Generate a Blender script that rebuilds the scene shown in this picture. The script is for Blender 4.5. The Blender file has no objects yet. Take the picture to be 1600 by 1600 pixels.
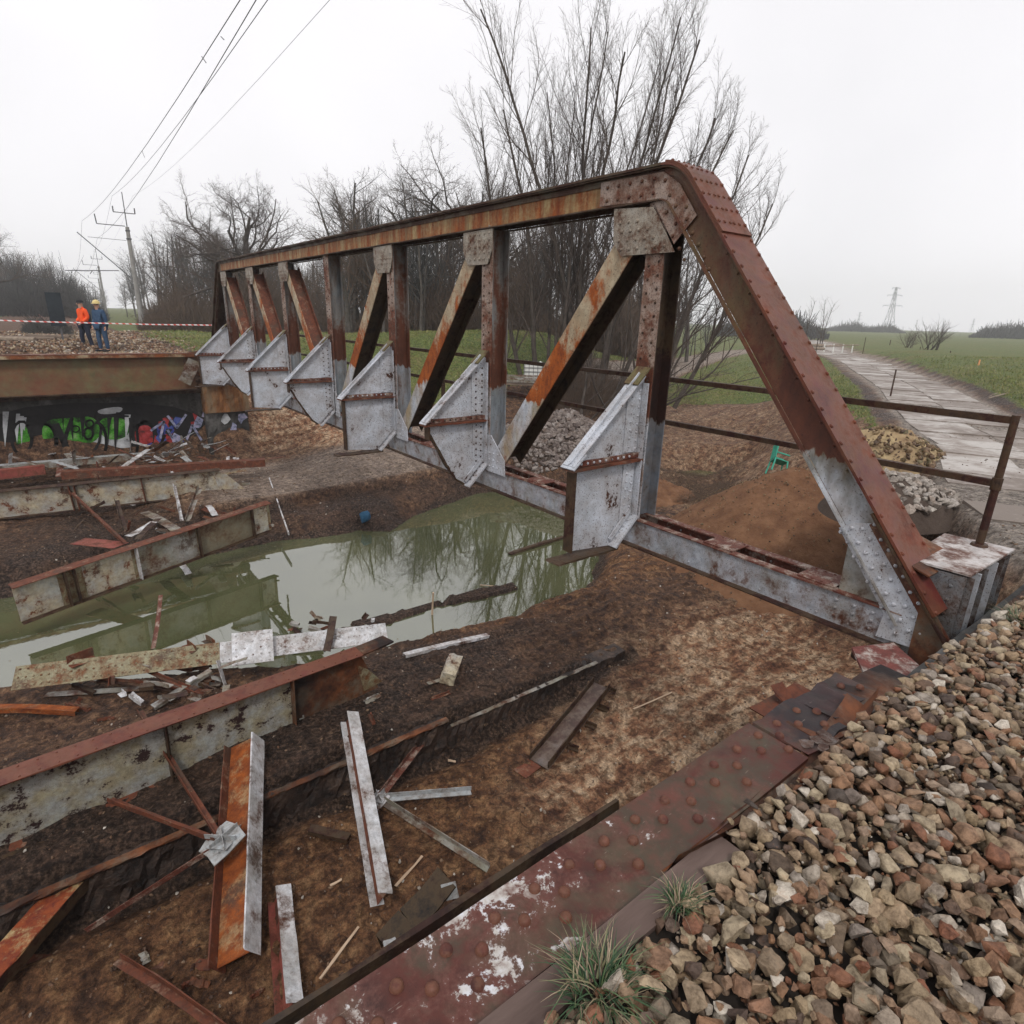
import bpy, bmesh, math, random
import numpy as np
from mathutils import Vector, Matrix

# ------------------------------------------------------------------ camera, world, sun, exposure
SC = bpy.context.scene
COL = SC.collection
FPX = 940.0                                    # focal length in pixels of a 1600 px picture
CAM = np.array([-4.880, -3.919, 5.60])         # x: across the bridge, y: along the bridge, z: up; eye 1.6 m above the ballast
F_ = np.array([0.58380717, 0.75094453, -0.30862842])
R_ = np.array([0.79447887, -0.60670766, 0.02662964])
D_ = np.array([-0.16724985, -0.26074533, -0.95080984])
cd = bpy.data.cameras.new('camera'); cam = bpy.data.objects.new('camera', cd); COL.objects.link(cam)
cd.sensor_width = 36; cd.lens = FPX/1600*36; cd.clip_start = 0.05; cd.clip_end = 6000
m = Matrix.Identity(4)
for i in range(3):
    m[i][0] = R_[i]; m[i][1] = -D_[i]; m[i][2] = -F_[i]; m[i][3] = CAM[i]
cam.matrix_world = m
SC.camera = cam
SC.render.engine = 'CYCLES'
SC.view_settings.view_transform = 'Standard'; SC.view_settings.look = 'None'
SC.view_settings.exposure = 0.0; SC.view_settings.gamma = 1.0
SC.cycles.max_bounces = 8; SC.cycles.diffuse_bounces = 3; SC.cycles.glossy_bounces = 3
SC.cycles.volume_bounces = 5; SC.cycles.transparent_max_bounces = 6

SUN_EL, SUN_AZ = 52.0, 215.0                   # behind the left shoulder, through cloud
wd = bpy.data.worlds.new('World'); SC.world = wd; wd.use_nodes = True
nt = wd.node_tree; nt.nodes.clear()
out = nt.nodes.new('ShaderNodeOutputWorld'); bg = nt.nodes.new('ShaderNodeBackground')
sky = nt.nodes.new('ShaderNodeTexSky'); sky.sky_type = 'NISHITA'; sky.sun_disc = False
sky.sun_elevation = math.radians(SUN_EL); sky.sun_rotation = math.radians(SUN_AZ)
hs = nt.nodes.new('ShaderNodeHueSaturation'); hs.inputs['Saturation'].default_value = 0.12
tc = nt.nodes.new('ShaderNodeTexCoord'); nz = nt.nodes.new('ShaderNodeTexNoise')
nz.inputs['Scale'].default_value = 1.6; nz.inputs['Detail'].default_value = 4
cr = nt.nodes.new('ShaderNodeValToRGB')        # the cloud deck: near white, with faint softer patches
cr.color_ramp.elements[0].position = 0.3; cr.color_ramp.elements[0].color = (9.6, 9.5, 9.8, 1)
cr.color_ramp.elements[1].position = 0.7; cr.color_ramp.elements[1].color = (11.6, 11.4, 11.7, 1)
mx = nt.nodes.new('ShaderNodeMix'); mx.data_type = 'RGBA'; mx.inputs[0].default_value = 0.9
nt.links.new(tc.outputs['Generated'], nz.inputs['Vector']); nt.links.new(nz.outputs['Fac'], cr.inputs[0])
nt.links.new(sky.outputs[0], hs.inputs['Color'])
nt.links.new(hs.outputs[0], mx.inputs[6]); nt.links.new(cr.outputs[0], mx.inputs[7])
nt.links.new(mx.outputs[2], bg.inputs[0]); bg.inputs[1].default_value = 0.1
nt.links.new(bg.outputs[0], out.inputs[0])
sl = bpy.data.lights.new('sun', 'SUN'); sl.energy = 1.5; sl.angle = math.radians(10); sl.color = (1, .97, .93)
so = bpy.data.objects.new('sun', sl); COL.objects.link(so)
a = math.radians(SUN_AZ); e = math.radians(SUN_EL)
so.rotation_euler = Vector((-math.sin(a)*math.cos(e), -math.cos(a)*math.cos(e), -math.sin(e))).to_track_quat('-Z', 'Y').to_euler()
so.location = (0, 0, 60)

# ------------------------------------------------------------------ survey: points of the place from sight lines
def ray(px, py):
    return F_ + R_*((px-800)/FPX) + D_*((py-800)/FPX)
def G(px, py, z):
    v = ray(px, py); return CAM + v*((z-CAM[2])/v[2])
def onS(px, py, s):
    v = ray(px, py); return CAM + v*((s-CAM[1])/v[1])
def onD(px, py, d):
    v = ray(px, py); return CAM + v*((d-CAM[0])/v[0])
def at(px, py, depth):
    return CAM + ray(px, py)*depth
V = Vector
UPV = V((0, 0, 1))

# ------------------------------------------------------------------ materials
def setp(b, name, v):
    if name in b.inputs: b.inputs[name].default_value = v
class NT:
    def __init__(s, name):
        s.m = bpy.data.materials.new(name); s.m.use_nodes = True; s.t = s.m.node_tree
        s.b = s.t.nodes['Principled BSDF']
    def n(s, typ, **k):
        o = s.t.nodes.new('ShaderNode'+typ)
        for a_, v in k.items(): setattr(o, a_, v)
        return o
    def l(s, a_, b_): s.t.links.new(a_, b_)
    def coords(s, pos=False, rnd=True):
        if pos: return s.n('NewGeometry').outputs['Position']
        tcn = s.n('TexCoord')
        if not rnd: return tcn.outputs['Object']
        oi = s.n('ObjectInfo'); ml = s.n('VectorMath', operation='SCALE'); ad = s.n('VectorMath', operation='ADD')
        cb = s.n('CombineXYZ'); 
        for i in range(3): s.l(oi.outputs['Random'], cb.inputs[i])
        ml.inputs['Scale'].default_value = 37.0
        s.l(cb.outputs[0], ml.inputs[0]); s.l(tcn.outputs['Object'], ad.inputs[0]); s.l(ml.outputs[0], ad.inputs[1])
        return ad.outputs[0]
    def noise(s, vec, scale, detail=6, rough=.6, stretch=None, dist=0.0):
        if stretch:
            mp = s.n('Mapping'); mp.inputs['Scale'].default_value = stretch; s.l(vec, mp.inputs[0]); vec = mp.outputs[0]
        o = s.n('TexNoise'); o.inputs['Scale'].default_value = scale; o.inputs['Detail'].default_value = detail
        o.inputs['Roughness'].default_value = rough; o.inputs['Distortion'].default_value = dist
        s.l(vec, o.inputs['Vector']); return o.outputs['Fac']
    def ramp(s, fac, stops, interp='LINEAR'):
        r = s.n('ValToRGB'); r.color_ramp.interpolation = interp
        while len(r.color_ramp.elements) < len(stops): r.color_ramp.elements.new(.5)
        for e_, (p, c) in zip(r.color_ramp.elements, stops):
            e_.position = p; e_.color = (c, c, c, 1) if not hasattr(c, '__len__') else (c[0], c[1], c[2], 1)
        s.l(fac, r.inputs[0]); return r.outputs[0]
    def mix(s, fac, a_, b_, blend='MIX'):
        o = s.n('Mix', data_type='RGBA', blend_type=blend)
        if hasattr(fac, 'links') or hasattr(fac, 'is_linked'): s.l(fac, o.inputs[0])
        else: o.inputs[0].default_value = fac
        for i, c in ((6, a_), (7, b_)):
            if hasattr(c, 'is_linked'): s.l(c, o.inputs[i])
            else: o.inputs[i].default_value = (c[0], c[1], c[2], 1)
        return o.outputs[2]
    def math(s, op, a_, b_=0.0, clamp=False):
        o = s.n('Math', operation=op); o.use_clamp = clamp
        for i, c in ((0, a_), (1, b_)):
            if hasattr(c, 'is_linked'): s.l(c, o.inputs[i])
            else: o.inputs[i].default_value = c
        return o.outputs[0]
    def bump(s, h, strength=.4, dist=.01):
        o = s.n('Bump'); o.inputs['Strength'].default_value = strength; o.inputs['Distance'].default_value = dist
        s.l(h, o.inputs['Height']); s.l(o.outputs[0], s.b.inputs['Normal'])
    def done(s, col=None, rough=None, metal=0.0, spec=.5):
        if col is not None:
            if hasattr(col, 'is_linked'): s.l(col, s.b.inputs['Base Color'])
            else: s.b.inputs['Base Color'].default_value = (*col, 1)
        if rough is not None:
            if hasattr(rough, 'is_linked'): s.l(rough, s.b.inputs['Roughness'])
            else: s.b.inputs['Roughness'].default_value = rough
        s.b.inputs['Metallic'].default_value = metal; setp(s.b, 'Specular IOR Level', spec)
        return s.m

R_OR = (.34, .095, .022); R_DK = (.055, .022, .014); R_RED = (.15, .036, .024); R_BR = (.11, .038, .018)
def rust(name, paint, amt, ra=R_DK, rb=R_OR, scale=3.0, stretch=(1, 1, 1), pos=False, bump=.5, rough=.55, soot=0.0, spk=.5, low=None, paint2=None, sharp=.06, dirt=1.0, spec=.22, mud=0.0, lowc=None):
    t = NT(name); c = t.coords(pos)
    big = t.noise(c, scale, 7, .62, stretch, .3)
    fine = t.noise(c, scale*7, 5, .7)
    dots = t.noise(c, scale*22, 3, .6)
    v = t.math('ADD', t.math('MULTIPLY', big, .72), t.math('MULTIPLY', fine, .28))
    th = .5 + (.5-amt)*.42
    if low is not None:
        # repainted splash zone: below z = low the grey coat is nearly whole, just above it the steel rusts most
        sp = t.n('SeparateXYZ'); t.l(t.n('NewGeometry').outputs['Position'], sp.inputs[0])
        edge = t.math('ADD', t.math('ADD', sp.outputs[2], t.math('MULTIPLY', t.math('SUBTRACT', t.noise(c, .45, 2, .5), .5), 1.0)), t.math('MULTIPLY', t.math('SUBTRACT', t.noise(c, 2.2, 5, .6, (3, 3, 1)), .5), .5))
        isup = t.ramp(t.math('SUBTRACT', edge, low-.5), [(.47, 0.), (.53, 1.)])
        above = t.math('SUBTRACT', edge, low, True)
        near = t.math('MULTIPLY', isup, t.math('SUBTRACT', 1.0, t.math('DIVIDE', above, .95), True))
        vv = t.math('ADD', v, t.math('MULTIPLY', near, .22))
        vv = t.math('SUBTRACT', vv, t.math('MULTIPLY', t.math('SUBTRACT', 1.0, isup), .10))
        v = vv
        pc = t.mix(isup, lowc or low_paint, paint)
    else: pc = paint
    mask = t.ramp(v, [(max(th-sharp, 0), 0.), (min(th+sharp, 1), 1.)])
    rc = t.ramp(t.noise(c, scale*2.3, 6, .7, stretch), [(.28, ra), (.5, [(x+y)/2 for x, y in zip(ra, rb)]), (.72, rb)])
    if paint2 is not None: pc = t.mix(t.ramp(t.noise(c, scale*.8, 5, .6, stretch), [(.4, 0.), (.62, 1.)]), pc, paint2)
    grime = t.ramp(t.noise(c, scale*3.1, 6, .7, stretch), [(.3, 1-.45*dirt), (.6, 1.)])
    pc = t.mix(1.0, pc, grime, 'MULTIPLY')
    halo = t.ramp(v, [(th-.2, 0.), (th+.03, 1.)])
    pc = t.mix(t.math('MULTIPLY', halo, .5), pc, t.mix(.5, rc, (.32, .2, .09)))
    col = t.mix(mask, pc, rc)
    dm = t.ramp(dots, [(.66-.1*spk, 0.), (.72-.1*spk, 1.)])
    col = t.mix(t.math('MULTIPLY', dm, spk), col, (.045, .022, .018))
    if mud > 0:
        mm = t.ramp(t.math('ADD', t.math('MULTIPLY', t.noise(c, 1.7, 6, .65), .75), t.math('MULTIPLY', fine, .25)), [(.60-mud*.2, 0.), (.68-mud*.2, 1.)])
        col = t.mix(t.math('MULTIPLY', mm, .85), col, (.075, .046, .032))
    if soot > 0:
        sm = t.ramp(t.noise(c, 1.1, 4, .6), [(.55-soot*.3, 0.), (.75-soot*.3, 1.)])
        col = t.mix(t.math('MULTIPLY', sm, .93), col, (.012, .011, .012))
    h = t.math('ADD', t.math('MULTIPLY', mask, -.3), t.math('ADD', t.math('MULTIPLY', fine, .5), t.math('MULTIPLY', dots, .35)))
    t.bump(h, bump, .008)
    rg = t.math('ADD', t.math('MULTIPLY', mask, .18), t.math('MULTIPLY', fine, .3)); rg = t.math('ADD', rg, rough-.22)
    return t.done(col, rg, 0, spec)
low_paint = (.54, .57, .62)
GREY = (.44, .47, .53); CREAM = (.46, .42, .30); WHITE = (.74, .75, .78)
M = {}
M['truss_grey'] = rust('truss_grey', (.60, .63, .69), .25, scale=3.0, pos=True, spk=.75, dirt=.5, rb=(.10, .04, .022), ra=(.022, .014, .012), paint2=(.50, .53, .58), sharp=.014)
M['truss_member'] = rust('truss_member', (.56, .50, .36), .36, scale=2.6, stretch=(1.3, 1.3, .7), pos=True, low=4.62, spk=.7, ra=(.12, .025, .010), rb=(.46, .12, .018), paint2=(.40, .33, .22), sharp=.05)
M['truss_vert'] = rust('truss_vert', (.44, .36, .32), .42, scale=3.4, pos=True, low=4.62, spk=.9, rb=(.2, .065, .035), paint2=(.30, .22, .19))
M['web_member'] = rust('web_member', (.13, .15, .165), .36, scale=2.2, stretch=(2, 2, .5), pos=True, low=4.62, lowc=(.30, .33, .37), spk=.5, rb=(.13, .045, .025), paint2=(.22, .24, .25))
M['chord_rust'] = rust('chord_rust', (.50, .40, .19), .52, scale=3.4, stretch=(1, 1.5, .30), pos=True, spk=.5, rb=(.36, .095, .018), ra=(.10, .022, .010), paint2=(.22, .17, .07), sharp=.09)
M['chord_dark'] = rust('chord_dark', (.06, .055, .05), .55, scale=3, pos=True, spk=.5, rb=(.06, .03, .02), paint2=(.035, .04, .03))
M['red_plate'] = rust('red_plate', (.125, .022, .020), .34, scale=2.2, pos=True, ra=(.06, .018, .013), rb=(.18, .045, .022), spk=.35, paint2=(.085, .018, .018), rough=.5)
M['post_web'] = rust('post_web', (.085, .045, .04), .5, scale=2.0, stretch=(1.4, 1.4, .7), pos=True, low=4.62, spk=.6, ra=(.06, .028, .022), rb=(.14, .05, .03), paint2=(.10, .085, .04))
M['bchord_in'] = rust('bchord_in', GREY, .30, scale=4, pos=True, spk=.7, rb=R_BR, paint2=(.33, .35, .37))
M['bchord_rust'] = rust('bchord_rust', (.42, .36, .32), .62, scale=9, pos=True, spk=.7, rb=(.16, .05, .03), ra=(.07, .025, .02))
M['gusset'] = rust('gusset', (.44, .41, .35), .36, scale=5, pos=True, spk=.9, rb=R_BR, paint2=(.33, .3, .26))
M['under'] = rust('under', (.014, .013, .014), .4, scale=3, pos=True, spk=.3, rb=(.03, .013, .010), ra=(.010, .007, .007))  # recessed undersides of the diagonals: their shade is put into a near-black colour
M['shade_under_low'] = rust('shade_under_low', (.018, .016, .017), .4, scale=3, pos=True, spk=.3, rb=(.04, .016, .012), ra=(.014, .009, .008), low=4.62, lowc=(.16, .18, .21))  # recess shade painted into the first vertical's web, its grey coat darkened too
M['sooty'] = rust('sooty', (.010, .009, .009), .4, scale=5, spk=.2, rb=(.03, .014, .010), ra=(.008, .006, .006), rough=.6)
M['rivet_red'] = rust('rivet_red', (.12, .035, .030), .5, scale=9, spk=.3, rb=(.14, .05, .035), ra=(.05, .02, .018))
M['dark_steel'] = rust('dark_steel', (.018, .016, .017), .5, scale=4, spk=.3, rb=(.055, .022, .016), ra=(.014, .009, .008), rough=.5)
M['rail'] = rust('rail', (.016, .010, .012), .5, scale=6, pos=True, spk=.3, rb=(.06, .02, .013), ra=(.016, .008, .009))
M['girder_red'] = rust('girder_red', (.135, .028, .024), .5, scale=2.6, ra=(.085, .032, .026), rb=(.17, .05, .03), spk=.35, rough=.42)
def fore():
    t = NT('girder_flange_paint'); c = t.n('NewGeometry').outputs['Position']
    base = t.ramp(t.noise(c, 3.2, 7, .65), [(.3, (.030, .014, .012)), (.48, (.085, .024, .017)), (.58, (.060, .042, .028)), (.72, (.12, .040, .028))])
    sp = t.n('SeparateXYZ'); t.l(c, sp.inputs[0])
    # the white primer is left mostly on the left part of the girder
    left = t.ramp(t.math('MULTIPLY', t.math('SUBTRACT', -3.3, sp.outputs[0]), .5, True), [(.0, 0.), (.4, 1.)])
    v = t.math('ADD', t.math('MULTIPLY', t.noise(c, 6.5, 9, .68, None, .4), .8), t.math('MULTIPLY', t.noise(c, 60, 3, .7), .2))
    wm = t.ramp(t.math('ADD', v, t.math('MULTIPLY', left, .12)), [(.640, 0.), (.668, 1.)])
    halo = t.ramp(t.math('ADD', v, t.math('MULTIPLY', left, .12)), [(.55, 0.), (.64, 1.)])
    base = t.mix(t.math('MULTIPLY', halo, .5), base, (.16, .07, .055))
    soot = t.ramp(t.math('ADD', t.math('MULTIPLY', t.math('SUBTRACT', sp.outputs[0], -2.65), .9), t.math('MULTIPLY', t.math('SUBTRACT', t.noise(c, 5, 5, .6), .5), 1.4)), [(.0, 0.), (.3, .9), (.75, .6), (1., .35)])
    col = t.mix(wm, base, t.ramp(t.noise(c, 14, 5, .6), [(.36, (.22, .16, .14)), (.48, (.44, .41, .38)), (.62, (.60, .60, .63))]))
    gr = t.ramp(t.noise(c, 2.1, 6, .65, None, .3), [(.5, 0.), (.64, .55)])
    col = t.mix(t.math('MULTIPLY', gr, t.math('SUBTRACT', 1.0, wm)), col, (.085, .082, .05))
    col = t.mix(soot, col, (.016, .013, .016))
    sc = t.ramp(t.noise(c, 30, 3, .5, (.6, 4, 1)), [(.70, 0.), (.74, .5)])
    col = t.mix(sc, col, (.3, .24, .2))
    t.bump(t.math('ADD', t.math('MULTIPLY', wm, .5), t.math('ADD', t.noise(c, 40, 5, .7), t.noise(c, 9, 5, .6))), .55, .004)
    return t.done(col, t.ramp(t.noise(c, 7, 5, .6), [(.3, .34), (.7, .65)]), 0, .3)
M['flange_fore'] = fore()
M['scrap_white'] = rust('scrap_white', WHITE, .26, scale=4, spk=.5, rb=R_BR, paint2=(.5, .5, .5), mud=0.22)
M['scrap_cream'] = rust('scrap_cream', (.56, .50, .36), .32, scale=3.4, spk=.4, rb=(.22, .07, .03), paint2=(.46, .47, .44), sharp=.03, mud=0.3)
M['box_grey'] = rust('box_grey', (.27, .30, .34), .42, scale=5, pos=True, spk=.9, rb=(.10, .045, .03), ra=(.025, .018, .016), paint2=(.16, .18, .2))
M['scrap_grey'] = rust('scrap_grey', (.38, .39, .38), .38, scale=2.4, spk=.5, rb=R_BR, paint2=(.25, .25, .2), mud=0.35)
M['scrap_peel'] = rust('scrap_peel', (.47, .49, .47), .36, scale=5.5, spk=.6, ra=(.03, .018, .018), rb=(.05, .025, .022), paint2=(.46, .42, .29), sharp=.02, mud=0.2)
M['scrap_orange'] = rust('scrap_orange', (.42, .30, .16), .66, scale=4.5, stretch=(.5, 1, 1), ra=(.075, .018, .010), rb=(.36, .095, .018), spk=.6, mud=0.3)
M['scrap_rust'] = rust('scrap_rust', (.3, .22, .17), .74, scale=5, ra=(.06, .024, .018), rb=(.19, .06, .03), spk=.5, mud=0.4)
M['scrap_burnt'] = rust('scrap_burnt', (.14, .12, .1), .6, scale=2.4, ra=(.022, .016, .014), rb=(.24, .08, .03), spk=.5, soot=.35)
M['scrap_olive'] = rust('scrap_olive', (.33, .33, .22), .42, scale=6, ra=(.07, .03, .02), rb=(.2, .08, .03), spk=.8, paint2=(.24, .22, .13), mud=0.3)
M['scrap_redpaint'] = rust('scrap_redpaint', (.30, .06, .06), .4, scale=4, ra=(.07, .025, .02), rb=(.2, .06, .04), spk=.4, mud=0.3)
M['zinc'] = rust('zinc', (.44, .47, .49), .30, scale=9, spk=.4, ra=(.1, .1, .1), rb=(.25, .22, .2), rough=.35)

def simple(name, stops, scale=4, rough=.8, bump=.3, dist=.01, detail=6, stretch=None, pos=False, spec=.2, rnd=True):
    t = NT(name); c = t.coords(pos, rnd); n = t.noise(c, scale, detail, .65, stretch)
    t.bump(t.noise(c, scale*5, 5, .7, stretch), bump, dist)
    return t.done(t.ramp(n, stops), rough, 0, spec)
M['bark'] = simple('bark', [(.3, (.045, .036, .030)), (.7, (.115, .095, .08))], 3, .9, .5, .02)
M['bark_grey'] = simple('bark_grey', [(.3, (.06, .052, .047)), (.7, (.13, .115, .1))], 3, .9, .5, .02)
M['twig'] = simple('twig', [(.3, (.065, .050, .042)), (.7, (.12, .092, .075))], 1.2, .9, .1)
M['twig_warm'] = simple('twig_warm', [(.3, (.085, .060, .045)), (.7, (.15, .105, .075))], 1.2, .9, .1)
M['twig_far'] = simple('twig_far', [(.3, (.05, .05, .05)), (.7, (.09, .088, .082))], .6, .9, .1)
M['concrete'] = simple('concrete', [(.25, (.12, .11, .10)), (.5, (.25, .24, .22)), (.75, (.36, .35, .33))], 3, .85, .5, .01)
M['concrete_pole'] = simple('concrete_pole', [(.3, (.22, .21, .20)), (.7, (.36, .35, .33))], 2, .85, .3)
M['mast_steel'] = simple('mast_steel', [(.3, (.08, .08, .085)), (.7, (.15, .15, .16))], 5, .6, .2)
M['wire'] = simple('wire', [(.3, (.05, .05, .055)), (.7, (.09, .09, .1))], 5, .5, .0)
M['wood'] = simple('wood', [(.3, (.34, .23, .15)), (.7, (.6, .45, .32))], 6, .8, .3, .005, stretch=(.2, 1, 1))
M['oldwood'] = simple('oldwood', [(.3, (.10, .075, .06)), (.7, (.22, .17, .13))], 6, .85, .4, .005, stretch=(.2, 1, 1))
M['log'] = simple('log', [(.3, (.16, .12, .09)), (.7, (.34, .28, .22))], 5, .9, .5)
M['heap_brown'] = simple('heap_brown', [(.25, (.095, .045, .026)), (.5, (.17, .085, .045)), (.75, (.25, .135, .075))], 2.6, .95, .9, .05, 9)
M['heap_sand'] = simple('heap_sand', [(.3, (.16, .10, .06)), (.45, (.30, .21, .12)), (.7, (.44, .34, .19))], 2.2, .95, .8, .04, 9)
M['heap_core'] = simple('heap_core', [(.3, (.05, .035, .028)), (.7, (.10, .075, .06))], 2.2, .95, .8, .04, 9)
M['orange_hi'] = simple('orange_hi', [(.3, (.75, .07, .015)), (.7, (1.0, .13, .03))], 5, .7, .3)
M['navy'] = simple('navy', [(.3, (.018, .022, .038)), (.7, (.035, .04, .065))], 5, .85, .3)
M['blue_work'] = simple('blue_work', [(.3, (.025, .05, .10)), (.7, (.055, .10, .17))], 5, .85, .4)
M['skin'] = simple('skin', [(.3, (.42, .24, .17)), (.7, (.52, .31, .23))], 5, .6, .1)
M['black'] = simple('black', [(.3, (.015, .015, .017)), (.7, (.03, .03, .033))], 5, .7, .1)
M['hat_yellow'] = simple('hat_yellow', [(.3, (.55, .43, .18)), (.7, (.7, .56, .26))], 5, .4, .0)
M['silver_tape'] = simple('silver_tape', [(.3, (.5, .5, .48)), (.7, (.65, .65, .62))], 5, .4, .0)
M['sign_slate'] = simple('sign_slate', [(.3, (.022, .028, .034)), (.7, (.04, .05, .058))], 4, .6, .1)
M['plastic_green'] = simple('plastic_green', [(.3, (.03, .25, .17)), (.7, (.06, .38, .27))], 4, .5, .1)
M['plastic_white'] = simple('plastic_white', [(.3, (.6, .6, .56)), (.7, (.78, .78, .74))], 4, .5, .1)
M['blue_rag'] = simple('blue_rag', [(.3, (.02, .07, .14)), (.7, (.05, .14, .24))], 9, .85, .4)
M['peg_orange'] = simple('peg_orange', [(.3, (.7, .3, .12)), (.7, (.85, .42, .2))], 9, .8, .2)
M['pylon'] = simple('pylon', [(.3, (.25, .26, .27)), (.7, (.35, .36, .37))], 1, .6, .0)
M['paint_green'] = simple('paint_green', [(.34, (.012, .022, .010)), (.44, (.025, .11, .012)), (.54, (.06, .27, .022)), (.68, (.20, .33, .13))], 3.2, .6, .3, .005, pos=True)
M['paint_white'] = simple('paint_white', [(.28, (.08, .08, .08)), (.42, (.36, .37, .38)), (.7, (.6, .62, .63))], 3.4, .7, .4, .005, pos=True)
M['paint_black'] = simple('paint_black', [(.3, (.010, .010, .011)), (.7, (.024, .022, .022))], 3, .6, .3, .005, pos=True)
M['paint_blue'] = simple('paint_blue', [(.38, (.012, .014, .03)), (.5, (.04, .06, .26)), (.68, (.10, .13, .34)), (.78, (.4, .38, .5))], 3.2, .65, .3, .005, pos=True)
M['paint_red'] = simple('paint_red', [(.35, (.05, .02, .02)), (.5, (.30, .03, .03)), (.75, (.45, .09, .1))], 4.5, .65, .3, .005, pos=True)
M['paint_violet'] = simple('paint_violet', [(.36, (.05, .05, .07)), (.5, (.24, .26, .38)), (.7, (.5, .42, .55))], 6, .65, .3, .005, pos=True)

def stone_mat(name, stops, bump=.5):
    t = NT(name); oi = t.n('ObjectInfo'); at_ = t.n('Attribute'); at_.attribute_name = 'rnd'
    f = t.math('FRACT', t.math('ADD', t.math('MULTIPLY', oi.outputs['Random'], 7.31), at_.outputs['Fac']))
    c = t.n('NewGeometry').outputs['Position']
    base = t.ramp(f, stops)
    n1 = t.noise(c, 28, 6, .7); n2 = t.noise(c, 120, 4, .7)
    col = t.mix(1.0, base, t.ramp(n1, [(.33, (.38, .34, .30)), (.58, (1.12, 1.1, 1.05))]), 'MULTIPLY')
    col = t.mix(t.ramp(n2, [(.62, 0.), (.7, .5)]), col, (.05, .035, .028))
    col = t.mix(t.ramp(n1, [(.6, 0.), (.78, .55)]), col, (.34, .15, .07))
    t.bump(t.math('ADD', n1, n2), bump, .006)
    return t.done(col, .6, 0, .3)
M['ballast'] = stone_mat('ballast_stone_rock', [(0, (.075, .05, .040)), (.12, (.31, .235, .15)), (.24, (.19, .075, .042)), (.36, (.42, .345, .24)), (.46, (.060, .046, .042)), (.56, (.27, .15, .085)), (.66, (.27, .22, .175)), (.75, (.56, .51, .45)), (.82, (.095, .065, .055)), (.92, (.35, .27, .18)), (1, (.24, .14, .09))], .8)
M['dark_rubble'] = stone_mat('dark_rubble_rock', [(0, (.12, .095, .09)), (.3, (.22, .185, .17)), (.5, (.075, .055, .05)), (.75, (.30, .27, .26)), (1, (.15, .11, .09))])
M['rubble'] = stone_mat('rubble_rock', [(0, (.26, .23, .21)), (.3, (.36, .33, .30)), (.5, (.20, .17, .15)), (.75, (.45, .42, .40)), (1, (.3, .24, .2))])

# ------------------------------------------------------------------ mesh helpers
NAMES = {}
def link(o, parent=None):
    COL.objects.link(o)
    if parent is not None: o.parent = parent
    return o
def tag(o, label=None, cat=None, group=None, kind=None):
    if label: o['label'] = label
    if cat: o['category'] = cat
    if group: o['group'] = group
    if kind: o['kind'] = kind
    return o
def empty(name, loc, label=None, cat=None, group=None, rot=None):
    o = bpy.data.objects.new(name, None); o.empty_display_size = .2; o.location = V(loc)
    if rot is not None: o.rotation_euler = rot
    link(o); return tag(o, label, cat, group)
def mesh_obj(name, verts, faces, mat, parent=None, smooth=False):
    me = bpy.data.meshes.new(name); me.from_pydata([tuple(v) for v in verts], [], faces); me.update()
    if smooth: me.polygons.foreach_set('use_smooth', [True]*len(me.polygons))
    if mat is not None: me.materials.append(mat)
    return link(bpy.data.objects.new(name, me), parent)
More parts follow.
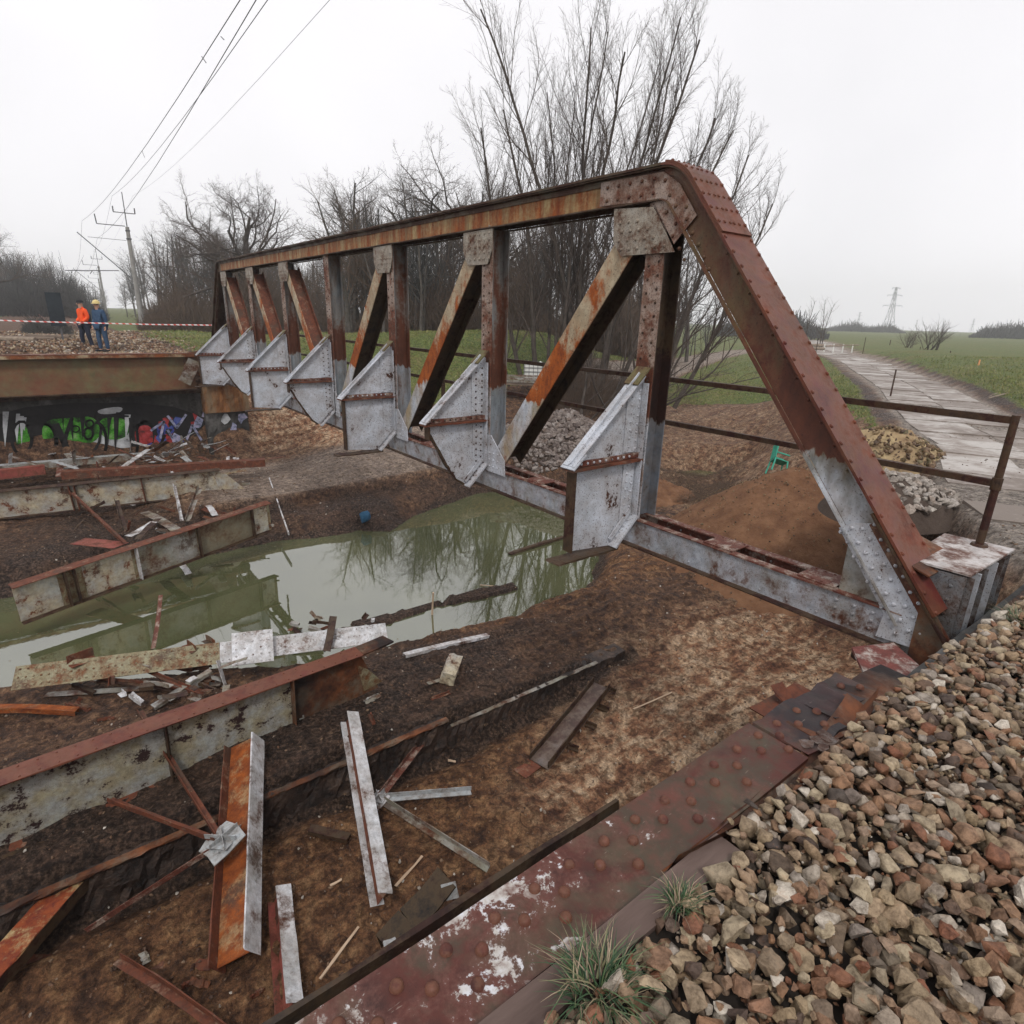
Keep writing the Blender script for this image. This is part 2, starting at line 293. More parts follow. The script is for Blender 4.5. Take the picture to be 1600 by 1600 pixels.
class MB:
    def __init__(s, off=(0, 0, 0)): s.v = []; s.f = []; s.off = V(off)
    def add(s, vs, fs):
        b = len(s.v); s.v += [V(x)-s.off for x in vs]; s.f += [tuple(b+i for i in f) for f in fs]; return s
    def box(s, a_, b_):
        x0, y0, z0 = a_; x1, y1, z1 = b_
        return s.add([(x0,y0,z0),(x1,y0,z0),(x1,y1,z0),(x0,y1,z0),(x0,y0,z1),(x1,y0,z1),(x1,y1,z1),(x0,y1,z1)],
                     [(3,2,1,0),(4,5,6,7),(0,1,5,4),(1,2,6,5),(2,3,7,6),(3,0,4,7)])
    def bar(s, p, q, ax_u, rect, n=1, wob=0.0, rng=None, tear=0.0, sag=0.0):
        """rectangular bar along p->q; rect=(u0,u1,v0,v1) in the frame (u=ax_u made square to the axis, v=axis x u)"""
        p = V(p); q = V(q); ax = (q-p).normalized(); u = V(ax_u); u = (u-ax*u.dot(ax)).normalized(); v = ax.cross(u)
        u0, u1, v0, v1 = rect; vs = []; fs = []
        for i in range(n+1):
            t = i/n; c = p.lerp(q, t) - UPV*sag*math.sin(math.pi*t)
            for (a_, b_) in ((u0, v0), (u1, v0), (u1, v1), (u0, v1)):
                x = c + u*a_ + v*b_
                if wob and rng: x = x + V((rng.uniform(-wob, wob), rng.uniform(-wob, wob), rng.uniform(-wob, wob)))
                if tear and rng and i in (0, n): x = x + ax*rng.uniform(-tear, tear)
                vs.append(x)
        for i in range(n):
            b = i*4
            for k in range(4):
                k2 = (k+1) % 4; fs.append((b+k, b+k2, b+4+k2, b+4+k))
        fs.append((3, 2, 1, 0)); b = n*4; fs.append((b, b+1, b+2, b+3))
        return s.add(vs, fs)
    def tube(s, p, q, r0, r1=None, n=8):
        p = V(p); q = V(q); r1 = r0 if r1 is None else r1
        ax = (q-p).normalized(); u = ax.orthogonal().normalized(); v = ax.cross(u); vs = []; fs = []
        for c, r in ((p, r0), (q, r1)):
            for k in range(n):
                a_ = 2*math.pi*k/n; vs.append(c+u*(r*math.cos(a_))+v*(r*math.sin(a_)))
        for k in range(n): k2 = (k+1) % n; fs.append((k, k2, n+k2, n+k))
        fs.append(tuple(range(n-1, -1, -1))); fs.append(tuple(range(n, 2*n)))
        return s.add(vs, fs)
    def rivet(s, c, nrm, r=.018, n=6):
        c = V(c); w = V(nrm).normalized(); u = w.orthogonal().normalized(); v = w.cross(u); vs = []; fs = []
        for (h, rr) in ((-.1, 1.0), (.45, .85), (.75, .45)):
            for k in range(n):
                a_ = 2*math.pi*k/n; vs.append(c+w*(h*r)+u*(rr*r*math.cos(a_))+v*(rr*r*math.sin(a_)))
        for j in range(2):
            for k in range(n): k2 = (k+1) % n; fs.append((j*n+k, j*n+k2, j*n+n+k2, j*n+n+k))
        fs.append(tuple(range(2*n, 3*n)))
        return s.add(vs, fs)
    def prism(s, pts, nrm, th):
        """flat polygon given by 3-D points, thickened by th along nrm"""
        nrm = V(nrm).normalized(); n = len(pts); a_ = [V(p) for p in pts]; b_ = [p+nrm*th for p in a_]
        fs = [tuple(range(n-1, -1, -1)), tuple(range(n, 2*n))]
        for k in range(n): k2 = (k+1) % n; fs.append((k, k2, n+k2, n+k))
        return s.add(a_+b_, fs)
    def build(s, name, mat, parent=None, smooth=False):
        o = mesh_obj(name, s.v, s.f, mat, parent, smooth)
        bm = bmesh.new(); bm.from_mesh(o.data); bmesh.ops.recalc_face_normals(bm, faces=bm.faces); bm.to_mesh(o.data); bm.free()
        return o
# value noise for shapes
_rs = np.random.RandomState(7); _tab = _rs.rand(256, 256)
def vnoise(x, y):
    xi = np.floor(x).astype(int); yi = np.floor(y).astype(int); fx = x-xi; fy = y-yi
    fx = fx*fx*(3-2*fx); fy = fy*fy*(3-2*fy)
    a_ = _tab[xi & 255, yi & 255]; b_ = _tab[(xi+1) & 255, yi & 255]; c_ = _tab[xi & 255, (yi+1) & 255]; d_ = _tab[(xi+1) & 255, (yi+1) & 255]
    return (a_*(1-fx)+b_*fx)*(1-fy)+(c_*(1-fx)+d_*fx)*fy
def fbm(x, y, o=4):
    r = 0; a_ = .5; x = np.asarray(x, float); y = np.asarray(y, float)
    for i in range(o):
        r = r+a_*(vnoise(x+17.3*i, y-9.1*i)-.5); x = x*2.03; y = y*2.03; a_ *= .5
    return r
def sstep(a_, b_, x):
    t = np.clip((x-a_)/(b_-a_), 0, 1); return t*t*(3-2*t)
def pdist(X, Y, poly):
    """signed distance to polygon, positive inside"""
    ins = np.zeros(X.shape, bool); dm = np.full(X.shape, 1e9); n = len(poly)
    for i in range(n):
        x0, y0 = poly[i]; x1, y1 = poly[(i+1) % n]
        c = ((y0 > Y) != (y1 > Y)) & (X < (x1-x0)*(Y-y0)/((y1-y0) if y1 != y0 else 1e-9)+x0); ins ^= c
        dx, dy = x1-x0, y1-y0; t = np.clip(((X-x0)*dx+(Y-y0)*dy)/(dx*dx+dy*dy+1e-12), 0, 1)
        dm = np.minimum(dm, np.hypot(X-x0-t*dx, Y-y0-t*dy))
    return np.where(ins, dm, -dm)
def PL(z, *pts): return [tuple(G(x, y, z)[:2]) for x, y in pts]

# ------------------------------------------------------------------ the ground
WZ = -0.45
water_poly = PL(WZ, (-160,1120), (-160,955), (0,936), (110,918), (215,897), (330,868), (430,845), (520,838), (560,828), (610,832), (650,806), (700,787), (745,771), (800,765), (880,775), (940,812), (938,868), (925,905), (905,935), (830,955), (775,985), (705,1000), (650,1018), (590,1040), (420,1062), (300,1075), (100,1092))
isl1 = PL(WZ, (545,975), (600,962), (640,952), (690,938), (683,948), (640,966), (600,978), (560,985))
isl2 = PL(WZ, (685,948), (700,934), (745,922), (800,912), (812,922), (780,930), (745,938), (705,946))
stream_poly = PL(WZ, (1045,738), (1090,734), (1150,742), (1160,752), (1090,756), (1050,752))
cpts = [(-6,-2.6,-.1),(0,-2.6,-.1),(2,-2.7,.1),(2.6,-1.6,.05),(3.0,0,.1),(2.9,-2.6,.6),(-8,0,-.1),(-4,.5,-.1),(-1,0,-.12),(2,0,-.05),(-1,1.5,-.1),(1.5,1.8,0),(-7,2.6,-.0),(-3,2.6,0),(0,2.8,0),
  (4,.5,.1),(4.5,2.5,.2),(3,3.2,.1),(5,5,.1),(7,6,.1),(6,-1,.6),(8,.5,.7),(11,1.5,1.2),(12,5,.6),(14,8,.0),(8,8,.15),(10,10,.3),
  (4.5,-3,2.3),(6.5,-1.5,2.5),(9,-.5,2.6),(13,1.6,2.75),(16,3.2,2.8),(22,6.5,2.8),(29,10,2.85),(40,16,2.85),(60,28,2.9),(90,45,3.0),
  (2,-4,3.6),(4,-4.2,2.9),(8,-5,2.85),(14,-3,2.9),(22,0,3.25),(34,4.5,3.6),(45,9,3.9),(58,18,3.7),(52,-3,3.9),(38,-5,3.6),(75,30,3.2),(10,-12,2.9),(60,10,3.3),(100,20,3.1),(120,70,3.0),(40,-40,3),(200,0,2.9),(300,200,2.9),(100,-150,2.9),(600,0,2.9),(0,-400,2.9),(-400,0,3),(-500,500,3.2),(200,700,3),(700,500,2.9),(1400,0,2.9),(0,1400,2.9),(1000,1000,2.9),(-1400,0,2.9),(0,-1400,2.9),
  (-12,3,.1),(-16,8,.1),(-12,12,.3),(-8,10.5,.1),(-3,11.5,.1),(0,12.3,.05),(4,12.2,.0),(7,12.5,.2),(-2,15,.3),(3,15,.4),(6,14,.4),(-10,16,.5),(-6,18.5,.6),(-12,19.9,.7),(-9,19.9,.7),(-6,19.9,.7),(-3,19.9,.7),(-.8,19.9,.6),(-1,18.5,.35),(1.1,19,.3),(2.2,18.6,.4),(4,17.2,.55),
  (1.3,21.5,2.3),(3,21,2.1),(5,19.8,1.6),(6.5,18,1.0),(8.5,17.8,1.6),(9,15,1.0),(9,13,.7),(11,12.5,.7),(12,15.5,1.1),(13.5,17,1.4),(16,18.3,2.0),(18,15,1.1),(22,17,1.3),(26.5,14.7,1.3),(20,11,.5),(24,12.5,1.8),(28,21,2.6),(22.5,19.5,2.4),(41,30,2.7),(55,36,2.85),(32,17,2.3),(30,13,2.5),(24,11,2.2),(19,6.5,2.4),(15,5.2,2.3),(11,3,1.7),
  (0,26,4.0),(-3,24,4.0),(-3,40,4.05),(-3,90,4.1),(-3,300,4.1),(-8,26,3.9),(-14,24,3.7),(-20,30,3.5),(-25,60,3.4),(2,30,3.9),(5,34,4.0),(4,60,3.2),(10,60,3.0),
  (2.5,36.4,4.3),(7.5,32.5,4.45),(12.6,28.7,4.6),(16,26,4.75),(19,24,4.7),(21.5,22.5,3.6),(24,34,2.9),(14,40,3.0),(12,100,3.0),(40,60,2.9),(80,90,2.9),(6,27,3.1),(10,23.5,2.9),(14,20.8,2.8),
  (-6,21,3.9),(0,21,3.9),(-12,21.5,3.8)]
cp = np.array(cpts, float)
Dm = np.hypot(cp[:, None, 0]-cp[None, :, 0], cp[:, None, 1]-cp[None, :, 1])
nP = len(cp); Amat = np.zeros((nP+3, nP+3)); Amat[:nP, :nP] = -Dm - np.eye(nP)*.15
Amat[:nP, nP] = 1; Amat[:nP, nP+1:] = cp[:, :2]; Amat[nP:, :nP] = Amat[:nP, nP:].T
wts = np.linalg.solve(Amat, np.concatenate([cp[:, 2], np.zeros(3)]))
def base_h(X, Y):
    h = wts[nP]+wts[nP+1]*X+wts[nP+2]*Y
    for i in range(nP): h = h-wts[i]*np.hypot(X-cp[i, 0], Y-cp[i, 1])
    return h
road_c = [(4.6,-8),(6.2,-4.2),(9.0,-2.2),(12.8,-.5),(16.8,1.9),(22.2,4.6),(28.2,7.5),(38,12.9),(47,18),(60,26.5),(74,34.5),(95,46),(112,56)]
road_w = [2.4,2.4,2.1,1.8,1.65,1.65,1.7,1.8,1.8,2.0,2.2,2.3,2.3]
road2_c = [(62,34.5),(50,31.5),(40,28),(33,24.6),(28,22.3),(23,20.4),(19.5,19.6)]
def polydist(X, Y, line, wid=None):
    dm = np.full(np.shape(X), 1e9); ww = np.zeros(np.shape(X))
    for i in range(len(line)-1):
        x0, y0 = line[i]; x1, y1 = line[i+1]; dx, dy = x1-x0, y1-y0
        t = np.clip(((X-x0)*dx+(Y-y0)*dy)/(dx*dx+dy*dy), 0, 1); d = np.hypot(X-x0-t*dx, Y-y0-t*dy)
        k = d < dm; dm = np.where(k, d, dm)
        if wid: ww = np.where(k, wid[i]*(1-t)+wid[i+1]*t, ww)
    return (dm-ww) if wid else dm
def height(X, Y):
    X = np.asarray(X, float); Y = np.asarray(Y, float)
    h = base_h(X, Y)
    h = np.where((Y < -2.3) & (X < 1.6), np.minimum(h, -.1), h)
    # bench of dark earth along the old footing line
    edge = 2.02+.10*fbm(X*1.3, Y*.2+3, 3)
    amp = .50*(1-sstep(-2.6, 3.4, X))+.05
    h = h+amp*sstep(edge-.02, edge+.09, Y)*(1-sstep(3.2, 5.0, Y)*.55)*(Y < 8)
    h = h-.12*np.exp(-((Y-1.85)/.16)**2)*(X < 1)
    # step of the far bank
    e2 = 13.45+.25*fbm(X*.8, X*.1+5, 3); h = h+.32*sstep(e2-.05, e2+.18, Y)*sstep(-4, -1, X)*(1-sstep(6.5, 8, X))*(Y < 19)
    near = 1-sstep(22, 34, np.hypot(X, Y-8))
    ru = np.where((Y > 13.6) & (Y < 17.5) & (X > -2.0) & (X < 7), .10, 1.0)
    h = h+near*ru*(.22*fbm(X*.55, Y*.55, 3)+.11*fbm(X*2.2+9, Y*2.2, 4)+.085*fbm(X*7+3, Y*7, 3)+.035*np.abs(fbm(X*13+1, Y*13, 2))+.014*fbm(X*26, Y*26, 2))
    # tracks left by machines, roughly along the channel
    cr_ = (X*.25+Y*.97); ph = X*.97-Y*.25
    rr = near*.10*fbm(ph*.35, cr_*4.5, 3)*sstep(-4, 0, X)*(Y < 12); h = h+rr
    rl = sstep(2.3, 2.7, Y)*sstep(5.2, 4.0, Y)*sstep(-2.5, -.5, X)*(1-sstep(5, 7, X)); yy = Y+.35*fbm(X*.6, Y*.3, 3); h = h+rl*(.055*np.abs((yy*2.1) % 1.0*2-1)+.05*np.abs((yy*4.7+.3) % 1.0*2-1)*(.5+fbm(X*1.7, yy*3, 3)))
    sd = pdist(X, Y, water_poly)
    sd = sd+.22*fbm(X*2.2, Y*2.2+7, 3)
    isl = np.maximum(pdist(X, Y, isl1), pdist(X, Y, isl2))-.02+.12*fbm(X*5, Y*5, 2)
    st = pdist(X, Y, stream_poly)
    for s_, wdt in ((np.minimum(sd, -isl*3.0), .8), (st, 1.2)):
        out_ = (WZ+.0)+(h-WZ)*sstep(0, wdt, -s_)**.55+.0
        if wdt == .55 or wdt == .8: h = np.where((sd > 0) & (isl > -.3), WZ+.07, h)
        in_ = WZ-.03-.5*sstep(0, 1.0, s_)
        h = np.where(s_ > 0, np.minimum(h, in_), np.where(-s_ < wdt, np.maximum(np.minimum(h, out_), WZ+.01), h))
    # inside the abutments, and up behind them
    rd = polydist(X, Y, road_c, road_w)
    tgt = 2.86+.0*X
    k = 1-sstep(-.1, np.where(X < 9, .9, 1.6), rd); h = h*(1-k)+tgt*k*1.0 if True else h
    h = np.where((Y > 20.4) & (X < .6), np.maximum(h, 3.75), h)
    h = np.where((Y > 20.4) & (X < -.2) & (Y < 60), np.maximum(h, 3.92+.06*fbm(X*3, Y*3, 2)), h)
    h = np.where((Y > 15) & (Y < 20.18) & (X < -.3) & (X > -30), np.minimum(h, .50+.06*fbm(X*3, Y*3, 2)), h)
    h = np.where((Y > -3.08) & (Y < -1.7) & (X < 2.9), np.minimum(h, .05), h)
    bad = (Y < -3.08) & (X < 1.6); h = np.where(bad, 3.90, h)
    return h
def H(x, y): return float(height(np.array([float(x)]), np.array([float(y)]))[0])
def axis(segs, far, grow=1.09):
    a_ = []
    for (x0, x1, st_) in segs: a_ += list(np.arange(x0, x1-1e-6, st_))
    a_.append(segs[-1][1]); st_ = segs[-1][2]; hi = []; x = a_[-1]
    while x < far: st_ *= grow; x += st_; hi.append(x)
    st_ = segs[0][2]; lo = []; x = a_[0]
    while x > -far: st_ *= grow; x -= st_; lo.append(x)
    return np.array(lo[::-1]+a_+hi)
gx = axis([(-16,-6.5,.09),(-6.5,4.5,.037),(4.5,21,.085)], 700); gy = axis([(-3.0,6.2,.037),(6.2,22,.078)], 700)
GX, GY = np.meshgrid(gx, gy, indexing='ij')
GZ = height(GX, GY)
nx, ny = GX.shape
vs = np.stack([GX.ravel(), GY.ravel(), GZ.ravel()], 1)
idx = np.arange(nx*ny).reshape(nx, ny)
fq = np.stack([idx[:-1, :-1].ravel(), idx[1:, :-1].ravel(), idx[1:, 1:].ravel(), idx[:-1, 1:].ravel()], 1)
def fast_mesh(name, vs, fq, k, mat, attrs=None, smooth=False, cattrs=None):
    me = bpy.data.meshes.new(name); me.vertices.add(len(vs)); me.vertices.foreach_set('co', np.ascontiguousarray(vs, dtype=np.float32).ravel())
    me.loops.add(fq.size); me.loops.foreach_set('vertex_index', fq.astype(np.int32).ravel())
    me.polygons.add(len(fq)); me.polygons.foreach_set('loop_start', (np.arange(len(fq))*k).astype(np.int32))
    me.update(calc_edges=True)
    if smooth: me.polygons.foreach_set('use_smooth', np.ones(len(fq), bool))
    if mat: me.materials.append(mat)
    for nme, arr in (attrs or {}).items():
        at_ = me.attributes.new(nme, 'FLOAT', 'POINT'); at_.data.foreach_set('value', np.ascontiguousarray(arr, dtype=np.float32).ravel())
    return me
bare = [(-60,19.5),(-7.5,20.6),(-7.2,200),(-8,600),(-1,600),(.5,200),(.6,60),(.0,40),(-.3,30),(.2,24.5),(1.2,22.6),(4,21.3),(8,19.2),(12,18.9),(16,20.5),(20,19),(21,17.2),(26.5,14.6),(27,12.5),(23.5,9.2),(17,5.0),(15,3.9),(17,-.2),(8,-7),(2,-12),(-60,-12)]
A_ = {}
Rf, Sf = GX, GY
gb = pdist(Rf, Sf, bare)+1.2*fbm(Rf*.6, Sf*.6, 3)+.8*fbm(Rf*3, Sf*3, 3)*sstep(60, 20, np.hypot(Rf, Sf))
grass = sstep(.25, -.35, gb)
rd1 = polydist(Rf, Sf, road_c, road_w)+.35*fbm(Rf*1.5, Sf*1.5, 3); rd2 = polydist(Rf, Sf, road2_c)-1.5+.35*fbm(Rf*1.2, Sf*1.2, 3)
grass *= sstep(.35, 1.1, rd1)*sstep(.1, .5, rd2)
pad = (Sf > 13.5) & (Sf < 18.5)
tan_near = sstep(-1.0, .8, pdist(Rf, Sf, [(1.2,1.6),(-.6,.9),(-1,-.5),(1,-2.9),(3.4,-3),(6,-1.2),(6,1.8),(3.3,2.1)])+1.1*fbm(Rf*1.6, Sf*1.6+4, 4))
slope_sand = sstep(-.4, .3, pdist(Rf, Sf, [(1.0,18.8),(1.0,23),(4,22.4),(7,19.6),(6.6,17.2),(4,17.4),(2,18.8)])+.5*fbm(Rf*2, Sf*2, 3))
rightdirt = .42*sstep(-.5, 1, pdist(Rf, Sf, [(8,-1.6),(10,9),(13,17.5),(21,18),(27,13.5),(17,3.6),(12,.4)]))
sand = np.clip(np.maximum.reduce([tan_near, slope_sand, rightdirt, .30*sstep(13.5, 13.8, Sf)*(Sf < 19)*(Rf > -3)*(Rf < 9), .6*sstep(.5, .0, rd1)*1.0, .6*sstep(.3, .0, rd2)]), 0, 1)
dark = np.maximum.reduce([sstep(1.7, 2.3, Sf)*sstep(5.2, 3.4, Sf)*sstep(4.5, -1.5, Rf)*.9, .75*sstep(-1.5, -3.5, Rf)*(Sf > 7.5)*(Sf < 20), .8*sstep(13.75, 13.4, Sf)*(Sf > 11)*(Rf > -4)*(Rf < 8), .85*np.exp(-((rd1-.5)/.55)**2)*(Rf > 6)])
dark = dark*.62; dark = np.maximum(dark, .75*np.exp(-(np.minimum(pdist(Rf, Sf, water_poly), 0)/.32)**2)*(pdist(Rf, Sf, water_poly) > -2)); dark = np.maximum(dark, .9*np.exp(-((Sf-2.0)/.22)**2)*(Rf < 2.6)*(Rf > -8)); dark = np.clip(dark+.75*fbm(Rf*1.1, Sf*1.1, 4), 0, 1)*(1-slope_sand)*(1-tan_near*.8)
pave = sstep(.35, .05, rd1)
A_['grass'] = grass; A_['sand'] = sand; A_['dark'] = dark; A_['pave'] = np.maximum.reduce([pave, sstep(.25, 0, rd2)*.8, .55*sstep(13.5, 13.8, Sf)*sstep(18.2, 17.2, Sf)*sstep(-2.4, -1.2, Rf)*sstep(8, 6.5, Rf)])
A_['clay'] = np.clip(sstep(-2.5, -1, Sf)*sstep(2.2, 1.6, Sf)*sstep(1.5, -.5, Rf)+sstep(3.4, 4.4, Sf)*sstep(7, 5, Sf)*(Rf > -.5)*(Rf < 8), 0, 1)
def ground_mat():
    t = NT('ground_earth'); c = t.n('NewGeometry').outputs['Position']
    def A(n_): o = t.n('Attribute'); o.attribute_name = n_; return o.outputs['Fac']
    n0 = t.noise(c, .9, 8, .65); n1 = t.noise(c, 4.5, 8, .68, None, .3); n2 = t.noise(c, 21, 6, .7); n3 = t.noise(c, 85, 4, .7)
    tr = t.noise(c, 2.0, 6, .65, (.35, 2.2, 1), .5)
    mud = t.ramp(n1, [(.32, (.030, .017, .013)), (.48, (.095, .050, .030)), (.64, (.20, .115, .066))])
    clay = t.ramp(n1, [(.34, (.060, .028, .016)), (.5, (.16, .075, .034)), (.66, (.29, .165, .08))])
    sandc = t.ramp(t.math('ADD', t.math('MULTIPLY', n1, .6), t.math('MULTIPLY', tr, .4)), [(.38, (.115, .045, .024)), (.47, (.25, .125, .068)), (.54, (.40, .275, .175)), (.64, (.56, .43, .31))])
    drk = t.ramp(n2, [(.38, (.012, .009, .008)), (.5, (.035, .023, .018)), (.62, (.085, .055, .040))])
    grs = t.ramp(t.math('ADD', t.math('MULTIPLY', t.noise(c, .35, 6, .6), .5), t.math('MULTIPLY', n1, .5)), [(.36, (.16, .12, .05)), (.45, (.13, .135, .035)), (.56, (.085, .125, .028)), (.68, (.20, .19, .065))])
    pav = t.ramp(t.math('ADD', t.math('MULTIPLY', n0, .5), t.math('MULTIPLY', n1, .5)), [(.35, (.15, .125, .10)), (.5, (.26, .225, .195)), (.65, (.36, .32, .285))])
    col = t.mix(t.math('MULTIPLY', A('clay'), .8), mud, clay)
    sn = t.math('MULTIPLY', A('sand'), t.ramp(t.math('ADD', t.math('MULTIPLY', n0, .4), t.math('MULTIPLY', tr, .6)), [(.34, .50), (.47, 1.)]))
    col = t.mix(sn, col, sandc)
    dk = t.ramp(t.math('ADD', A('dark'), t.math('MULTIPLY', t.math('SUBTRACT', n1, .5), .9)), [(.3, 0.), (.6, 1.)])
    col = t.mix(t.math('MULTIPLY', dk, .85), col, drk)
    col = t.mix(A('pave'), col, pav)
    gf = t.ramp(t.math('ADD', A('grass'), t.math('MULTIPLY', t.math('SUBTRACT', n2, .5), .7)), [(.42, 0.), (.58, 1.)])
    col = t.mix(gf, col, grs)
    col = t.mix(1.0, col, t.ramp(n2, [(.34, (.55, .53, .51)), (.5, (.95, .95, .95)), (.64, (1.32, 1.3, 1.28))]), 'MULTIPLY'); col = t.mix(1.0, col, t.ramp(t.noise(c, 52, 5, .7), [(.36, (.68, .68, .68)), (.6, (1.2, 1.2, 1.2))]), 'MULTIPLY'); col = t.mix(1.0, col, t.ramp(t.noise(c, 8.5, 4, .6, (1, 1, 1), .8), [(.40, (.50, .46, .43)), (.50, (1., 1., 1.)), (.62, (1.28, 1.26, 1.22))]), 'MULTIPLY')
    speck = t.ramp(n3, [(.60, 0.), (.68, .45)]); col = t.mix(speck, col, (.03, .02, .016))
    sp2 = t.ramp(t.noise(c, 45, 3, .6), [(.69, 0.), (.74, .55)]); col = t.mix(sp2, col, (.36, .29, .22))
    h = t.math('ADD', t.math('MULTIPLY', n1, 1.4), t.math('ADD', t.math('MULTIPLY', n2, .7), t.math('MULTIPLY', n3, .25)))
    t.bump(h, 1.0, .06)
    return t.done(col, t.math('SUBTRACT', t.ramp(n1, [(.3, .55), (.6, .9)]), t.math('MULTIPLY', t.math('MULTIPLY', dk, .38), t.ramp(n2, [(.45, 0.), (.6, 1.)]))), 0, .28)
M['ground'] = ground_mat()
gme = fast_mesh('ground', vs, fq, 4, M['ground'], A_, smooth=True)
ground = link(bpy.data.objects.new('ground', gme)); tag(ground, kind='structure')

def water_mat():
    t = NT('river_water'); c = t.n('NewGeometry').outputs['Position']
    n = t.noise(c, .8, 4, .5)
    t.bump(t.math('ADD', t.noise(c, 3.0, 3, .5, None, .3), t.math('MULTIPLY', t.noise(c, 14, 2, .5), .12)), .035, .02)
    setp(t.b, 'IOR', 2.5); 
    return t.done(t.ramp(n, [(.3, (.068, .076, .034)), (.7, (.10, .106, .052))]), .02, 0, .6)
M['water'] = water_mat()
wx = [(-30, 2.2), (10, 2.2), (30, 5), (30, 17), (10, 14.6), (-30, 14.6)]
tag(mesh_obj('water', [(x, y, WZ) for x, y in [(-30, 1.0), (24, 1.0), (24, 17.0), (-30, 17.0)]], [(0, 1, 2, 3)], M['water']), kind='structure')

# road of concrete slabs: every slab a piece of its own, as far as the joints can be seen
t_ = NT('slab_concrete'); c = t_.n('NewGeometry').outputs['Position']; oi = t_.n('ObjectInfo')
n1 = t_.noise(c, 1.3, 7, .7, (1, 1, 1), .4); n2 = t_.noise(c, 9, 6, .7)
cc = t_.ramp(t_.math('ADD', t_.math('MULTIPLY', n1, .8), t_.math('MULTIPLY', oi.outputs['Random'], .2)), [(.42, (.17, .135, .11)), (.52, (.29, .25, .22)), (.6, (.43, .40, .37))])
cc = t_.mix(t_.ramp(n2, [(.55, 0.), (.7, .5)]), cc, (.17, .13, .10)); t_.bump(n2, .5, .01)
M['slab'] = t_.done(cc, .6, 0, .4)
def curve_pts(line, step):
    out_ = []; L = [math.dist(line[i], line[i+1]) for i in range(len(line)-1)]
    tot = sum(L); s_ = 0
    # Catmull-Rom
    P = [np.array(p, float) for p in line]; P = [2*P[0]-P[1]]+P+[2*P[-1]-P[-2]]
    pts = []
    for i in range(1, len(P)-2):
        for k in range(24):
            t = k/24; pts.append(.5*((2*P[i])+(-P[i-1]+P[i+1])*t+(2*P[i-1]-5*P[i]+4*P[i+1]-P[i+2])*t*t+(-P[i-1]+3*P[i]-3*P[i+1]+P[i+2])*t**3))
    pts.append(P[-2]); out_ = [pts[0]]; acc = 0
    for i in range(1, len(pts)):
        acc += np.linalg.norm(pts[i]-pts[i-1])
        if acc >= step: out_.append(pts[i]); acc = 0
    return out_
road = tag(bpy.data.objects.new('road', None), kind='structure'); link(road); road.location = (15.2, 1.7, 2.86)
rc_ = curve_pts(road_c, 1.05); rng = random.Random(5)
def wid_at(p):
    return float(-polydist(np.array([p[0]]), np.array([p[1]]), road_c, road_w)[0])
cnt = 0
mbfar = MB(road.location)
for i in range(len(rc_)-1):
    a_, b_ = rc_[i], rc_[i+1]; dr = (b_-a_)/np.linalg.norm(b_-a_); nr = np.array([-dr[1], dr[0]]); w_ = max(wid_at(a_), 1.6)
    ncol = 2 if w_ < 2.7 else 3
    for k in range(ncol):
        g = .025; t0 = -w_+2*w_*k/ncol+g; t1 = -w_+2*w_*(k+1)/ncol-g
        if rng.random() < (.30 if a_[0] < 13 else .04): continue
        z = 2.868+rng.uniform(-.006, .03); ti = rng.uniform(-.012, .012)
        e0 = a_+dr*g; e1 = b_-dr*g
        ps = [e0+nr*(t0+rng.uniform(-.03,.03)), e1+nr*(t0+rng.uniform(-.03,.03)), e1+nr*(t1+rng.uniform(-.03,.03)), e0+nr*(t1+rng.uniform(-.03,.03))]
        ps = [(p[0], p[1], z-.08+ti*(j in (0, 1))) for j, p in enumerate(ps)]
        if cnt < 150 and a_[0] > 5: 
            mb = MB(road.location); mb.prism(ps, (0, 0, 1), .08); mb.build('paving_slab', M['slab'], road); cnt += 1
        elif a_[0] > 5: mbfar.prism(ps, (0, 0, 1), .08)
if mbfar.v: tag(mbfar.build('far_paving', M['slab'], road), kind='stuff')

# ------------------------------------------------------------------ abutments
def slabmesh(name, x0, x1, y0, y1, z0, z1, mat, parent, wob=.01, seed=0, nx_=24, nz_=6):
    """a cast block whose faces and arrises are slightly uneven"""
    r = random.Random(seed); mb = MB(parent.location if parent else (0, 0, 0))
    vs = []; fs = []
    for j in range(nz_+1):
        for i in range(nx_+1):
            x = x0+(x1-x0)*i/nx_; z = z0+(z1-z0)*j/nz_
            vs.append((x, y0+r.uniform(-wob, wob), z+(r.uniform(-wob, wob) if 0 < j else 0)))
    for j in range(nz_):
        for i in range(nx_): b = j*(nx_+1)+i; fs.append((b, b+1, b+nx_+2, b+nx_+1))
    n0 = len(vs)
    for i in range(nx_+1): x = x0+(x1-x0)*i/nx_; vs.append((x, y1, z1))
    top = nz_*(nx_+1)
    for i in range(nx_): fs.append((top+i, top+i+1, n0+i+1, n0+i))
    n1_ = len(vs); vs += [(x0, y1, z0), (x1, y1, z0)]
    fs.append(tuple([j*(nx_+1) for j in range(nz_, -1, -1)]+[n1_, n0])); fs.append(tuple([j*(nx_+1)+nx_ for j in range(nz_+1)]+[n0+nx_, n1_+1]))
    mb.add(vs, fs); return mb.build(name, mat, parent)
t_ = NT('stained_wall'); c = t_.n('NewGeometry').outputs['Position']
n1 = t_.noise(c, 1.4, 7, .65, (1, 1, .6)); n2 = t_.noise(c, 6, 6, .7)
cc = t_.ramp(n1, [(.3, (.016, .016, .016)), (.52, (.05, .048, .044)), (.66, (.13, .125, .12)), (.78, (.24, .24, .24))])
cc = t_.mix(t_.ramp(n2, [(.5, 0.), (.62, .8)]), cc, (.022, .020, .019)); t_.bump(t_.math('ADD', n1, n2), .6, .02)
M['stained_wall'] = t_.done(cc, .75, 0, .4)
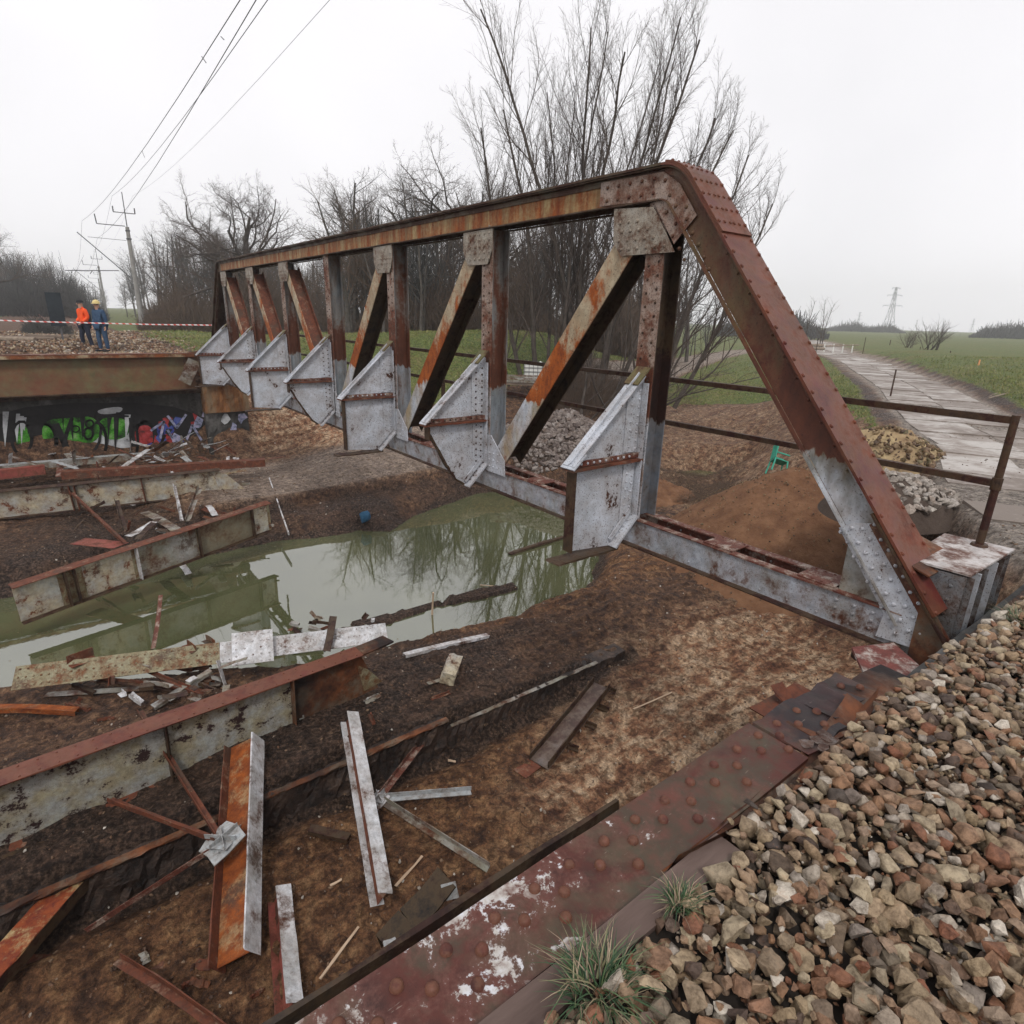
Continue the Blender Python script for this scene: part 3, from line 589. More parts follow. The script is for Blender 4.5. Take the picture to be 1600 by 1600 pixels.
M['wall_near'] = M['concrete']
fa = empty('far_abutment', (-4, 20.3, 0.4), 'black stained concrete abutment wall with graffiti at the far end of the truss', 'abutment')
slabmesh('wall', -14, -.45, 20.25, 21.2, .1, 2.72, M['stained_wall'], fa, .012, 1, 60, 14)
slabmesh('ledge', -14, -.45, 20.02, 21.2, 2.722, 2.86, M['dark_steel'], fa, .012, 2, 60, 2)
slabmesh('pedestal', -.45, 1.05, 19.7, 21.3, 2.03, 3.0, rust('rusty_block', (.2, .15, .1), .5, scale=2, stretch=(2, 1, .4), pos=True, rb=(.28, .12, .04)), fa, .012, 3, 12, 6)
slabmesh('wing_wall', -.42, 1.0, 19.85, 21.2, .0, 2.027, M['stained_wall'], fa, .02, 4, 16, 14)
# graffiti: flat paint on the wall
def paint_patch(name, pts, mat, off, y=20.25, seed=0, lab=None):
    r = random.Random(seed); P = [onS(px, py, y) for px, py in pts]
    # smooth the outline
    for _ in range(2):
        Q = []
        for i in range(len(P)):
            a_, b_ = P[i], P[(i+1) % len(P)]; Q += [a_*.75+b_*.25, a_*.25+b_*.75]
        P = Q
    mb = MB(fa.location); mb.prism([(p[0], y-.016-off, p[2]) for p in P], (0, -1, 0), .002)
    o = mb.build(name, mat, fa); 
    if lab: o['label'] = lab
    return o
gp = [('paint_black', [(-40,630),(330,628),(330,735),(-40,735)], 0.0),
      ('paint_white', [(20,715),(35,690),(70,682),(120,690),(160,672),(205,668),(206,706),(150,712),(80,722),(30,728)], .004),
      ('paint_green', [(24,668),(44,664),(48,700),(26,704)], .008), ('paint_green', [(66,656),(112,652),(152,650),(158,688),(120,696),(92,704),(66,694)], .008),
      ('paint_green', [(152,652),(198,652),(204,678),(184,688),(158,684)], .008),
      ('paint_red', [(208,668),(236,662),(240,690),(214,700)], .006),       ('paint_white', [(150,640),(192,634),(190,645),(156,648)], .004)]
for i, (mn, pts, off) in enumerate(gp): paint_patch('graffiti_patch', pts, M[mn], off, seed=i)
rq = random.Random(55)
for i in range(34):
    x0, y0 = rq.uniform(232, 322), rq.uniform(638, 700); n_ = rq.randint(4, 6); a0 = rq.random()*6
    pts = [(x0+rq.uniform(4, 13)*math.cos(a0+k*6.28/n_), y0+rq.uniform(4, 13)*math.sin(a0+k*6.28/n_)) for k in range(n_)]
    P = [onS(px, py, 20.25) for px, py in pts]; mb = MB(fa.location); mb.prism([(p[0], 20.25-.017-.0004*i, p[2]) for p in P], (0, -1, 0), .0003)
    mb.build('graffiti_patch', M[rq.choice(['paint_blue', 'paint_blue', 'paint_violet', 'paint_black', 'paint_black', 'paint_black', 'paint_red'])], fa)
for i in range(16):                            # black runs and dirt over the green letters
    x0 = rq.uniform(-5, 215); y0 = rq.uniform(640, 655); P = [onS(px, py, 20.25) for px, py in [(x0, y0), (x0+rq.uniform(3, 11), y0), (x0+rq.uniform(2, 6), y0+rq.uniform(15, 60)), (x0+rq.uniform(0, 3), y0+rq.uniform(10, 50))]]
    mb = MB(fa.location); mb.prism([(p[0], 20.25-.0345-.0003*i, p[2]) for p in P], (0, -1, 0), .0002); mb.build('graffiti_patch', M[rq.choice(['paint_black', 'paint_black', 'paint_white'])], fa)
def stroke(pts, wpx, mat, off):
    P = [onS(px, py, 20.25) for px, py in pts]; mb = MB(fa.location)
    w_ = wpx*.026
    for a_, b_ in zip(P[:-1], P[1:]):
        d_ = np.array([b_[0]-a_[0], b_[2]-a_[2]]); L = np.linalg.norm(d_)
        if L < 1e-4: continue
        d_ /= L; n_ = np.array([-d_[1], d_[0]])*w_/2; a2 = a_-np.array([d_[0], 0, d_[1]])*w_*.3; b2 = b_+np.array([d_[0], 0, d_[1]])*w_*.3
        y = 20.25-.030-off
        mb.add([(a2[0]+n_[0], y, a2[2]+n_[1]), (b2[0]+n_[0], y, b2[2]+n_[1]), (b2[0]-n_[0], y, b2[2]-n_[1]), (a2[0]-n_[0], y, a2[2]-n_[1])], [(0, 1, 2, 3)])
    return mb.build('graffiti_stroke', mat, fa)
def arc(cx_, cy_, rx, ry, a0, a1, n=14): return [(cx_+rx*math.cos(math.radians(a0+(a1-a0)*i/n)), cy_+ry*math.sin(math.radians(a0+(a1-a0)*i/n))) for i in range(n+1)]
BK = M['paint_black']
for i, (pts, w_) in enumerate([(arc(70,690,18,28,-100,110), 4), (arc(34,684,16,26,0,360), 3), ([(88,664),(100,690),(112,722)], 7), ([(112,654),(104,676),(96,716)], 4), (arc(140,662,6,6,0,360), 2.2), (arc(138,677,7,9,0,360), 2.4),
                      (arc(118,670,6,5,0,360), 1.6), (arc(150,690,16,30,-90,60), 3.5), ([(150,652),(158,668),(155,690),(146,706)], 3), (arc(205,690,10,30,-60,60), 3), ([(66,654),(150,648),(200,650)], 2.5), (arc(226,680,14,22,200,330), 3)]):
    stroke(pts, w_, BK, .011+.0006*i)
for i, pts in enumerate([[(262,650),(276,668),(290,648)], [(290,690),(300,664),(316,690)], [(272,690),(262,672)], [(236,672),(256,658),(250,684)]]): stroke(pts, 3, M['paint_violet'], .019+.0006*i)
# wing wall marks
for i, (x, y) in enumerate([(352,655),(365,668),(378,652),(370,690),(345,690),(382,680)]):
    r = random.Random(i); P = [onS(x+r.uniform(3,9)*math.cos(a_), y+r.uniform(5,13)*math.sin(a_), 19.85) for a_ in [k*.9 for k in range(7)]]
    mb = MB(fa.location); mb.prism([(p[0], 19.822, p[2]) for p in P], (0, -1, 0), .002); mb.build('pale_stain', M['paint_violet'] if i % 3 else M['paint_white'], fa)
na = empty('near_abutment', (-2, -3.1, 0), 'concrete abutment wall right below the camera carrying the gravel', 'abutment')
slabmesh('wing', 1.5, 3.6, -2.96, -3.4, -.4, 2.9, M['concrete'], na, .006, 8, 10, 8)
slabmesh('wall', -9, 1.5, -2.95, -3.38, -.6, 3.70, M['stained_wall'], na, .006, 7, 40, 12)

# old footing along the channel: a low dark uneven concrete strip with a pale upper arris
ft = empty('footing_strip', (-2.5, 2.1, .2), 'long dark footing strip crossing the floor under the red girder', 'footing')
t_ = NT('wet_footing'); c = t_.n('NewGeometry').outputs['Position']; n1 = t_.noise(c, 3, 8, .7); n2 = t_.noise(c, 16, 6, .7)
M['wet_footing'] = t_.done(t_.ramp(t_.math('ADD', t_.math('MULTIPLY', n1, .6), t_.math('MULTIPLY', n2, .4)), [(.40, (.010, .008, .008)), (.52, (.045, .028, .021)), (.62, (.11, .07, .05))]), .5); t_.bump(t_.math('ADD', n1, n2), 1.0, .04)
slabmesh('strip', -9, -1.3, 1.98, 2.42, -.5, .40, M['wet_footing'], ft, .03, 17, 110, 7)
slabmesh('sill', -1.3, 2.3, 2.02, 2.30, -.5, .22, M['wet_footing'], ft, .03, 19, 50, 5)
slabmesh('arris', -1.3, 1.6, 2.00, 2.06, .222, .236, M['scrap_grey'], ft, .008, 20, 40, 1)
slabmesh('arris', -9, -1.3, 1.94, 2.02, .402, .425, M['scrap_burnt'], ft, .012, 18, 90, 1)

# ------------------------------------------------------------------ the truss
TR = empty('bridge_truss', (0, -2.8, 3.2), 'rusty riveted steel truss girder standing across the river with sloping red end post', 'bridge truss')
TO = (0, -2.8, 3.2)
SV = [0.2+2.8*k for k in range(7)]             # verticals
ZT, ZB = 6.95, 3.27
S0, S8 = -2.72, 19.9
rv = random.Random(11)
def path_arc(corner_a, corner, corner_b, r, n=8):
    """polyline a -> rounded corner -> b in the (s, z) plane"""
    A0, C0, B0 = [V((p[0], p[1])) for p in (corner_a, corner, corner_b)]
    d1 = (A0-C0).normalized(); d2 = (B0-C0).normalized(); ang = d1.angle(d2); t = r/math.tan(ang/2)
    p1 = C0+d1*t; p2 = C0+d2*t; bis = (d1+d2).normalized(); cen = C0+bis*(r/math.sin(ang/2)); pts = []
    a1 = math.atan2(p1.y-cen.y, p1.x-cen.x); a2 = math.atan2(p2.y-cen.y, p2.x-cen.x)
    while a2-a1 > math.pi: a2 -= 2*math.pi
    while a2-a1 < -math.pi: a2 += 2*math.pi
    return [(cen.x+r*math.cos(a1+(a2-a1)*i/n), cen.y+r*math.sin(a1+(a2-a1)*i/n)) for i in range(n+1)]
def sweep(mb, path, rects, inner):
    """sweep rects (d0,d1,n0,n1) along an (s,z) path; n is measured outward from the path (away from `inner`)"""
    P = [V((0, p[0], p[1])) for p in path]; N = []
    for i in range(len(P)):
        ta = (P[i]-P[i-1]).normalized() if i else (P[1]-P[0]).normalized()
        tb = (P[i+1]-P[i]).normalized() if i < len(P)-1 else ta
        na_ = V((0, -ta.z, ta.y)); nb_ = V((0, -tb.z, tb.y)); n_ = (na_+nb_).normalized(); n_ = n_/max(n_.dot(na_), .4)
        N.append(n_)
    sgn = 1 if (V((0, inner[0], inner[1]))-P[len(P)//2]).dot(N[len(P)//2]) < 0 else -1
    for (d0, d1, n0, n1) in rects:
        vs = []; fs = []
        for p, n_ in zip(P, N):
            for (d, nn) in ((d0, n0), (d1, n0), (d1, n1), (d0, n1)):
                q = p+n_*(sgn*nn); vs.append((d, q.y, q.z))
        for i in range(len(P)-1):
            for k in range(4): k2 = (k+1) % 4; fs.append((i*4+k, i*4+k2, i*4+4+k2, i*4+4+k))
        fs.append((3, 2, 1, 0)); b = (len(P)-1)*4; fs.append((b, b+1, b+2, b+3)); mb.add(vs, fs)
def along(path, step, start=.05):
    out_ = []; acc = start
    for a_, b_ in zip(path[:-1], path[1:]):
        A0, B0 = V((a_[0], a_[1])), V((b_[0], b_[1])); L = (B0-A0).length; d = (B0-A0)/L if L else V((0, 0))
        while acc <= L: p = A0+d*acc; out_.append((p.x, p.y, d.x, d.y)); acc += step
        acc -= L
    return out_
near_c, far_c = (0.0, ZT), (17.35, ZT)
endN, endF = (-2.70, 3.62), (19.95, 3.62)
arcN = path_arc((8, ZT), near_c, endN, .42, 9); arcF = path_arc((8, ZT), far_c, endF, .42, 9)
ins = (8.5, 4.0)
# chord: path from near arc start to far arc start, subdivided
cs = [(arcN[0][0]+(arcF[0][0]-arcN[0][0])*i/40, ZT+rv.uniform(-.004, .004)) for i in range(41)]
cs[0] = arcN[0]; cs[-1] = arcF[0]
def cover(name, path, mat): mb = MB(TO); sweep(mb, path, [(-.075, .375, .0, .022)], ins); return mb.build(name, mat, TR)
cover('top_plate', cs, M['chord_dark'])
postN = arcN+[(arcN[-1][0]+(endN[0]-arcN[-1][0])*t, arcN[-1][1]+(endN[1]-arcN[-1][1])*t) for t in (.25, .5, .75, 1)]
postF = arcF+[(arcF[-1][0]+(endF[0]-arcF[-1][0])*t, arcF[-1][1]+(endF[1]-arcF[-1][1])*t) for t in (.25, .5, .75, 1)]
o = cover('top_plate', postN, M['red_plate']); o['label'] = 'red riveted cover plate of the near end post'
cover('top_plate', postF, M['chord_dark'])
# doubled cover on the upper corner
spl = [p for p in postN if p[1] > 6.25]; 
A0, B0 = V(postN[len(spl)-1]), V(postN[len(spl)]); t = (A0.y-6.32)/(A0.y-B0.y); spl = spl[1:]+[tuple(A0.lerp(B0, t))]
mb = MB(TO); sweep(mb, spl, [(-.072, .372, .023, .040)], ins); mb.build('splice_plate', M['red_plate'], TR)
for path, mi, mo in ((cs, 'chord_rust', 'chord_dark'), (postN, 'post_web', 'post_web'), (postF, 'chord_dark', 'chord_dark')):
    mb = MB(TO); sweep(mb, path, [(0.0, .014, -.268, -.002)], ins); mb.build('web_plate', M[mi], TR)
    mb = MB(TO); sweep(mb, path, [(.29, .304, -.268, -.002)], ins); mb.build('web_plate', M[mo], TR)
    mb = MB(TO); sweep(mb, path, [(-.060, -.002, -.016, -.003), (-.014, -.002, -.075, -.017)], ins); mb.build('angle_flange', M[mi if mi != 'chord_rust' else 'chord_dark'], TR)
    mb = MB(TO); sweep(mb, path, [(-.055, -.002, -.284, -.271), (.306, .36, -.284, -.271)], ins); mb.build('angle_flange', M['chord_dark'] if mi != 'post_web' else M['post_web'], TR)
# corner gusset, riveted, on the face of the web
mb = MB(TO)
mb.prism([(-.016, s, z) for s, z in [(1.0, 6.92), (1.0, 6.70), (.30, 6.68), (.0, 6.28), (-.22, 6.50), (.0, 6.78), (.2, 6.905)]], (-1, 0, 0), .010); mb.build('gusset_plate', M['truss_vert'], TR)
mb = MB(TO)
for s, z in [(.9, 6.86), (.75, 6.86), (.6, 6.86), (.45, 6.86), (.3, 6.86), (.9, 6.74), (.75, 6.74), (.6, 6.74), (.45, 6.74), (.3, 6.74), (.17, 6.83), (.1, 6.7), (.02, 6.6), (.12, 6.56), (0, 6.45), (-.1, 6.58), (.02, 6.35), (-.12, 6.48), (-.18, 6.36), (-.05, 6.24), (-.26, 6.26), (-.12, 6.14), (-.33, 6.15), (-.4, 6.05)]:
    mb.rivet((-.026 if s > -.15 and z > 6.3 else 0.0, s, z), (-1, 0, 0), .020)
tag(mb.build('rivet_heads', M['post_web'], TR), kind='stuff')
# rivets on the red cover plate
mb = MB(TO)
for (s, z, ds, dz) in along(postN, .155, .1):
    n_ = V((0, -dz, ds)); n_ = n_ if n_.z > 0 else -n_
    off = .040 if z > 6.34 else .022
    for d in (-.045, .345): mb.rivet(V((d, s, z))+n_*off, n_, .019)
    if z > 6.34:
        for d in (.04, .12, .18, .26): mb.rivet(V((d, s, z))+n_*off, n_, .017)
o = mb.build('rivet_heads', M['red_plate'], TR); tag(o, kind='stuff')
mb = MB(TO)
for (s, z, ds, dz) in along(postN, .21, .3):
    n_ = V((0, -dz, ds)); n_ = n_ if n_.z > 0 else -n_
    if z < 6.2:
        q = V((0, s, z))-n_*.045; mb.rivet((-.014, q.y, q.z), (-1, 0, 0), .016)
tag(mb.build('rivet_heads', M['post_web'], TR), kind='stuff')
def member(name, p, q, w, mf, mw, rivets=2, d0=-.006, dep=.27, rstep=.12, rsz=.015):
    """I member in the truss plane: two flanges facing across the bridge, a web between"""
    P = V((0, p[0], p[1])); Q = V((0, q[0], q[1])); ax = (Q-P).normalized()
    root = None; u = V((1, 0, 0))
    mb = MB(TO); mb.bar(P, Q, u, (d0, d0+.014, -w/2, w/2), 6, .0015, rv); f1 = mb.build(name, M[mf], TR)
    mb = MB(TO); mb.bar(P, Q, u, (d0+.0145, d0+.026, -w/2+.0, -w/2+.06), 1).bar(P, Q, u, (d0+.0145, d0+.026, w/2-.06, w/2), 1); mb.build('edge_angle', M[mw], f1).location = (0, 0, 0)
    mb = MB(TO); mb.bar(P, Q, u, (d0+.027, d0+dep-.016, -.006, .006), 1); mb.build('web', M[mw], f1)
    mb = MB(TO); mb.bar(P, Q, u, (d0+dep-.015, d0+dep, -w/2, w/2), 1); mb.build('flange', M[mw], f1)
    if rivets:
        mb = MB(TO); L = (Q-P).length; n = int(L/rstep); v = ax.cross(u)
        for i in range(n):
            c = P+ax*(L*(i+.5)/n)
            for e_ in (-1, 1): mb.rivet(c+v*(e_*w*.27)+V((d0, 0, 0))+ax*(.0 if e_ > 0 else rstep*.3), (-1, 0, 0), rsz)
        tag(mb.build('rivet_heads', M['dark_steel'] if rivets == 3 else M[mf], f1), kind='stuff')
    return f1
# verticals and diagonals
for k, s in enumerate(SV):
    member('vertical', (s+.035 if k == 0 else s+.03, 3.55), (s+.03, 6.665), .225, 'truss_vert' if k < 6 else 'web_member', 'web_member' if k else 'shade_under_low', 3, dep=.28)
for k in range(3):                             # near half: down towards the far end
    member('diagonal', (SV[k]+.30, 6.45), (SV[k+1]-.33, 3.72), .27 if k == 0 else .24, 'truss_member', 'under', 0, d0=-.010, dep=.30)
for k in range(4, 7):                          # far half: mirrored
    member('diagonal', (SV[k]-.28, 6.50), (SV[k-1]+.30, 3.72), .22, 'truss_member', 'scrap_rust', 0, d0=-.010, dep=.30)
for k, s in enumerate(SV):
    sg = 1 if k < 3 else -1
    if k == 3: sg = 0
    # upper gusset
    if sg:
        pts = [(s-.12*sg, 6.655), (s+.55*sg, 6.655), (s+.55*sg, 6.42), (s+.44*sg, 6.24), (s-.02*sg if k else s-.08, 6.24), (s-.12*sg, 6.42 if k else 6.26)]
        if k == 0: pts = [(s+.58, 6.655), (s+.56, 6.34), (s+.44, 6.21), (s-.22, 6.21), (s-.16, 6.30), (s+.08, 6.62)]
        mb = MB(TO); mb.prism([(-.026, a_, b_) for a_, b_ in pts], (-1, 0, 0), .012); mb.build('gusset_plate', M['gusset'], TR)
        mb = MB(TO)
        for j in range(26 if k < 2 else 16):
            ss, zz = s+sg*rv.uniform(-.05, .5), rv.choice([6.3, 6.38, 6.46, 6.54, 6.61])
            if k == 0: ss = s-.1+.11*(j % 6)+(.03 if (j//6) % 2 else 0); zz = 6.27+.082*(j//6)
            else: ss = s+sg*(-.06+.11*(j % 5)); zz = 6.31+.075*(j//5)
            if k == 0 and ss < s-.02+(zz-6.3)*.8 and zz > 6.33: continue
            mb.rivet((-.037, ss, zz), (-1, 0, 0), .019)
        tag(mb.build('rivet_heads', M['gusset'], TR), kind='stuff')
    # lower gusset
    w_ = .48 if sg else .3
    for e_ in ([] if k == 0 else [-1] if k < 3 else [1] if k > 3 else [1, -1]):
        mb = MB(TO); pts = [(s-.11*e_, 3.55), (s-.11*e_, 3.98), (s+.16*e_, 4.02), (s+w_*e_, 3.72), (s+w_*e_*1.05, 3.50), (s+.1*e_, 3.50)]
        mb.prism([(-.026, a_, b_) for a_, b_ in pts], (-1, 0, 0), .012); mb.build('gusset_plate', M['truss_grey'], TR)
        mb = MB(TO)
        for j in range(16): 
            ss = s+e_*(-.05+.095*(j % 5)); zz = 3.58+.095*(j//5)
            if (ss-s)*e_ > .25 and zz > 3.8: continue
            mb.rivet((-.037, ss, zz), (-1, 0, 0), .016)
        tag(mb.build('rivet_heads', M['truss_grey'], TR), kind='stuff')
# bottom chord, cranked slightly at every joint
def bc(name, rect, mat, s0=-2.5, s1=19.6, n=60): 
    mb = MB(TO); d0, d1, z0, z1 = rect; zc = (z0+z1)/2; hz_ = (z1-z0)/2; mb.bar((0, s0, zc), (0, s1, zc), (1, 0, 0), (d0, d1, -hz_, hz_), n, .0022, rv); return mb.build(name, mat, TR)
bc('chord_plate', (-.012, .0, 3.262, 3.53), M['bchord_in'])
bc('chord_plate', (.30, .312, 3.262, 3.53), M['bchord_rust'])
bc('angle_flange', (-.085, -.014, 3.248, 3.262), M['dark_steel']); bc('angle_flange', (.314, .385, 3.248, 3.262), M['dark_steel'])
bc('angle_flange', (-.030, .055, 3.532, 3.546), M['bchord_rust']); bc('angle_flange', (.235, .33, 3.532, 3.546), M['bchord_rust'])
for k in range(-1, 7):
    for f in (.28, .62):
        s = (SV[k] if k >= 0 else -2.6)+2.8*f
        if s > 19: continue
        mb = MB(TO); mb.bar((0, s-.16, 3.553), (0, s+.16, 3.553), (1, 0, 0), (.0, .30, -.005, .005), 2, .001, rv); pl = mb.build('batten_plate', M['bchord_rust'], TR)
        mb = MB(TO)
        for a_ in (.03, .27):
            for b_ in (-.12, -.04, .04, .12): mb.rivet((a_, s+b_, 3.556), (0, 0, 1), .014)
        tag(mb.build('rivet_heads', M['bchord_rust'], pl), kind='stuff')
mb = MB(TO)
s = -2.4
while s < 19.5:
    if rv.random() < .8: mb.rivet((-.012, s, 3.30), (-1, 0, 0), .013)
    if rv.random() < .75: mb.rivet((.305, s+.05, 3.42), (-1, 0, 0), .013); mb.rivet((.30, s+.1, 3.47), (-1, 0, 0), .012)
    s += .26
for k in range(3):
    s = -2.3+.14*k
    for z in (3.33, 3.40, 3.47): mb.rivet((-.012, s, z), (-1, 0, 0), .015)
tag(mb.build('rivet_heads', M['bchord_in'], TR), kind='stuff')

# brackets: triangular knee plates over the stubs of the cut cross girders
tg = M['truss_grey']; M['cap_olive'] = rust('cap_olive', (.13, .125, .055), .35, scale=6, pos=True, spk=.7, rb=(.09, .05, .03))
for k, s in enumerate(SV):
    cut = k % 2 == 1
    br = mesh_obj('bracket', *[(lambda m_: (m_.v, m_.f))(MB(TO).prism([(-.97, s-.006, 4.245), (-.03, s-.006, 4.245), (-.03, s-.006, 5.06), (-.12, s-.006, 5.02)], (0, 1, 0), .012))][0], tg, TR)
    def part(nm, mb, mat=tg, stuff=False):
        o = mb.build(nm, mat, br)
        if stuff: tag(o, kind='stuff')
        return o
    # lower plate = stub of the cross girder web
    if cut: pts = [(-.93, 4.195), (-.92, 4.08), (-.80, 3.86), (-.66, 3.62), (-.52, 3.42), (-.40, 3.33), (-.26, 3.36), (-.03, 3.62), (-.03, 4.195)]
    else: pts = [(-.94, 4.195), (-.93, 3.9), (-.945, 3.6), (-.93, 3.36), (-.32, 3.30), (-.03, 3.55), (-.03, 4.195)]
    mb = MB(TO).prism([(a_+rv.uniform(-.006, .006), s-.006, b_) for a_, b_ in pts], (0, 1, 0), .012); part('stub_web', mb)
    part('edge_stiffener', MB(TO).bar((0, s, 0), (0, s+.001, 0), (1, 0, 0), (0, 0, 0, 0)) if False else MB(TO).prism([(-.965, s-.06, 3.36 if not cut else 4.02), (-.945, s-.06, 3.36 if not cut else 4.02), (-.945, s-.06, 4.19), (-.965, s-.06, 4.19)], (0, 1, 0), .12), M['dark_steel'])
    if cut:
        mb = MB(TO)
        for a_, b_ in zip(pts[1:5], pts[2:6]): mb.bar((a_[0], s, a_[1]), (b_[0], s, b_[1]), (0, 1, 0), (-.022, .022, -.014, .016), 3, .006, rv)
        part('torch_cut_edge', mb, M['dark_steel'])
    # shelf and sloping flange (two angles side by side)
    part('shelf', MB(TO).bar((-1.02, s, 4.215), (-.03, s, 4.215), (0, 1, 0), (-.085, .085, -.012, .012), 8, .003, rv), M['scrap_rust'])
    part('shelf_angle', MB(TO).bar((-.93, s-.03, 4.262), (-.05, s-.03, 4.262), (0, 1, 0), (-.012, .012, -.026, .026), 12, .003, rv), M['bchord_rust'])
    a_, b_ = V((-1.00, s, 4.25)), V((-.10, s, 5.07))
    for sd_ in (-1, 1):
        lo = (sd_*.004, sd_*.082); part('slope_flange', MB(TO).bar(a_, b_, (0, 1, 0), (min(lo), max(lo), -.004, .010), 8, .002, rv), tg)
    part('toe_plate', MB(TO).bar(a_+V((-.03, 0, -.015)), a_+V((.13, 0, .12)), (0, 1, 0), (-.095, .095, -.020, -.006), 1), tg)
    part('edge_angle', MB(TO).bar(a_+V((.03, -.02, 0)), b_+V((0, -.02, 0)), (0, 1, 0), (-.004, .004, .012, .055), 6, .001, rv), M['truss_grey'])
    part('angle_leg', MB(TO).bar((-.16, s-.014, 4.30), (-.16, s-.014, 4.95 if k else 4.93), (0, 1, 0), (-.006, .006, -.075, .11), 4, .001, rv), tg)
    part('angle_leg', MB(TO).bar((-.16, s-.014, 3.50), (-.16, s-.014, 4.185), (0, 1, 0), (-.006, .006, -.075, .085), 4, .001, rv), tg)
    part('angle_leg', MB(TO).bar((-.05, s-.05, 3.6), (-.05, s-.05, 5.0), (1, 0, 0), (-.008, .004, -.035, .035), 4, .001, rv), tg)
    part('brace_plate', MB(TO).bar((-.36, s-.02, 3.30), (-.05, s-.02, 3.60), (0, 1, 0), (-.09, .03, -.012, .012), 4, .002, rv), tg)
    part('brace_plate', MB(TO).bar((-.36, s-.03, 3.36), (-.08, s-.03, 3.64), (0, 1, 0), (-.006, .006, -.0, .06), 4, .002, rv), tg)
    if not cut: part('bottom_flange', MB(TO).bar((-1.14, s, 3.285), (-.30, s, 3.285), (0, 1, 0), (-.10, .10, -.012, .008), 8, .006, rv, .03), M['dark_steel'])
    mb = MB(TO)
    for j in range(8 if k < 4 else 6):
        z = 4.33+j*.085
        if z < 4.98-.0: 
            if -.2 < 1: mb.rivet((-.10, s-.020, z), (0, -1, 0), .014)
            if z < 4.92: mb.rivet((-.20, s-.020, z+.03), (0, -1, 0), .014)
        if z-.84 < 4.17: mb.rivet((-.11, s-.020, z-.80), (0, -1, 0), .014); mb.rivet((-.19, s-.020, z-.77), (0, -1, 0), .014)
    for j in range(9): mb.rivet((-.88+.085*j, s-.043, 4.262), (0, -1, 0), .015)
    for j in range(4): mb.rivet((-1.0+.06*(j % 2)+.05, s+(-.05 if j < 2 else .05), 4.285+.052*(j % 2)), (-.6, 0, .7), .014)
    for j in range(5): mb.rivet((-.30+.055*j, s-.04, 3.395+.055*j), (0, -1, 0), .011)
    part('rivet_heads', mb, M['dark_steel'] if k % 2 else tg, True)
    # greenish cap where the sloping flange meets the vertical
    part('cap_plate', MB(TO).bar((-.22, s, 4.99), (-.045, s, 5.15), (0, 1, 0), (-.09, .09, -.004, .010), 2), M['cap_olive'])

# near foot of the end post: white gusset, inner stiffener, end box
mb = MB(TO)
mb.prism([(-.020, s, z) for s, z in [(-2.38, 3.50), (-1.93, 4.07), (-2.03, 4.14), (-2.16, 4.17), (-2.66, 3.58), (-2.70, 3.32), (-2.36, 3.30)]], (-1, 0, 0), .010); mb.build('gusset_plate', M['truss_grey'], TR)
mb = MB(TO)
for j in range(34):
    a_ = (j % 9)/8; b_ = (j//9)/3.0
    s = -1.93-.54*a_-.23*b_; z = 4.14-.66*a_+.11*b_+.02*(j % 2)
    q = V((s, z)); mb.rivet((-.030, s-.02, z-.10), (-1, 0, 0), .017)
tag(mb.build('rivet_heads', M['truss_grey'], TR), kind='stuff')
mb = MB(TO); mb.bar((0, -2.16, 4.26), (0, -2.82, 3.45), (1, 0, 0), (-.085, -.035, -.008, .010), 6, .003, rv); mb.build('edge_angle', M['dark_steel'], TR)
mb = MB(TO); mb.bar((0, -2.22, 4.22), (0, -2.86, 3.44), (1, 0, 0), (-.034, -.030, -.10, .004), 4, .002, rv); mb.build('edge_angle', M['scrap_rust'], TR)
mb = MB(TO); mb.prism([(.1, -2.1, 4.28), (.37, -2.1, 4.28), (.37, -2.28, 4.06), (.1, -2.28, 4.06)], (0, -.77, .64), .012); mb.build('patch_plate', M['zinc'], TR)
# end box
mb = MB(TO); mb.prism([(-.12, -2.30, 3.90), (1.18, -2.30, 3.90), (1.18, -2.98, 3.90), (-.12, -2.98, 3.90)] if False else [(.14, -2.38, 3.915), (1.06, -2.34, 3.915), (1.12, -2.82, 3.915), (.16, -2.80, 3.915)], (0, 0, 1), .016); mb.build('box_lid', rust('box_lid', (.62, .60, .60), .40, scale=4.4, pos=True, spk=.4, rb=(.15, .07, .05), ra=(.07, .035, .028)), TR)
bx = M['box_grey']
for (x0, x1, y0, y1) in ((.16, .175, -2.78, -2.42), (1.04, 1.055, -2.78, -2.42), (.177, 1.038, -2.75, -2.735), (.177, 1.038, -2.45, -2.435)):
    MB(TO).box((x0, y0, 3.16), (x1, y1, 3.90)).build('box_side', bx, TR)
for x in (.20, .34, .50, .72, .88, 1.02): MB(TO).box((x-.006, -2.82, 3.16), (x+.006, -2.752, 3.90)).build('box_stiffener', M['truss_grey'] if x in (.34, .72) else bx, TR)
MB(TO).box((.0, -2.92, 3.11), (1.2, -2.3, 3.158)).build('bearing_plate', M['dark_steel'], TR)
mb = MB(TO)
for j in range(6):
    for x in (.25, .40, .58, .80): mb.rivet((x, -2.755, 3.26+.11*j), (0, -1, 0), .015)
    mb.rivet((.16, -2.5, 3.26+.11*j), (-1, 0, 0), .015); mb.rivet((.16, -2.7, 3.26+.11*j), (-1, 0, 0), .015)
tag(mb.build('rivet_heads', bx, TR), kind='stuff')
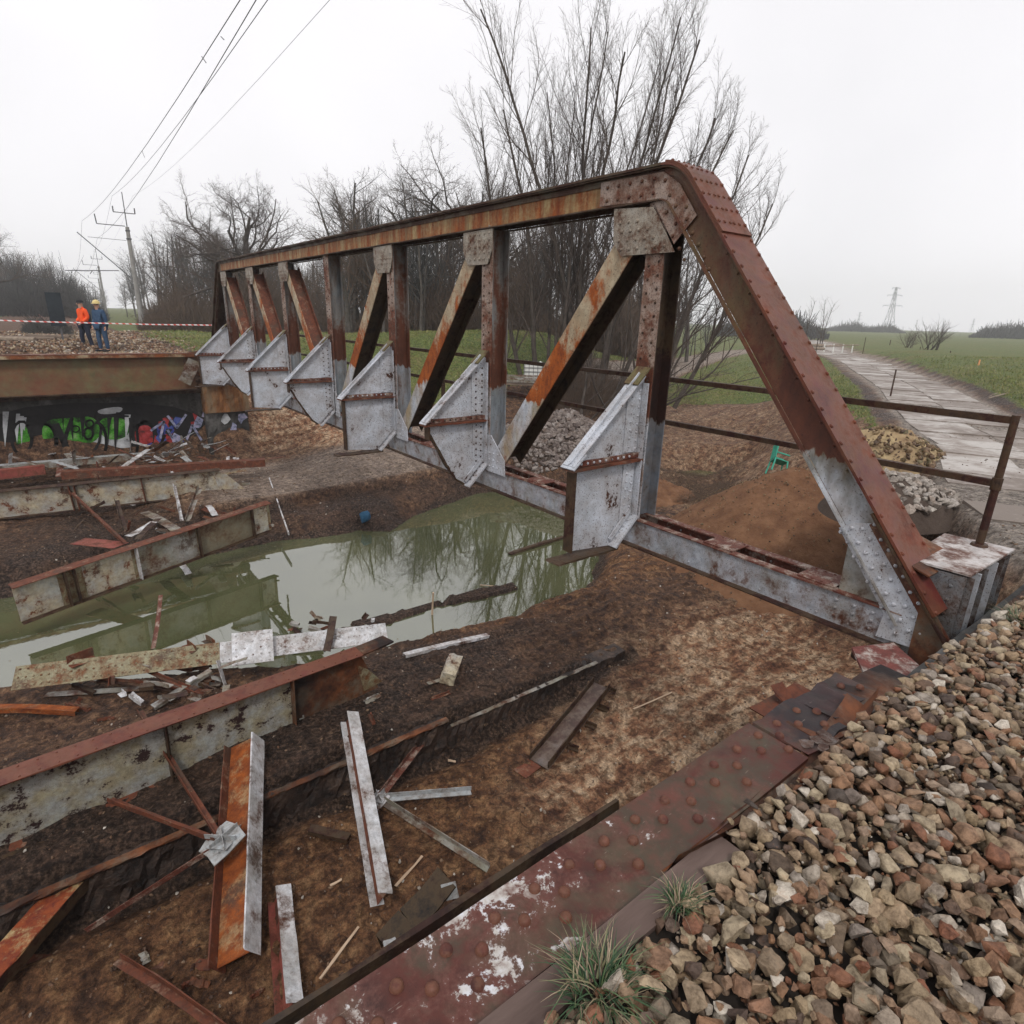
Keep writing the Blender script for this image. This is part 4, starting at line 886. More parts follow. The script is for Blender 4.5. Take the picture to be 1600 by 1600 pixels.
# sloping dark plates linking post foot and box
mb = MB(TO); mb.prism([(-.01, -2.05, 4.05), (.62, -2.05, 4.05), (.62, -2.60, 3.88), (-.01, -2.60, 3.88)], (0, -.3, 1), .012); mb.build('link_plate', M['scrap_burnt'], TR)
mb = MB(TO); mb.prism([(.045, -2.0, 3.3), (.045, -2.0, 4.02), (.045, -2.44, 3.9), (.045, -2.44, 3.3)], (-1, 0, 0), .012); mb.build('side_plate', M['scrap_grey'], TR)
mb = MB(TO); mb.prism([(-.03, -2.60, 3.20), (-.03, -2.60, 3.70), (-.03, -2.72, 3.62), (-.03, -2.90, 3.30), (-.03, -2.90, 3.16)], (-1, 0, 0), .012); mb.build('side_plate', M['scrap_burnt'], TR)
# far end foot
MB(TO).box((-.35, 19.55, 3.02), (.4, 20.1, 3.24)).build('bearing_plate', M['dark_steel'], TR)
mb = MB(TO); mb.prism([(-.9, 19.75, 3.25), (-.1, 19.75, 3.25), (-.1, 19.75, 4.25), (-.95, 19.75, 4.1)], (0, 1, 0), .012); mb.build('end_plate', M['scrap_burnt'], TR)
# railing on the outer side
RAILD = .95
for z, mt in ((4.95, 'rail'), (4.45, 'rail')):
    mb = MB(TO); a_ = -1.0 if z > 4.9 else -1.45
    mb.bar((RAILD, -2.62, z), (RAILD, 19.8, z+(.0)), (0, 0, 1), (-.026, .026, -.006, .006), 24, .003, rv); 
    mb.bar((RAILD+.001, -2.62, z+.020), (RAILD+.001, 19.8, z+.020), (0, 0, 1), (-.006, .006, .007, .045), 24, .003, rv)
    mb.build('handrail', M[mt], TR)
for s in [-2.62, 5.8, 11.4, 17.0]:
    mb = MB(TO); mb.tube((RAILD, s, 3.92), (RAILD+.01, s, 4.99), .030, .028, 10) if s < 0 else mb.bar((RAILD, s, 3.5), (RAILD, s, 4.96), (1, 0, 0), (.01, .06, -.03, .03)); mb.build('rail_post', M['rail'], TR)
MB(TO).tube((RAILD, -2.62, 3.92), (RAILD, -2.62, 3.95), .07, .055, 10).build('post_foot', M['rail'], TR)
MB(TO).tube((RAILD, -2.62, 4.40), (RAILD, -2.62, 4.50), .038, .038, 10).build('rail_collar', M['rail'], TR)

# ------------------------------------------------------------------ end cross girder in the foreground
FG = empty('end_girder', (-3.4, -2.9, 3.2), 'long red riveted end girder with flaking white paint lying along the gravel edge', 'girder')
FO = (-3.4, -2.9, 3.2); rg = random.Random(21)
mb = MB(FO); mb.bar((-7.5, -2.91, 3.88), (-2.62, -2.91, 3.885), (0, 1, 0), (-.150, .125, -.010, .010), 30, .0025, rg); mb.build('top_flange', M['flange_fore'], FG)
mb = MB(FO); mb.bar((-2.60, -2.91, 3.885), (-2.25, -2.90, 3.87), (0, 1, 0), (-.145, .115, -.010, .010), 5, .008, rg).bar((-2.25, -2.90, 3.87), (-1.70, -2.86, 3.80), (0, 1, 0), (-.10, .10, -.010, .010), 6, .010, rg, .02); mb.build('buckled_flange', M['flange_fore'], FG)
mb = MB(FO)
x = -7.4; j = 0
rvm = MB((0, 0, 0)).rivet((0, 0, 0), (0, 0, 1), .0205, 12).build('rivet', M['rivet_red'], FG, True)
def put(proto, loc, par, rot=None):
    o = proto.copy(); COL.objects.link(o); o.parent = par; o.location = V(loc)
    if rot is not None: o.rotation_euler = rot
    return o
first = True
while x < -1.85:
    for (dx, y) in ((0, -2.855), (.075, -2.915), (.02, -2.985)):
        if x+dx < -6.2 and False: continue
        if y == -2.985 and j % 2: continue
        p = V((x+dx+rg.uniform(-.006, .006), y+rg.uniform(-.004, .004), 3.895))-V(FO)
        if x > -2.6: p.z -= .012
        if x > -2.2: p.z -= .05; 
        if first: rvm.location = p; first = False
        else: put(rvm, p, FG, (0, 0, rg.uniform(0, 6)))
    x += .158; j += 1
# web and lower flange on the pit side, white speckled inside
MB(FO).bar((-7.5, -2.885, 3.55), (-3.0, -2.885, 3.55), (0, 1, 0), (-.006, .006, -.32, .315), 10, .002, rg).build('web', M['dark_steel'], FG)
MB(FO).bar((-7.5, -2.59, 3.215), (-2.93, -2.59, 3.215), (0, 1, 0), (-.28, .235, -.008, .008), 12, .003, rg, .02).build('bottom_flange', rust('speckled', (.45, .44, .37), .38, scale=6, spk=1.0, rb=(.12, .07, .04), ra=(.05, .04, .03)), FG)
MB(FO).bar((-7.5, -2.350, 3.27), (-2.93, -2.350, 3.27), (0, 1, 0), (-.012, .010, -.055, .045), 16, .004, rg, .02).build('edge_angle', M['dark_steel'], FG)
for x in (-5.6, -4.6, -3.72, -3.06): MB(FO).box((x-.006, -2.875, 3.225), (x+.006, -2.48, 3.36)).build('stiffener', M['scrap_grey'], FG)
# web torn up and blackened by the torch on the gravel side
mb = MB(FO); vs = []; fs = []; n = 16
for i in range(n+1):
    t = i/n; x = -3.55+1.55*t; w_ = .02+.19*math.sin(math.pi*min(t*.72, 1))**1.0
    vs += [V((x, -3.048+.12*t**3+rg.uniform(-.004, .004), 3.90-.01*t)), V((x+.02, -3.05-w_*.34+.10*t**3, 3.895-w_*.25+rg.uniform(-.008, .008))), V((x+.05, -3.06-w_*.62+.12*t**3, 3.945+w_*.12+rg.uniform(-.010, .010)))]
for i in range(n):
    for k in range(2): b = i*3+k; fs.append((b, b+1, b+4, b+3))
mb.add(vs, fs); mb.add([v_-V((0, 0, .012)) for v_ in vs], [tuple(reversed(f)) for f in fs]); o = mb.build('torn_web', M['scrap_burnt'], FG, True); o['label'] = 'web torn open and blackened by the cutting torch'
mb = MB(FO)
for i in range(7):
    c_ = V((-2.47+rg.uniform(-.07, .07), -3.035+rg.uniform(-.03, .03), 3.885)); mb.prism([c_+V((rg.uniform(.02, .05)*math.cos(a_), rg.uniform(.015, .04)*math.sin(a_), rg.uniform(0, .01))) for a_ in (0, .9, 1.8, 2.7, 3.6, 4.5, 5.4)], (0, 0, 1), .006)
mb.build('slag', M['box_grey'], FG)
# timber sleeper edge between girder and gravel
o = MB((-4.2, -3.13, 3.8)).bar((-6.8, -3.105, 3.90), (-3.30, -3.10, 3.905), (0, 1, 0), (-.075, .020, -.07, .03), 20, .002, rg).build('edge_board', simple('edge_board', [(.3, (.075, .05, .042)), (.6, (.15, .105, .09)), (.8, (.13, .13, .09))], 4, .75, .5, .004, stretch=(.3, 2, 1)), None)
o.location = (-4.2, -3.13, 3.8); tag(o, 'brown steel edge strip between the riveted end girder and the gravel', 'edge strip')

# crumpled pieces at the far end of the girder
def crumple(name, label, cat, poly, mat, th=.012, amp=.03, seed=0, group=None):
    r = random.Random(seed); c0 = sum((V(p) for p in poly), V())/len(poly)
    mb = MB(c0); mb.prism([V(p)+V((r.uniform(-amp, amp), r.uniform(-amp, amp), r.uniform(-amp, amp)*.6)) for p in poly], (0, 0, 1), th)
    o = mb.build(name, mat); o.location = c0; tag(o, label, cat, group); return o
def GP(z, *pts): return [V(G(x, y, z)) for x, y in pts]
o = MB(at(1365, 1075, 3.7)); c0 = o.off
e1, e2 = V(G(1250, 1155, 3.86)), V(G(1400, 1055, 3.72))
o.bar(e1, e2, (0, 0, 1), (-.045, .035, -.09, .11), 8, .007, rg, .03); o = o.build('burnt_beam_end', M['scrap_burnt']); o.location = c0
tag(o, 'blackened buckled beam end resting on the gravel next to the bearing', 'beam')
c0 = V(G(1385, 1035, 3.5)); mb = MB(c0)
mb.prism(GP(3.55, (1330, 1015), (1395, 1008), (1440, 1048), (1395, 1095), (1352, 1062)), (0, 0, 1), .02); o = mb.build('bearing_slab', rust('bearing_slab', (.5, .47, .45), .62, scale=9, spk=.5, rb=(.2, .06, .05), ra=(.08, .03, .025))); o.location = c0
tag(o, 'rusty bearing slab with white paint crumbs under the foot of the truss', 'plate')
o2 = MB(V(G(1365, 1015, 3.3))); c1 = o2.off; o2.bar(V(G(1335, 1018, 3.3)), V(G(1400, 1010, 3.3)), (0, 0, 1), (-.06, .02, -.03, .03), 4, .006, rg); o2 = o2.build('burnt_angle', M['dark_steel']); o2.location = c1
tag(o2, 'short dark angle stub just below the foot of the truss', 'angle iron')
c0 = V(G(1220, 1095, 3.2)); mb = MB(c0)
mb.bar(V(G(1190, 1118, 3.2)), V(G(1262, 1078, 3.2)), (0, 0, 1), (-.006, .006, -.09, .09), 4, .006, rg).bar(V(G(1212, 1070, 3.3)), V(G(1240, 1110, 3.2)), (0, 0, 1), (.0, .012, -.05, .05), 3, .006, rg)
o = mb.build('rusty_bracket', M['scrap_rust']); o.location = c0; tag(o, 'small rusty bracket sticking out behind the end girder above the sand', 'bracket')

# ------------------------------------------------------------------ gravel ballast
def hull_stone(seed, fine=False):
    r = random.Random(seed); bm = bmesh.new()
    sx, sy, sz = r.uniform(.85, 1.35), r.uniform(.65, 1.0), r.uniform(.5, .8)
    for _ in range(13):
        v = V((r.gauss(0, 1), r.gauss(0, 1), r.gauss(0, 1))).normalized()*r.uniform(.82, 1.1); bm.verts.new((v.x*sx, v.y*sy, v.z*sz))
    res = bmesh.ops.convex_hull(bm, input=bm.verts)
    bmesh.ops.delete(bm, geom=[e for e in res['geom_interior'] if isinstance(e, bmesh.types.BMVert)], context='VERTS')
    bmesh.ops.dissolve_limit(bm, angle_limit=.16, verts=bm.verts, edges=bm.edges)
    bmesh.ops.bevel(bm, geom=bm.edges, offset=.032, segments=1, affect='EDGES', clamp_overlap=True)
    if fine:
        bmesh.ops.triangulate(bm, faces=bm.faces); bmesh.ops.subdivide_edges(bm, edges=[e for e in bm.edges if e.calc_length() > .30], cuts=2); bmesh.ops.triangulate(bm, faces=bm.faces)
        for v in bm.verts: v.co += V((r.uniform(-.035, .035), r.uniform(-.035, .035), r.uniform(-.035, .035)))
    bmesh.ops.triangulate(bm, faces=bm.faces); bmesh.ops.recalc_face_normals(bm, faces=bm.faces)
    me = bpy.data.meshes.new('ballast_stone'); bm.to_mesh(me); bm.free(); return me
STN = [hull_stone(i) for i in range(14)]; STH = [hull_stone(i, True) for i in range(14)]
for me in STH: me.materials.append(M['ballast'])
STV = []
for me in STN:
    v = np.empty(len(me.vertices)*3, np.float32); me.vertices.foreach_get('co', v); me.calc_loop_triangles(); f = np.empty(len(me.loop_triangles)*3, np.int32); me.loop_triangles.foreach_get('vertices', f)
    STV.append((v.reshape(-1, 3), f.reshape(-1, 3))); me.materials.append(M['ballast'])
def rotm(r):
    q = np.array([r.gauss(0, 1) for _ in range(4)]); q /= np.linalg.norm(q); w, x, y, z = q
    return np.array([[1-2*(y*y+z*z), 2*(x*y-z*w), 2*(x*z+y*w)], [2*(x*y+z*w), 1-2*(x*x+z*z), 2*(y*z-x*w)], [2*(x*z-y*w), 2*(y*z+x*w), 1-2*(x*x+y*y)]])
def rot_flat(r):
    a_ = r.uniform(0, 6.28); t = r.gauss(0, .38); u = r.gauss(0, .38)
    return (Matrix.Rotation(a_, 3, 'Z') @ Matrix.Rotation(t, 3, 'X') @ Matrix.Rotation(u, 3, 'Y'))
def stones_mesh(name, items, mat, root_off=(0, 0, 0)):
    vs = []; fs = []; at_ = []; b = 0
    for (k, pos, R, sc, rn) in items:
        v, f = STV[k]; w = (v*sc) @ np.array(R).T + pos - np.array(root_off); vs.append(w); fs.append(f+b); at_.append(np.full(len(v), rn)); b += len(v)
    me = fast_mesh(name, np.concatenate(vs), np.concatenate(fs), 3, mat, {'rnd': np.concatenate(at_)}); return me
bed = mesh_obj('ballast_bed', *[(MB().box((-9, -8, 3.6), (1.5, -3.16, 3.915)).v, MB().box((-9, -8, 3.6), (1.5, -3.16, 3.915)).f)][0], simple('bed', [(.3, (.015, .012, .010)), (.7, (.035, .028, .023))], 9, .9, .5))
tag(bed, kind='structure')
rb = random.Random(31); items = []; top = []
def bal_h(x, y): return 3.965+.035*float(fbm(np.array([x*1.1]), np.array([y*1.1]), 2)[0])+.0*y
def bal_ok(x, y):
    lim = -3.19 if x < -3.3 else -3.08-.06*(1-min(1, abs(x+2.7)/.7)) if x < -1.9 else -3.10
    if x > -1.7: lim = -3.095-.05*min(1, max(0, x+1.5))
    return y < lim
st = .0440; y = -2.9
while y > -5.6:
    x = -5.7
    while x < 2.0:
        px_, py_ = x+rb.uniform(-.022, .022), y+rb.uniform(-.022, .022)
        if bal_ok(px_, py_):
            sc = min(max(rb.gauss(.0285, .0100), .010), .056); dep = V(np.array([px_, py_, 4.0])-CAM).dot(V(F_))
            pos = np.array([px_, py_, bal_h(px_, py_)+rb.uniform(-.012, .018)])
            (top if dep > .9 else items).append((dep, (rb.randrange(14), pos, rot_flat(rb), sc, rb.random())))
        x += st
    y -= st*.86
lay2 = []
y = -2.95
while y > -5.5:
    x = -6.0
    while x < 2.2:
        px_, py_ = x+rb.uniform(-.03, .03), y+rb.uniform(-.03, .03)
        if bal_ok(px_, py_): lay2.append((rb.randrange(14), np.array([px_, py_, bal_h(px_, py_)-.038+rb.uniform(-.01, .01)]), rot_flat(rb), rb.uniform(.024, .038), rb.random()))
        x += .050
    y -= .050
def inview(p):
    v = p-CAM; d = v@F_
    if d < .3: return False
    X_ = 800+FPX*(v@R_)/d; Y_ = 800+FPX*(v@D_)/d
    return -40 < X_ < 1640 and -40 < Y_ < 1640
vis = sorted([t for t in top if inview(t[1][1])], key=lambda t: t[0]); sel = set(id(t) for t in vis[:300])
for t in vis[:300]:
    k, pos, R, sc, rn = t[1]
    o = bpy.data.objects.new('ballast_stone', STH[k]); o.matrix_world = Matrix.Translation(V(pos)) @ R.to_4x4() @ Matrix.Scale(sc, 4); link(o, bed)
for i in range(9000):
    x, y = rb.uniform(-4.6, 1.2), rb.uniform(-4.6, -3.1)
    if bal_ok(x, y): lay2.append((rb.randrange(14), np.array([x, y, bal_h(x, y)+rb.uniform(-.028, -.006)]), rot_flat(rb), rb.uniform(.004, .012), rb.random()))
rest = [t[1] for t in top if id(t) not in sel]+[t[1] for t in items]+lay2
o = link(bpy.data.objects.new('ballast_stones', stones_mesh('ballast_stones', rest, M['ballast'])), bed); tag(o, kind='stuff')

# ------------------------------------------------------------------ heaps
def heap(name, label, cat, c, rx, ry, hgt, mat, seed, rough=.12, peak=.75, n=132, base=None, kind=None):
    r = np.random.RandomState(seed); th = np.linspace(0, 2*np.pi, n, endpoint=False); rr = np.linspace(0, 1.25, 80)
    vs = []; ox = seed*3.1
    for q in rr:
        x = c[0]+q*rx*np.cos(th); y = c[1]+q*ry*np.sin(th)
        prof = hgt*(max(0, 1-q**1.15))**peak if q < 1 else -.35*(q-1)/.25
        g = height(x, y); z = g*0+base if base is not None else g
        nn = fbm(x*1.2+ox, y*1.2, 4)*rough*3*min(1, 1.3-q)+fbm(x*7+ox, y*7, 4)*rough*1.1+np.abs(fbm(x*16+ox, y*16, 2))*rough*.5
        vs.append(np.stack([x, y, z+prof+nn*(1 if q < 1 else .2)], 1))
    V_ = np.concatenate(vs); k = len(rr); fs = []
    for i in range(k-1):
        for j in range(n): fs.append((i*n+j, i*n+(j+1) % n, (i+1)*n+(j+1) % n, (i+1)*n+j))
    c0 = (c[0], c[1], float(H(c[0], c[1])) if base is None else base)
    o = link(bpy.data.objects.new(name, fast_mesh(name, V_-np.array(c0), np.array(fs), 4, mat, None, True))); o.location = c0
    return tag(o, label, cat, None, kind)
heap('earth_heap', 'large brown heap of earth beside the sloping end post, seen through the truss', 'heap', (9.0, 2.9), 3.0, 3.1, 2.0, M['heap_brown'], 3, .09, .85, base=.35)
heap('earth_heap', 'low lumpy brown earth heap between the first vertical and the stream', 'heap', (10.3, 8.6), 1.9, 1.6, .55, M['heap_brown'], 5, .16, .8)
sandc = onS(1392, 700, 3.0)
sc_ = G(1400, 705, 2.9)
heap('sand_heap', 'yellow sand pile with turf clods at the edge of the slab road', 'heap', (sc_[0]+.2, sc_[1]+.3), 1.35, 1.2, .62, M['heap_sand'], 8, .14, .8, base=2.75)
rc0 = G(880, 700, 1.0)
def rubble(name, label, c, rx, ry, hgt, nst, size, mat, seed, core, par_n=0, base=None, rnd_kind='stuff'):
    r = random.Random(seed)
    hp = empty(name, (c[0], c[1], H(c[0], c[1]) if base is None else base), label, 'rubble pile')
    o = heap('core', None, None, c, rx, ry, hgt, core, seed, .05, .8, 40, base=base); o.parent = hp; o.location = (0, 0, 0)
    its = []; pq = [(r.uniform(0, 6.28), math.sqrt(r.random())*1.12) for _ in range(nst)]
    PX = np.array([c[0]+rx*q*math.cos(a_) for a_, q in pq]); PY = np.array([c[1]+ry*q*math.sin(a_) for a_, q in pq]); PZ = height(PX, PY) if base is None else PX*0+base
    for (a_, q), x, y, zg in zip(pq, PX, PY, PZ):
        z = zg+hgt*(max(0, 1-min(q, 1)**1.15))**.8+size*.3
        its.append((r.randrange(14), np.array([x, y, z]), rot_flat(r) if r.random() < .5 else Matrix(rotm(r).tolist()), size*r.uniform(.6, 1.35), r.random()))
    its.sort(key=lambda t: (t[1]-CAM) @ F_)
    for t in its[:par_n]:
        k, pos, R, sc, rn = t; me = STN[k]
        o = bpy.data.objects.new('stone', me); o.matrix_world = Matrix.Translation(V(pos)-hp.location) @ R.to_4x4() @ Matrix.Scale(sc, 4); link(o, hp)
        o.material_slots[0].link = 'OBJECT'; o.material_slots[0].material = mat
    if its[par_n:]:
        o = link(bpy.data.objects.new('stones', stones_mesh('stones', its[par_n:], mat, hp.location)), hp); tag(o, kind='stuff')
rubble('stone_pile', 'pile of dark broken stones seen between the two nearest diagonals', (rc0[0]+1.3, rc0[1]+1.3), 2.6, 2.2, 1.25, 3300, .115, M['dark_rubble'], 41, M['heap_core'])
rc1 = G(1425, 775, 2.86)
rubble('rubble_pile', 'grey concrete rubble behind the railing next to the slab road', (rc1[0]+.1, rc1[1]+.35), 1.1, .85, .34, 330, .085, M['rubble'], 42, M['heap_core'], 200, base=2.80)

# ------------------------------------------------------------------ grass tufts
def tuft(label, c, n, r, hgt, seed):
    rr = random.Random(seed); vs = []; fs = []; at_ = []
    for i in range(n):
        a_ = rr.uniform(0, 6.28); q = math.sqrt(rr.random())*r*.55; b = np.array([q*math.cos(a_), q*math.sin(a_), 0.])
        a2 = a_+rr.gauss(0, .8); ln = hgt*rr.uniform(.5, 1.2); lean = rr.uniform(.25, 1.25); w = rr.uniform(.0016, .0034)
        dr = np.array([math.cos(a2), math.sin(a2), 0]); sd = np.array([-math.sin(a2), math.cos(a2), 0])
        k0 = len(vs); rn = rr.random()
        for j in range(5):
            t = j/4; p = b+dr*(lean*ln*t**1.5)+np.array([0, 0, ln*(t-.55*lean*t*t)*.9]); ww = w*(1-t*.92)
            vs += [p-sd*ww, p+sd*ww]; at_ += [rn, rn]
            if j: q0 = k0+2*j; fs.append((q0-2, q0-1, q0+1, q0))
    me = fast_mesh('grass_tuft', np.array(vs), np.array(fs), 4, M['grass_blade'], {'rnd': np.array(at_)})
    o = link(bpy.data.objects.new('grass_tuft', me)); o.location = c; tag(o, label, 'grass tuft'); return o
t_ = NT('grass_blade'); a2_ = t_.n('Attribute'); a2_.attribute_name = 'rnd'
M['grass_blade'] = t_.done(t_.ramp(a2_.outputs['Fac'], [(.0, (.016, .045, .018)), (.35, (.035, .085, .03)), (.55, (.08, .13, .05)), (.68, (.20, .17, .09)), (.82, (.34, .25, .17)), (1, (.12, .08, .05))]), .6)
tuft('large grass tuft with dry stalks between the end girder and the gravel', tuple(G(935, 1545, 3.95)), 330, .14, .115, 1)
tuft('small green grass tuft on the gravel beside the edge strip', tuple(G(1060, 1412, 3.96)), 170, .07, .075, 2)
tuft('dry grass tuft at the right edge behind the end box', tuple(G(1592, 975, 3.95)), 300, .12, .13, 3)

def skirt(name, label, c, rx, ry, n, lo, hi, mat, seed, base, hgt, q0=.5):
    r = random.Random(seed); its = []
    for i in range(n):
        a_ = r.uniform(0, 6.28); q = r.uniform(q0, 1.25) if r.random() < .8 else r.uniform(0, 1); x, y = c[0]+rx*q*math.cos(a_), c[1]+ry*q*math.sin(a_)
        its.append((r.randrange(14), np.array([x, y, base+hgt*(max(0, 1-min(q, 1)**1.15))**.8+.02]), Matrix(rotm(r).tolist()), r.uniform(lo, hi), r.random()))
    o = link(bpy.data.objects.new(name, stones_mesh(name, its, mat))); tag(o, label, 'clods', None, 'stuff')
M['turf_clod'] = stone_mat('turf_clod', [(0, (.07, .045, .03)), (.4, (.16, .10, .06)), (.7, (.26, .19, .11)), (1, (.09, .08, .04))])
skirt('sand_clods', 'clods of turf and earth on the flanks of the yellow sand pile', (sc_[0]+.2, sc_[1]+.3), 1.35, 1.2, 700, .025, .085, M['turf_clod'], 71, 2.78, .62)
skirt('earth_clods', 'small clods rolled down the large brown heap', (9.0, 2.9), 3.0, 3.1, 1500, .008, .030, M['turf_clod'], 72, .38, 2.0, .2)

# ------------------------------------------------------------------ scrap steel in the pit
UPS = V((.607, .794, 0)); RTS = V((.794, -.607, 0))       # away from the camera, and to its right
def W3(px, py, dz=0.05, z=None):
    """a point that lies dz above the ground on the sight line (the ground found by stepping)"""
    if z is not None: return V(G(px, py, z))
    g = 0.2
    for _ in range(12):
        p = G(px, py, g); h = max(H(p[0], p[1]), WZ); g = .5*g+.5*(h+dz)
    return V(G(px, py, g))
def steel(name, label, cat, p, q, up, kind, b, h, mats, th=.010, wob=.004, seed=1, parts=True, tear=.02, n=10, sag=0.0, stiff=0, rivets=0, group=None, kids=None):
    """a rolled or riveted section from p to q. up = direction of the web. mats = (flange, web[, second flange])"""
    r = random.Random(seed); p = V(p); q = V(q); c = (p+q)/2; ax = (q-p).normalized(); up = V(up); up = (up-ax*up.dot(ax)).normalized(); sd = ax.cross(up)
    fl, wb = mats[0], mats[1]; f2 = mats[2] if len(mats) > 2 else fl
    root = empty(name, c, label, cat, group); h2 = h/2
    def add(nm, rect, mat, u=up, nn=n, a_=p, b_=q, lab=None, tr=tear):
        o = MB(c).bar(a_, b_, u, rect, nn, wob, r, tr, sag).build(nm, M[mat] if isinstance(mat, str) else mat, root)
        if lab: o['label'] = lab
        return o
    if kind == 'I':
        add('flange', (h2-th, h2, -b/2, b/2), fl); add('flange', (-h2, -h2+th, -b/2, b/2), f2); add('web', (-h2+th+.001, h2-th-.001, -th*.4, th*.4), wb)
    elif kind == 'C':          # channel: web plate up, flanges down its edges
        add('web', (h2-th, h2, -b/2, b/2), wb); add('flange', (-h2, h2-th-.001, -b/2, -b/2+th), fl); add('flange', (-h2, h2-th-.001, b/2-th, b/2), f2)
    elif kind == 'U':          # channel lying open side up
        add('web', (-h2, -h2+th, -b/2, b/2), wb); add('flange', (-h2+th+.001, h2, -b/2, -b/2+th), fl); add('flange', (-h2+th+.001, h2, b/2-th, b/2), f2)
    elif kind == 'L':
        add('leg', (-h2, -h2+th, -b/2, b/2), fl); add('leg', (-h2+th+.001, h2, -b/2, -b/2+th), wb)
    elif kind == 'P':
        add('plate', (-th/2, th/2, -b/2, b/2), fl)
    L = (q-p).length
    if stiff:
        for i in range(stiff):
            t = (i+.6)/(stiff+.2); x = p.lerp(q, t)
            MB(c).bar(x-ax*.006, x+ax*.006, up, (-h2+th+.002, h2-th-.002, -b*.46, -th*.5-.001), 1).build('stiffener', M[wb], root)
            MB(c).bar(x-ax*.006, x+ax*.006, up, (-h2+th+.002, h2-th-.002, th*.5+.001, b*.46), 1).build('stiffener', M[wb], root)
    if rivets:
        mb = MB(c); k = int(L/rivets)
        for i in range(k):
            x = p+ax*(L*(i+.5)/k)
            for e_ in (-.33, .33) if kind != 'P' else (-.35, 0, .35):
                if kind == 'P': mb.rivet(x+up*(th/2)+sd*(e_*b)+ax*(rivets*.4*abs(e_)), up, .016)
                else: mb.rivet(x+up*h2+sd*(e_*b), up, .013)
        tag(mb.build('rivet_heads', M[fl], root), kind='stuff')
    return root, c, ax, up, sd
# A: the long girder with the red flange
pa, qa = V(G(-90, 1248, 1.28)), V(G(606, 998, 1.22))
root, c, ax, up, sd = steel('plate_girder', 'long plate girder with red top flange and peeling pale web lying along the pit', 'girder', pa-UPV*.38, V(G(560, 1018, 1.22))-UPV*.38, UPV+UPS*-.06, 'I', .25, .80, ('girder_red', 'scrap_peel', 'scrap_rust'), .014, .004, 3, stiff=0, rivets=.15)
MB(c).bar(V(G(556, 1019, 1.22)), qa+V((0, 0, .0)), UPV, (-.02, .004, -.12, .12), 3, .006, rv, .03).build('flange_tip', M['scrap_burnt'], root)
for px in (190, 412):
    x = pa.lerp(V(G(560, 1018, 1.22)), (px+90)/650.)-UPV*.38
    for off in (-.012, .012): MB(c).bar(x+ax*(off-.004), x+ax*(off+.004), up, (-.38, .38, .008, .125 if off < 0 else .06), 1).build('stiffener', M['scrap_burnt' if px > 300 else 'dark_steel'], root)
# burnt outer part of the web
xa, xb = pa.lerp(V(G(560, 1018, 1.22)), .78)-UPV*.38, V(G(560, 1018, 1.22))-UPV*.38
mb = MB(c); e0 = V((0, 0, 0)); nrm = -(ax.cross(up)) if (ax.cross(up)).dot(V(CAM)-c) < 0 else ax.cross(up)
mb.prism([xa+up*.36+nrm*.008, xb+up*.36+nrm*.008, xb+ax*.28-up*.30+nrm*.008, xa-up*.38+nrm*.008], nrm, .006); o = mb.build('web_end', M['scrap_burnt'], root); o['label'] = 'burnt end of the web with bare rust'
mb = MB(c); mb.prism([xb+up*.2+nrm*.016-ax*.05, xb+ax*.12+up*.06+nrm*.016, xb+ax*.34-up*.22+nrm*.016, xb+ax*.05-up*.26+nrm*.016], nrm, .006); mb.build('loose_plate', M['scrap_olive'], root)
MB(c).bar(pa-UPV*.78+nrm*.13, V(G(620, 1120, .45)), UPV, (-.03, .03, -.03, .03), 12, .006, rv).build('base_angle', M['dark_steel'], root)

# B: riveted chord plate lying across, with its square splice plate
pb, qb = V(G(22, 1060, .72)), V(G(604, 988, .50)); tb = (UPV*.75-UPS*.66).normalized()
mid = pb.lerp(qb, .50)
root, c, ax, up, sd = steel('riveted_chord', 'studded chord plate, rusty at its left and white at its right, lying over the scrap', 'chord', pb, mid, tb, 'P', .34, .02, ('scrap_olive', 'scrap_olive'), .012, .003, 5, rivets=.085)
MB(c).bar(mid+ax*.003, qb, up, (-.006, .0075, -.165, .165), 8, .002, rv).build('plate', M['scrap_white'], root)
mb = MB(c); L = (qb-mid).length
for i in range(int(L/.085)):
    x = mid+(qb-mid)*((i+.5)/int(L/.085))
    for e_ in (-.12, 0, .12): mb.rivet(x+up*.007+sd*e_+ax*(.035 if e_ == 0 else 0), up, .015)
tag(mb.build('rivet_heads', M['scrap_white'], root), kind='stuff')
MB(c).bar(pb-up*.02-sd*0, qb-up*.02, up, (-.16, -.008, -.17, -.155), 12, .003, rv).build('edge_flange', M['dark_steel'], root)
sq = V(G(395, 1013, .68)); MB(c).bar(sq-ax*.29, sq+ax*.29, up, (.016, .030, -.27, .25), 1).build('splice_plate', M['scrap_white'], root)
mb = MB(c)
for i in range(5):
    for j in range(5):
        if (i, j) not in ((2, 2), (1, 3)): mb.rivet(sq+ax*(-.23+.115*i)+sd*(-.22+.11*j)+up*.030, up, .018)
tag(mb.build('rivet_heads', M['scrap_white'], root), kind='stuff')
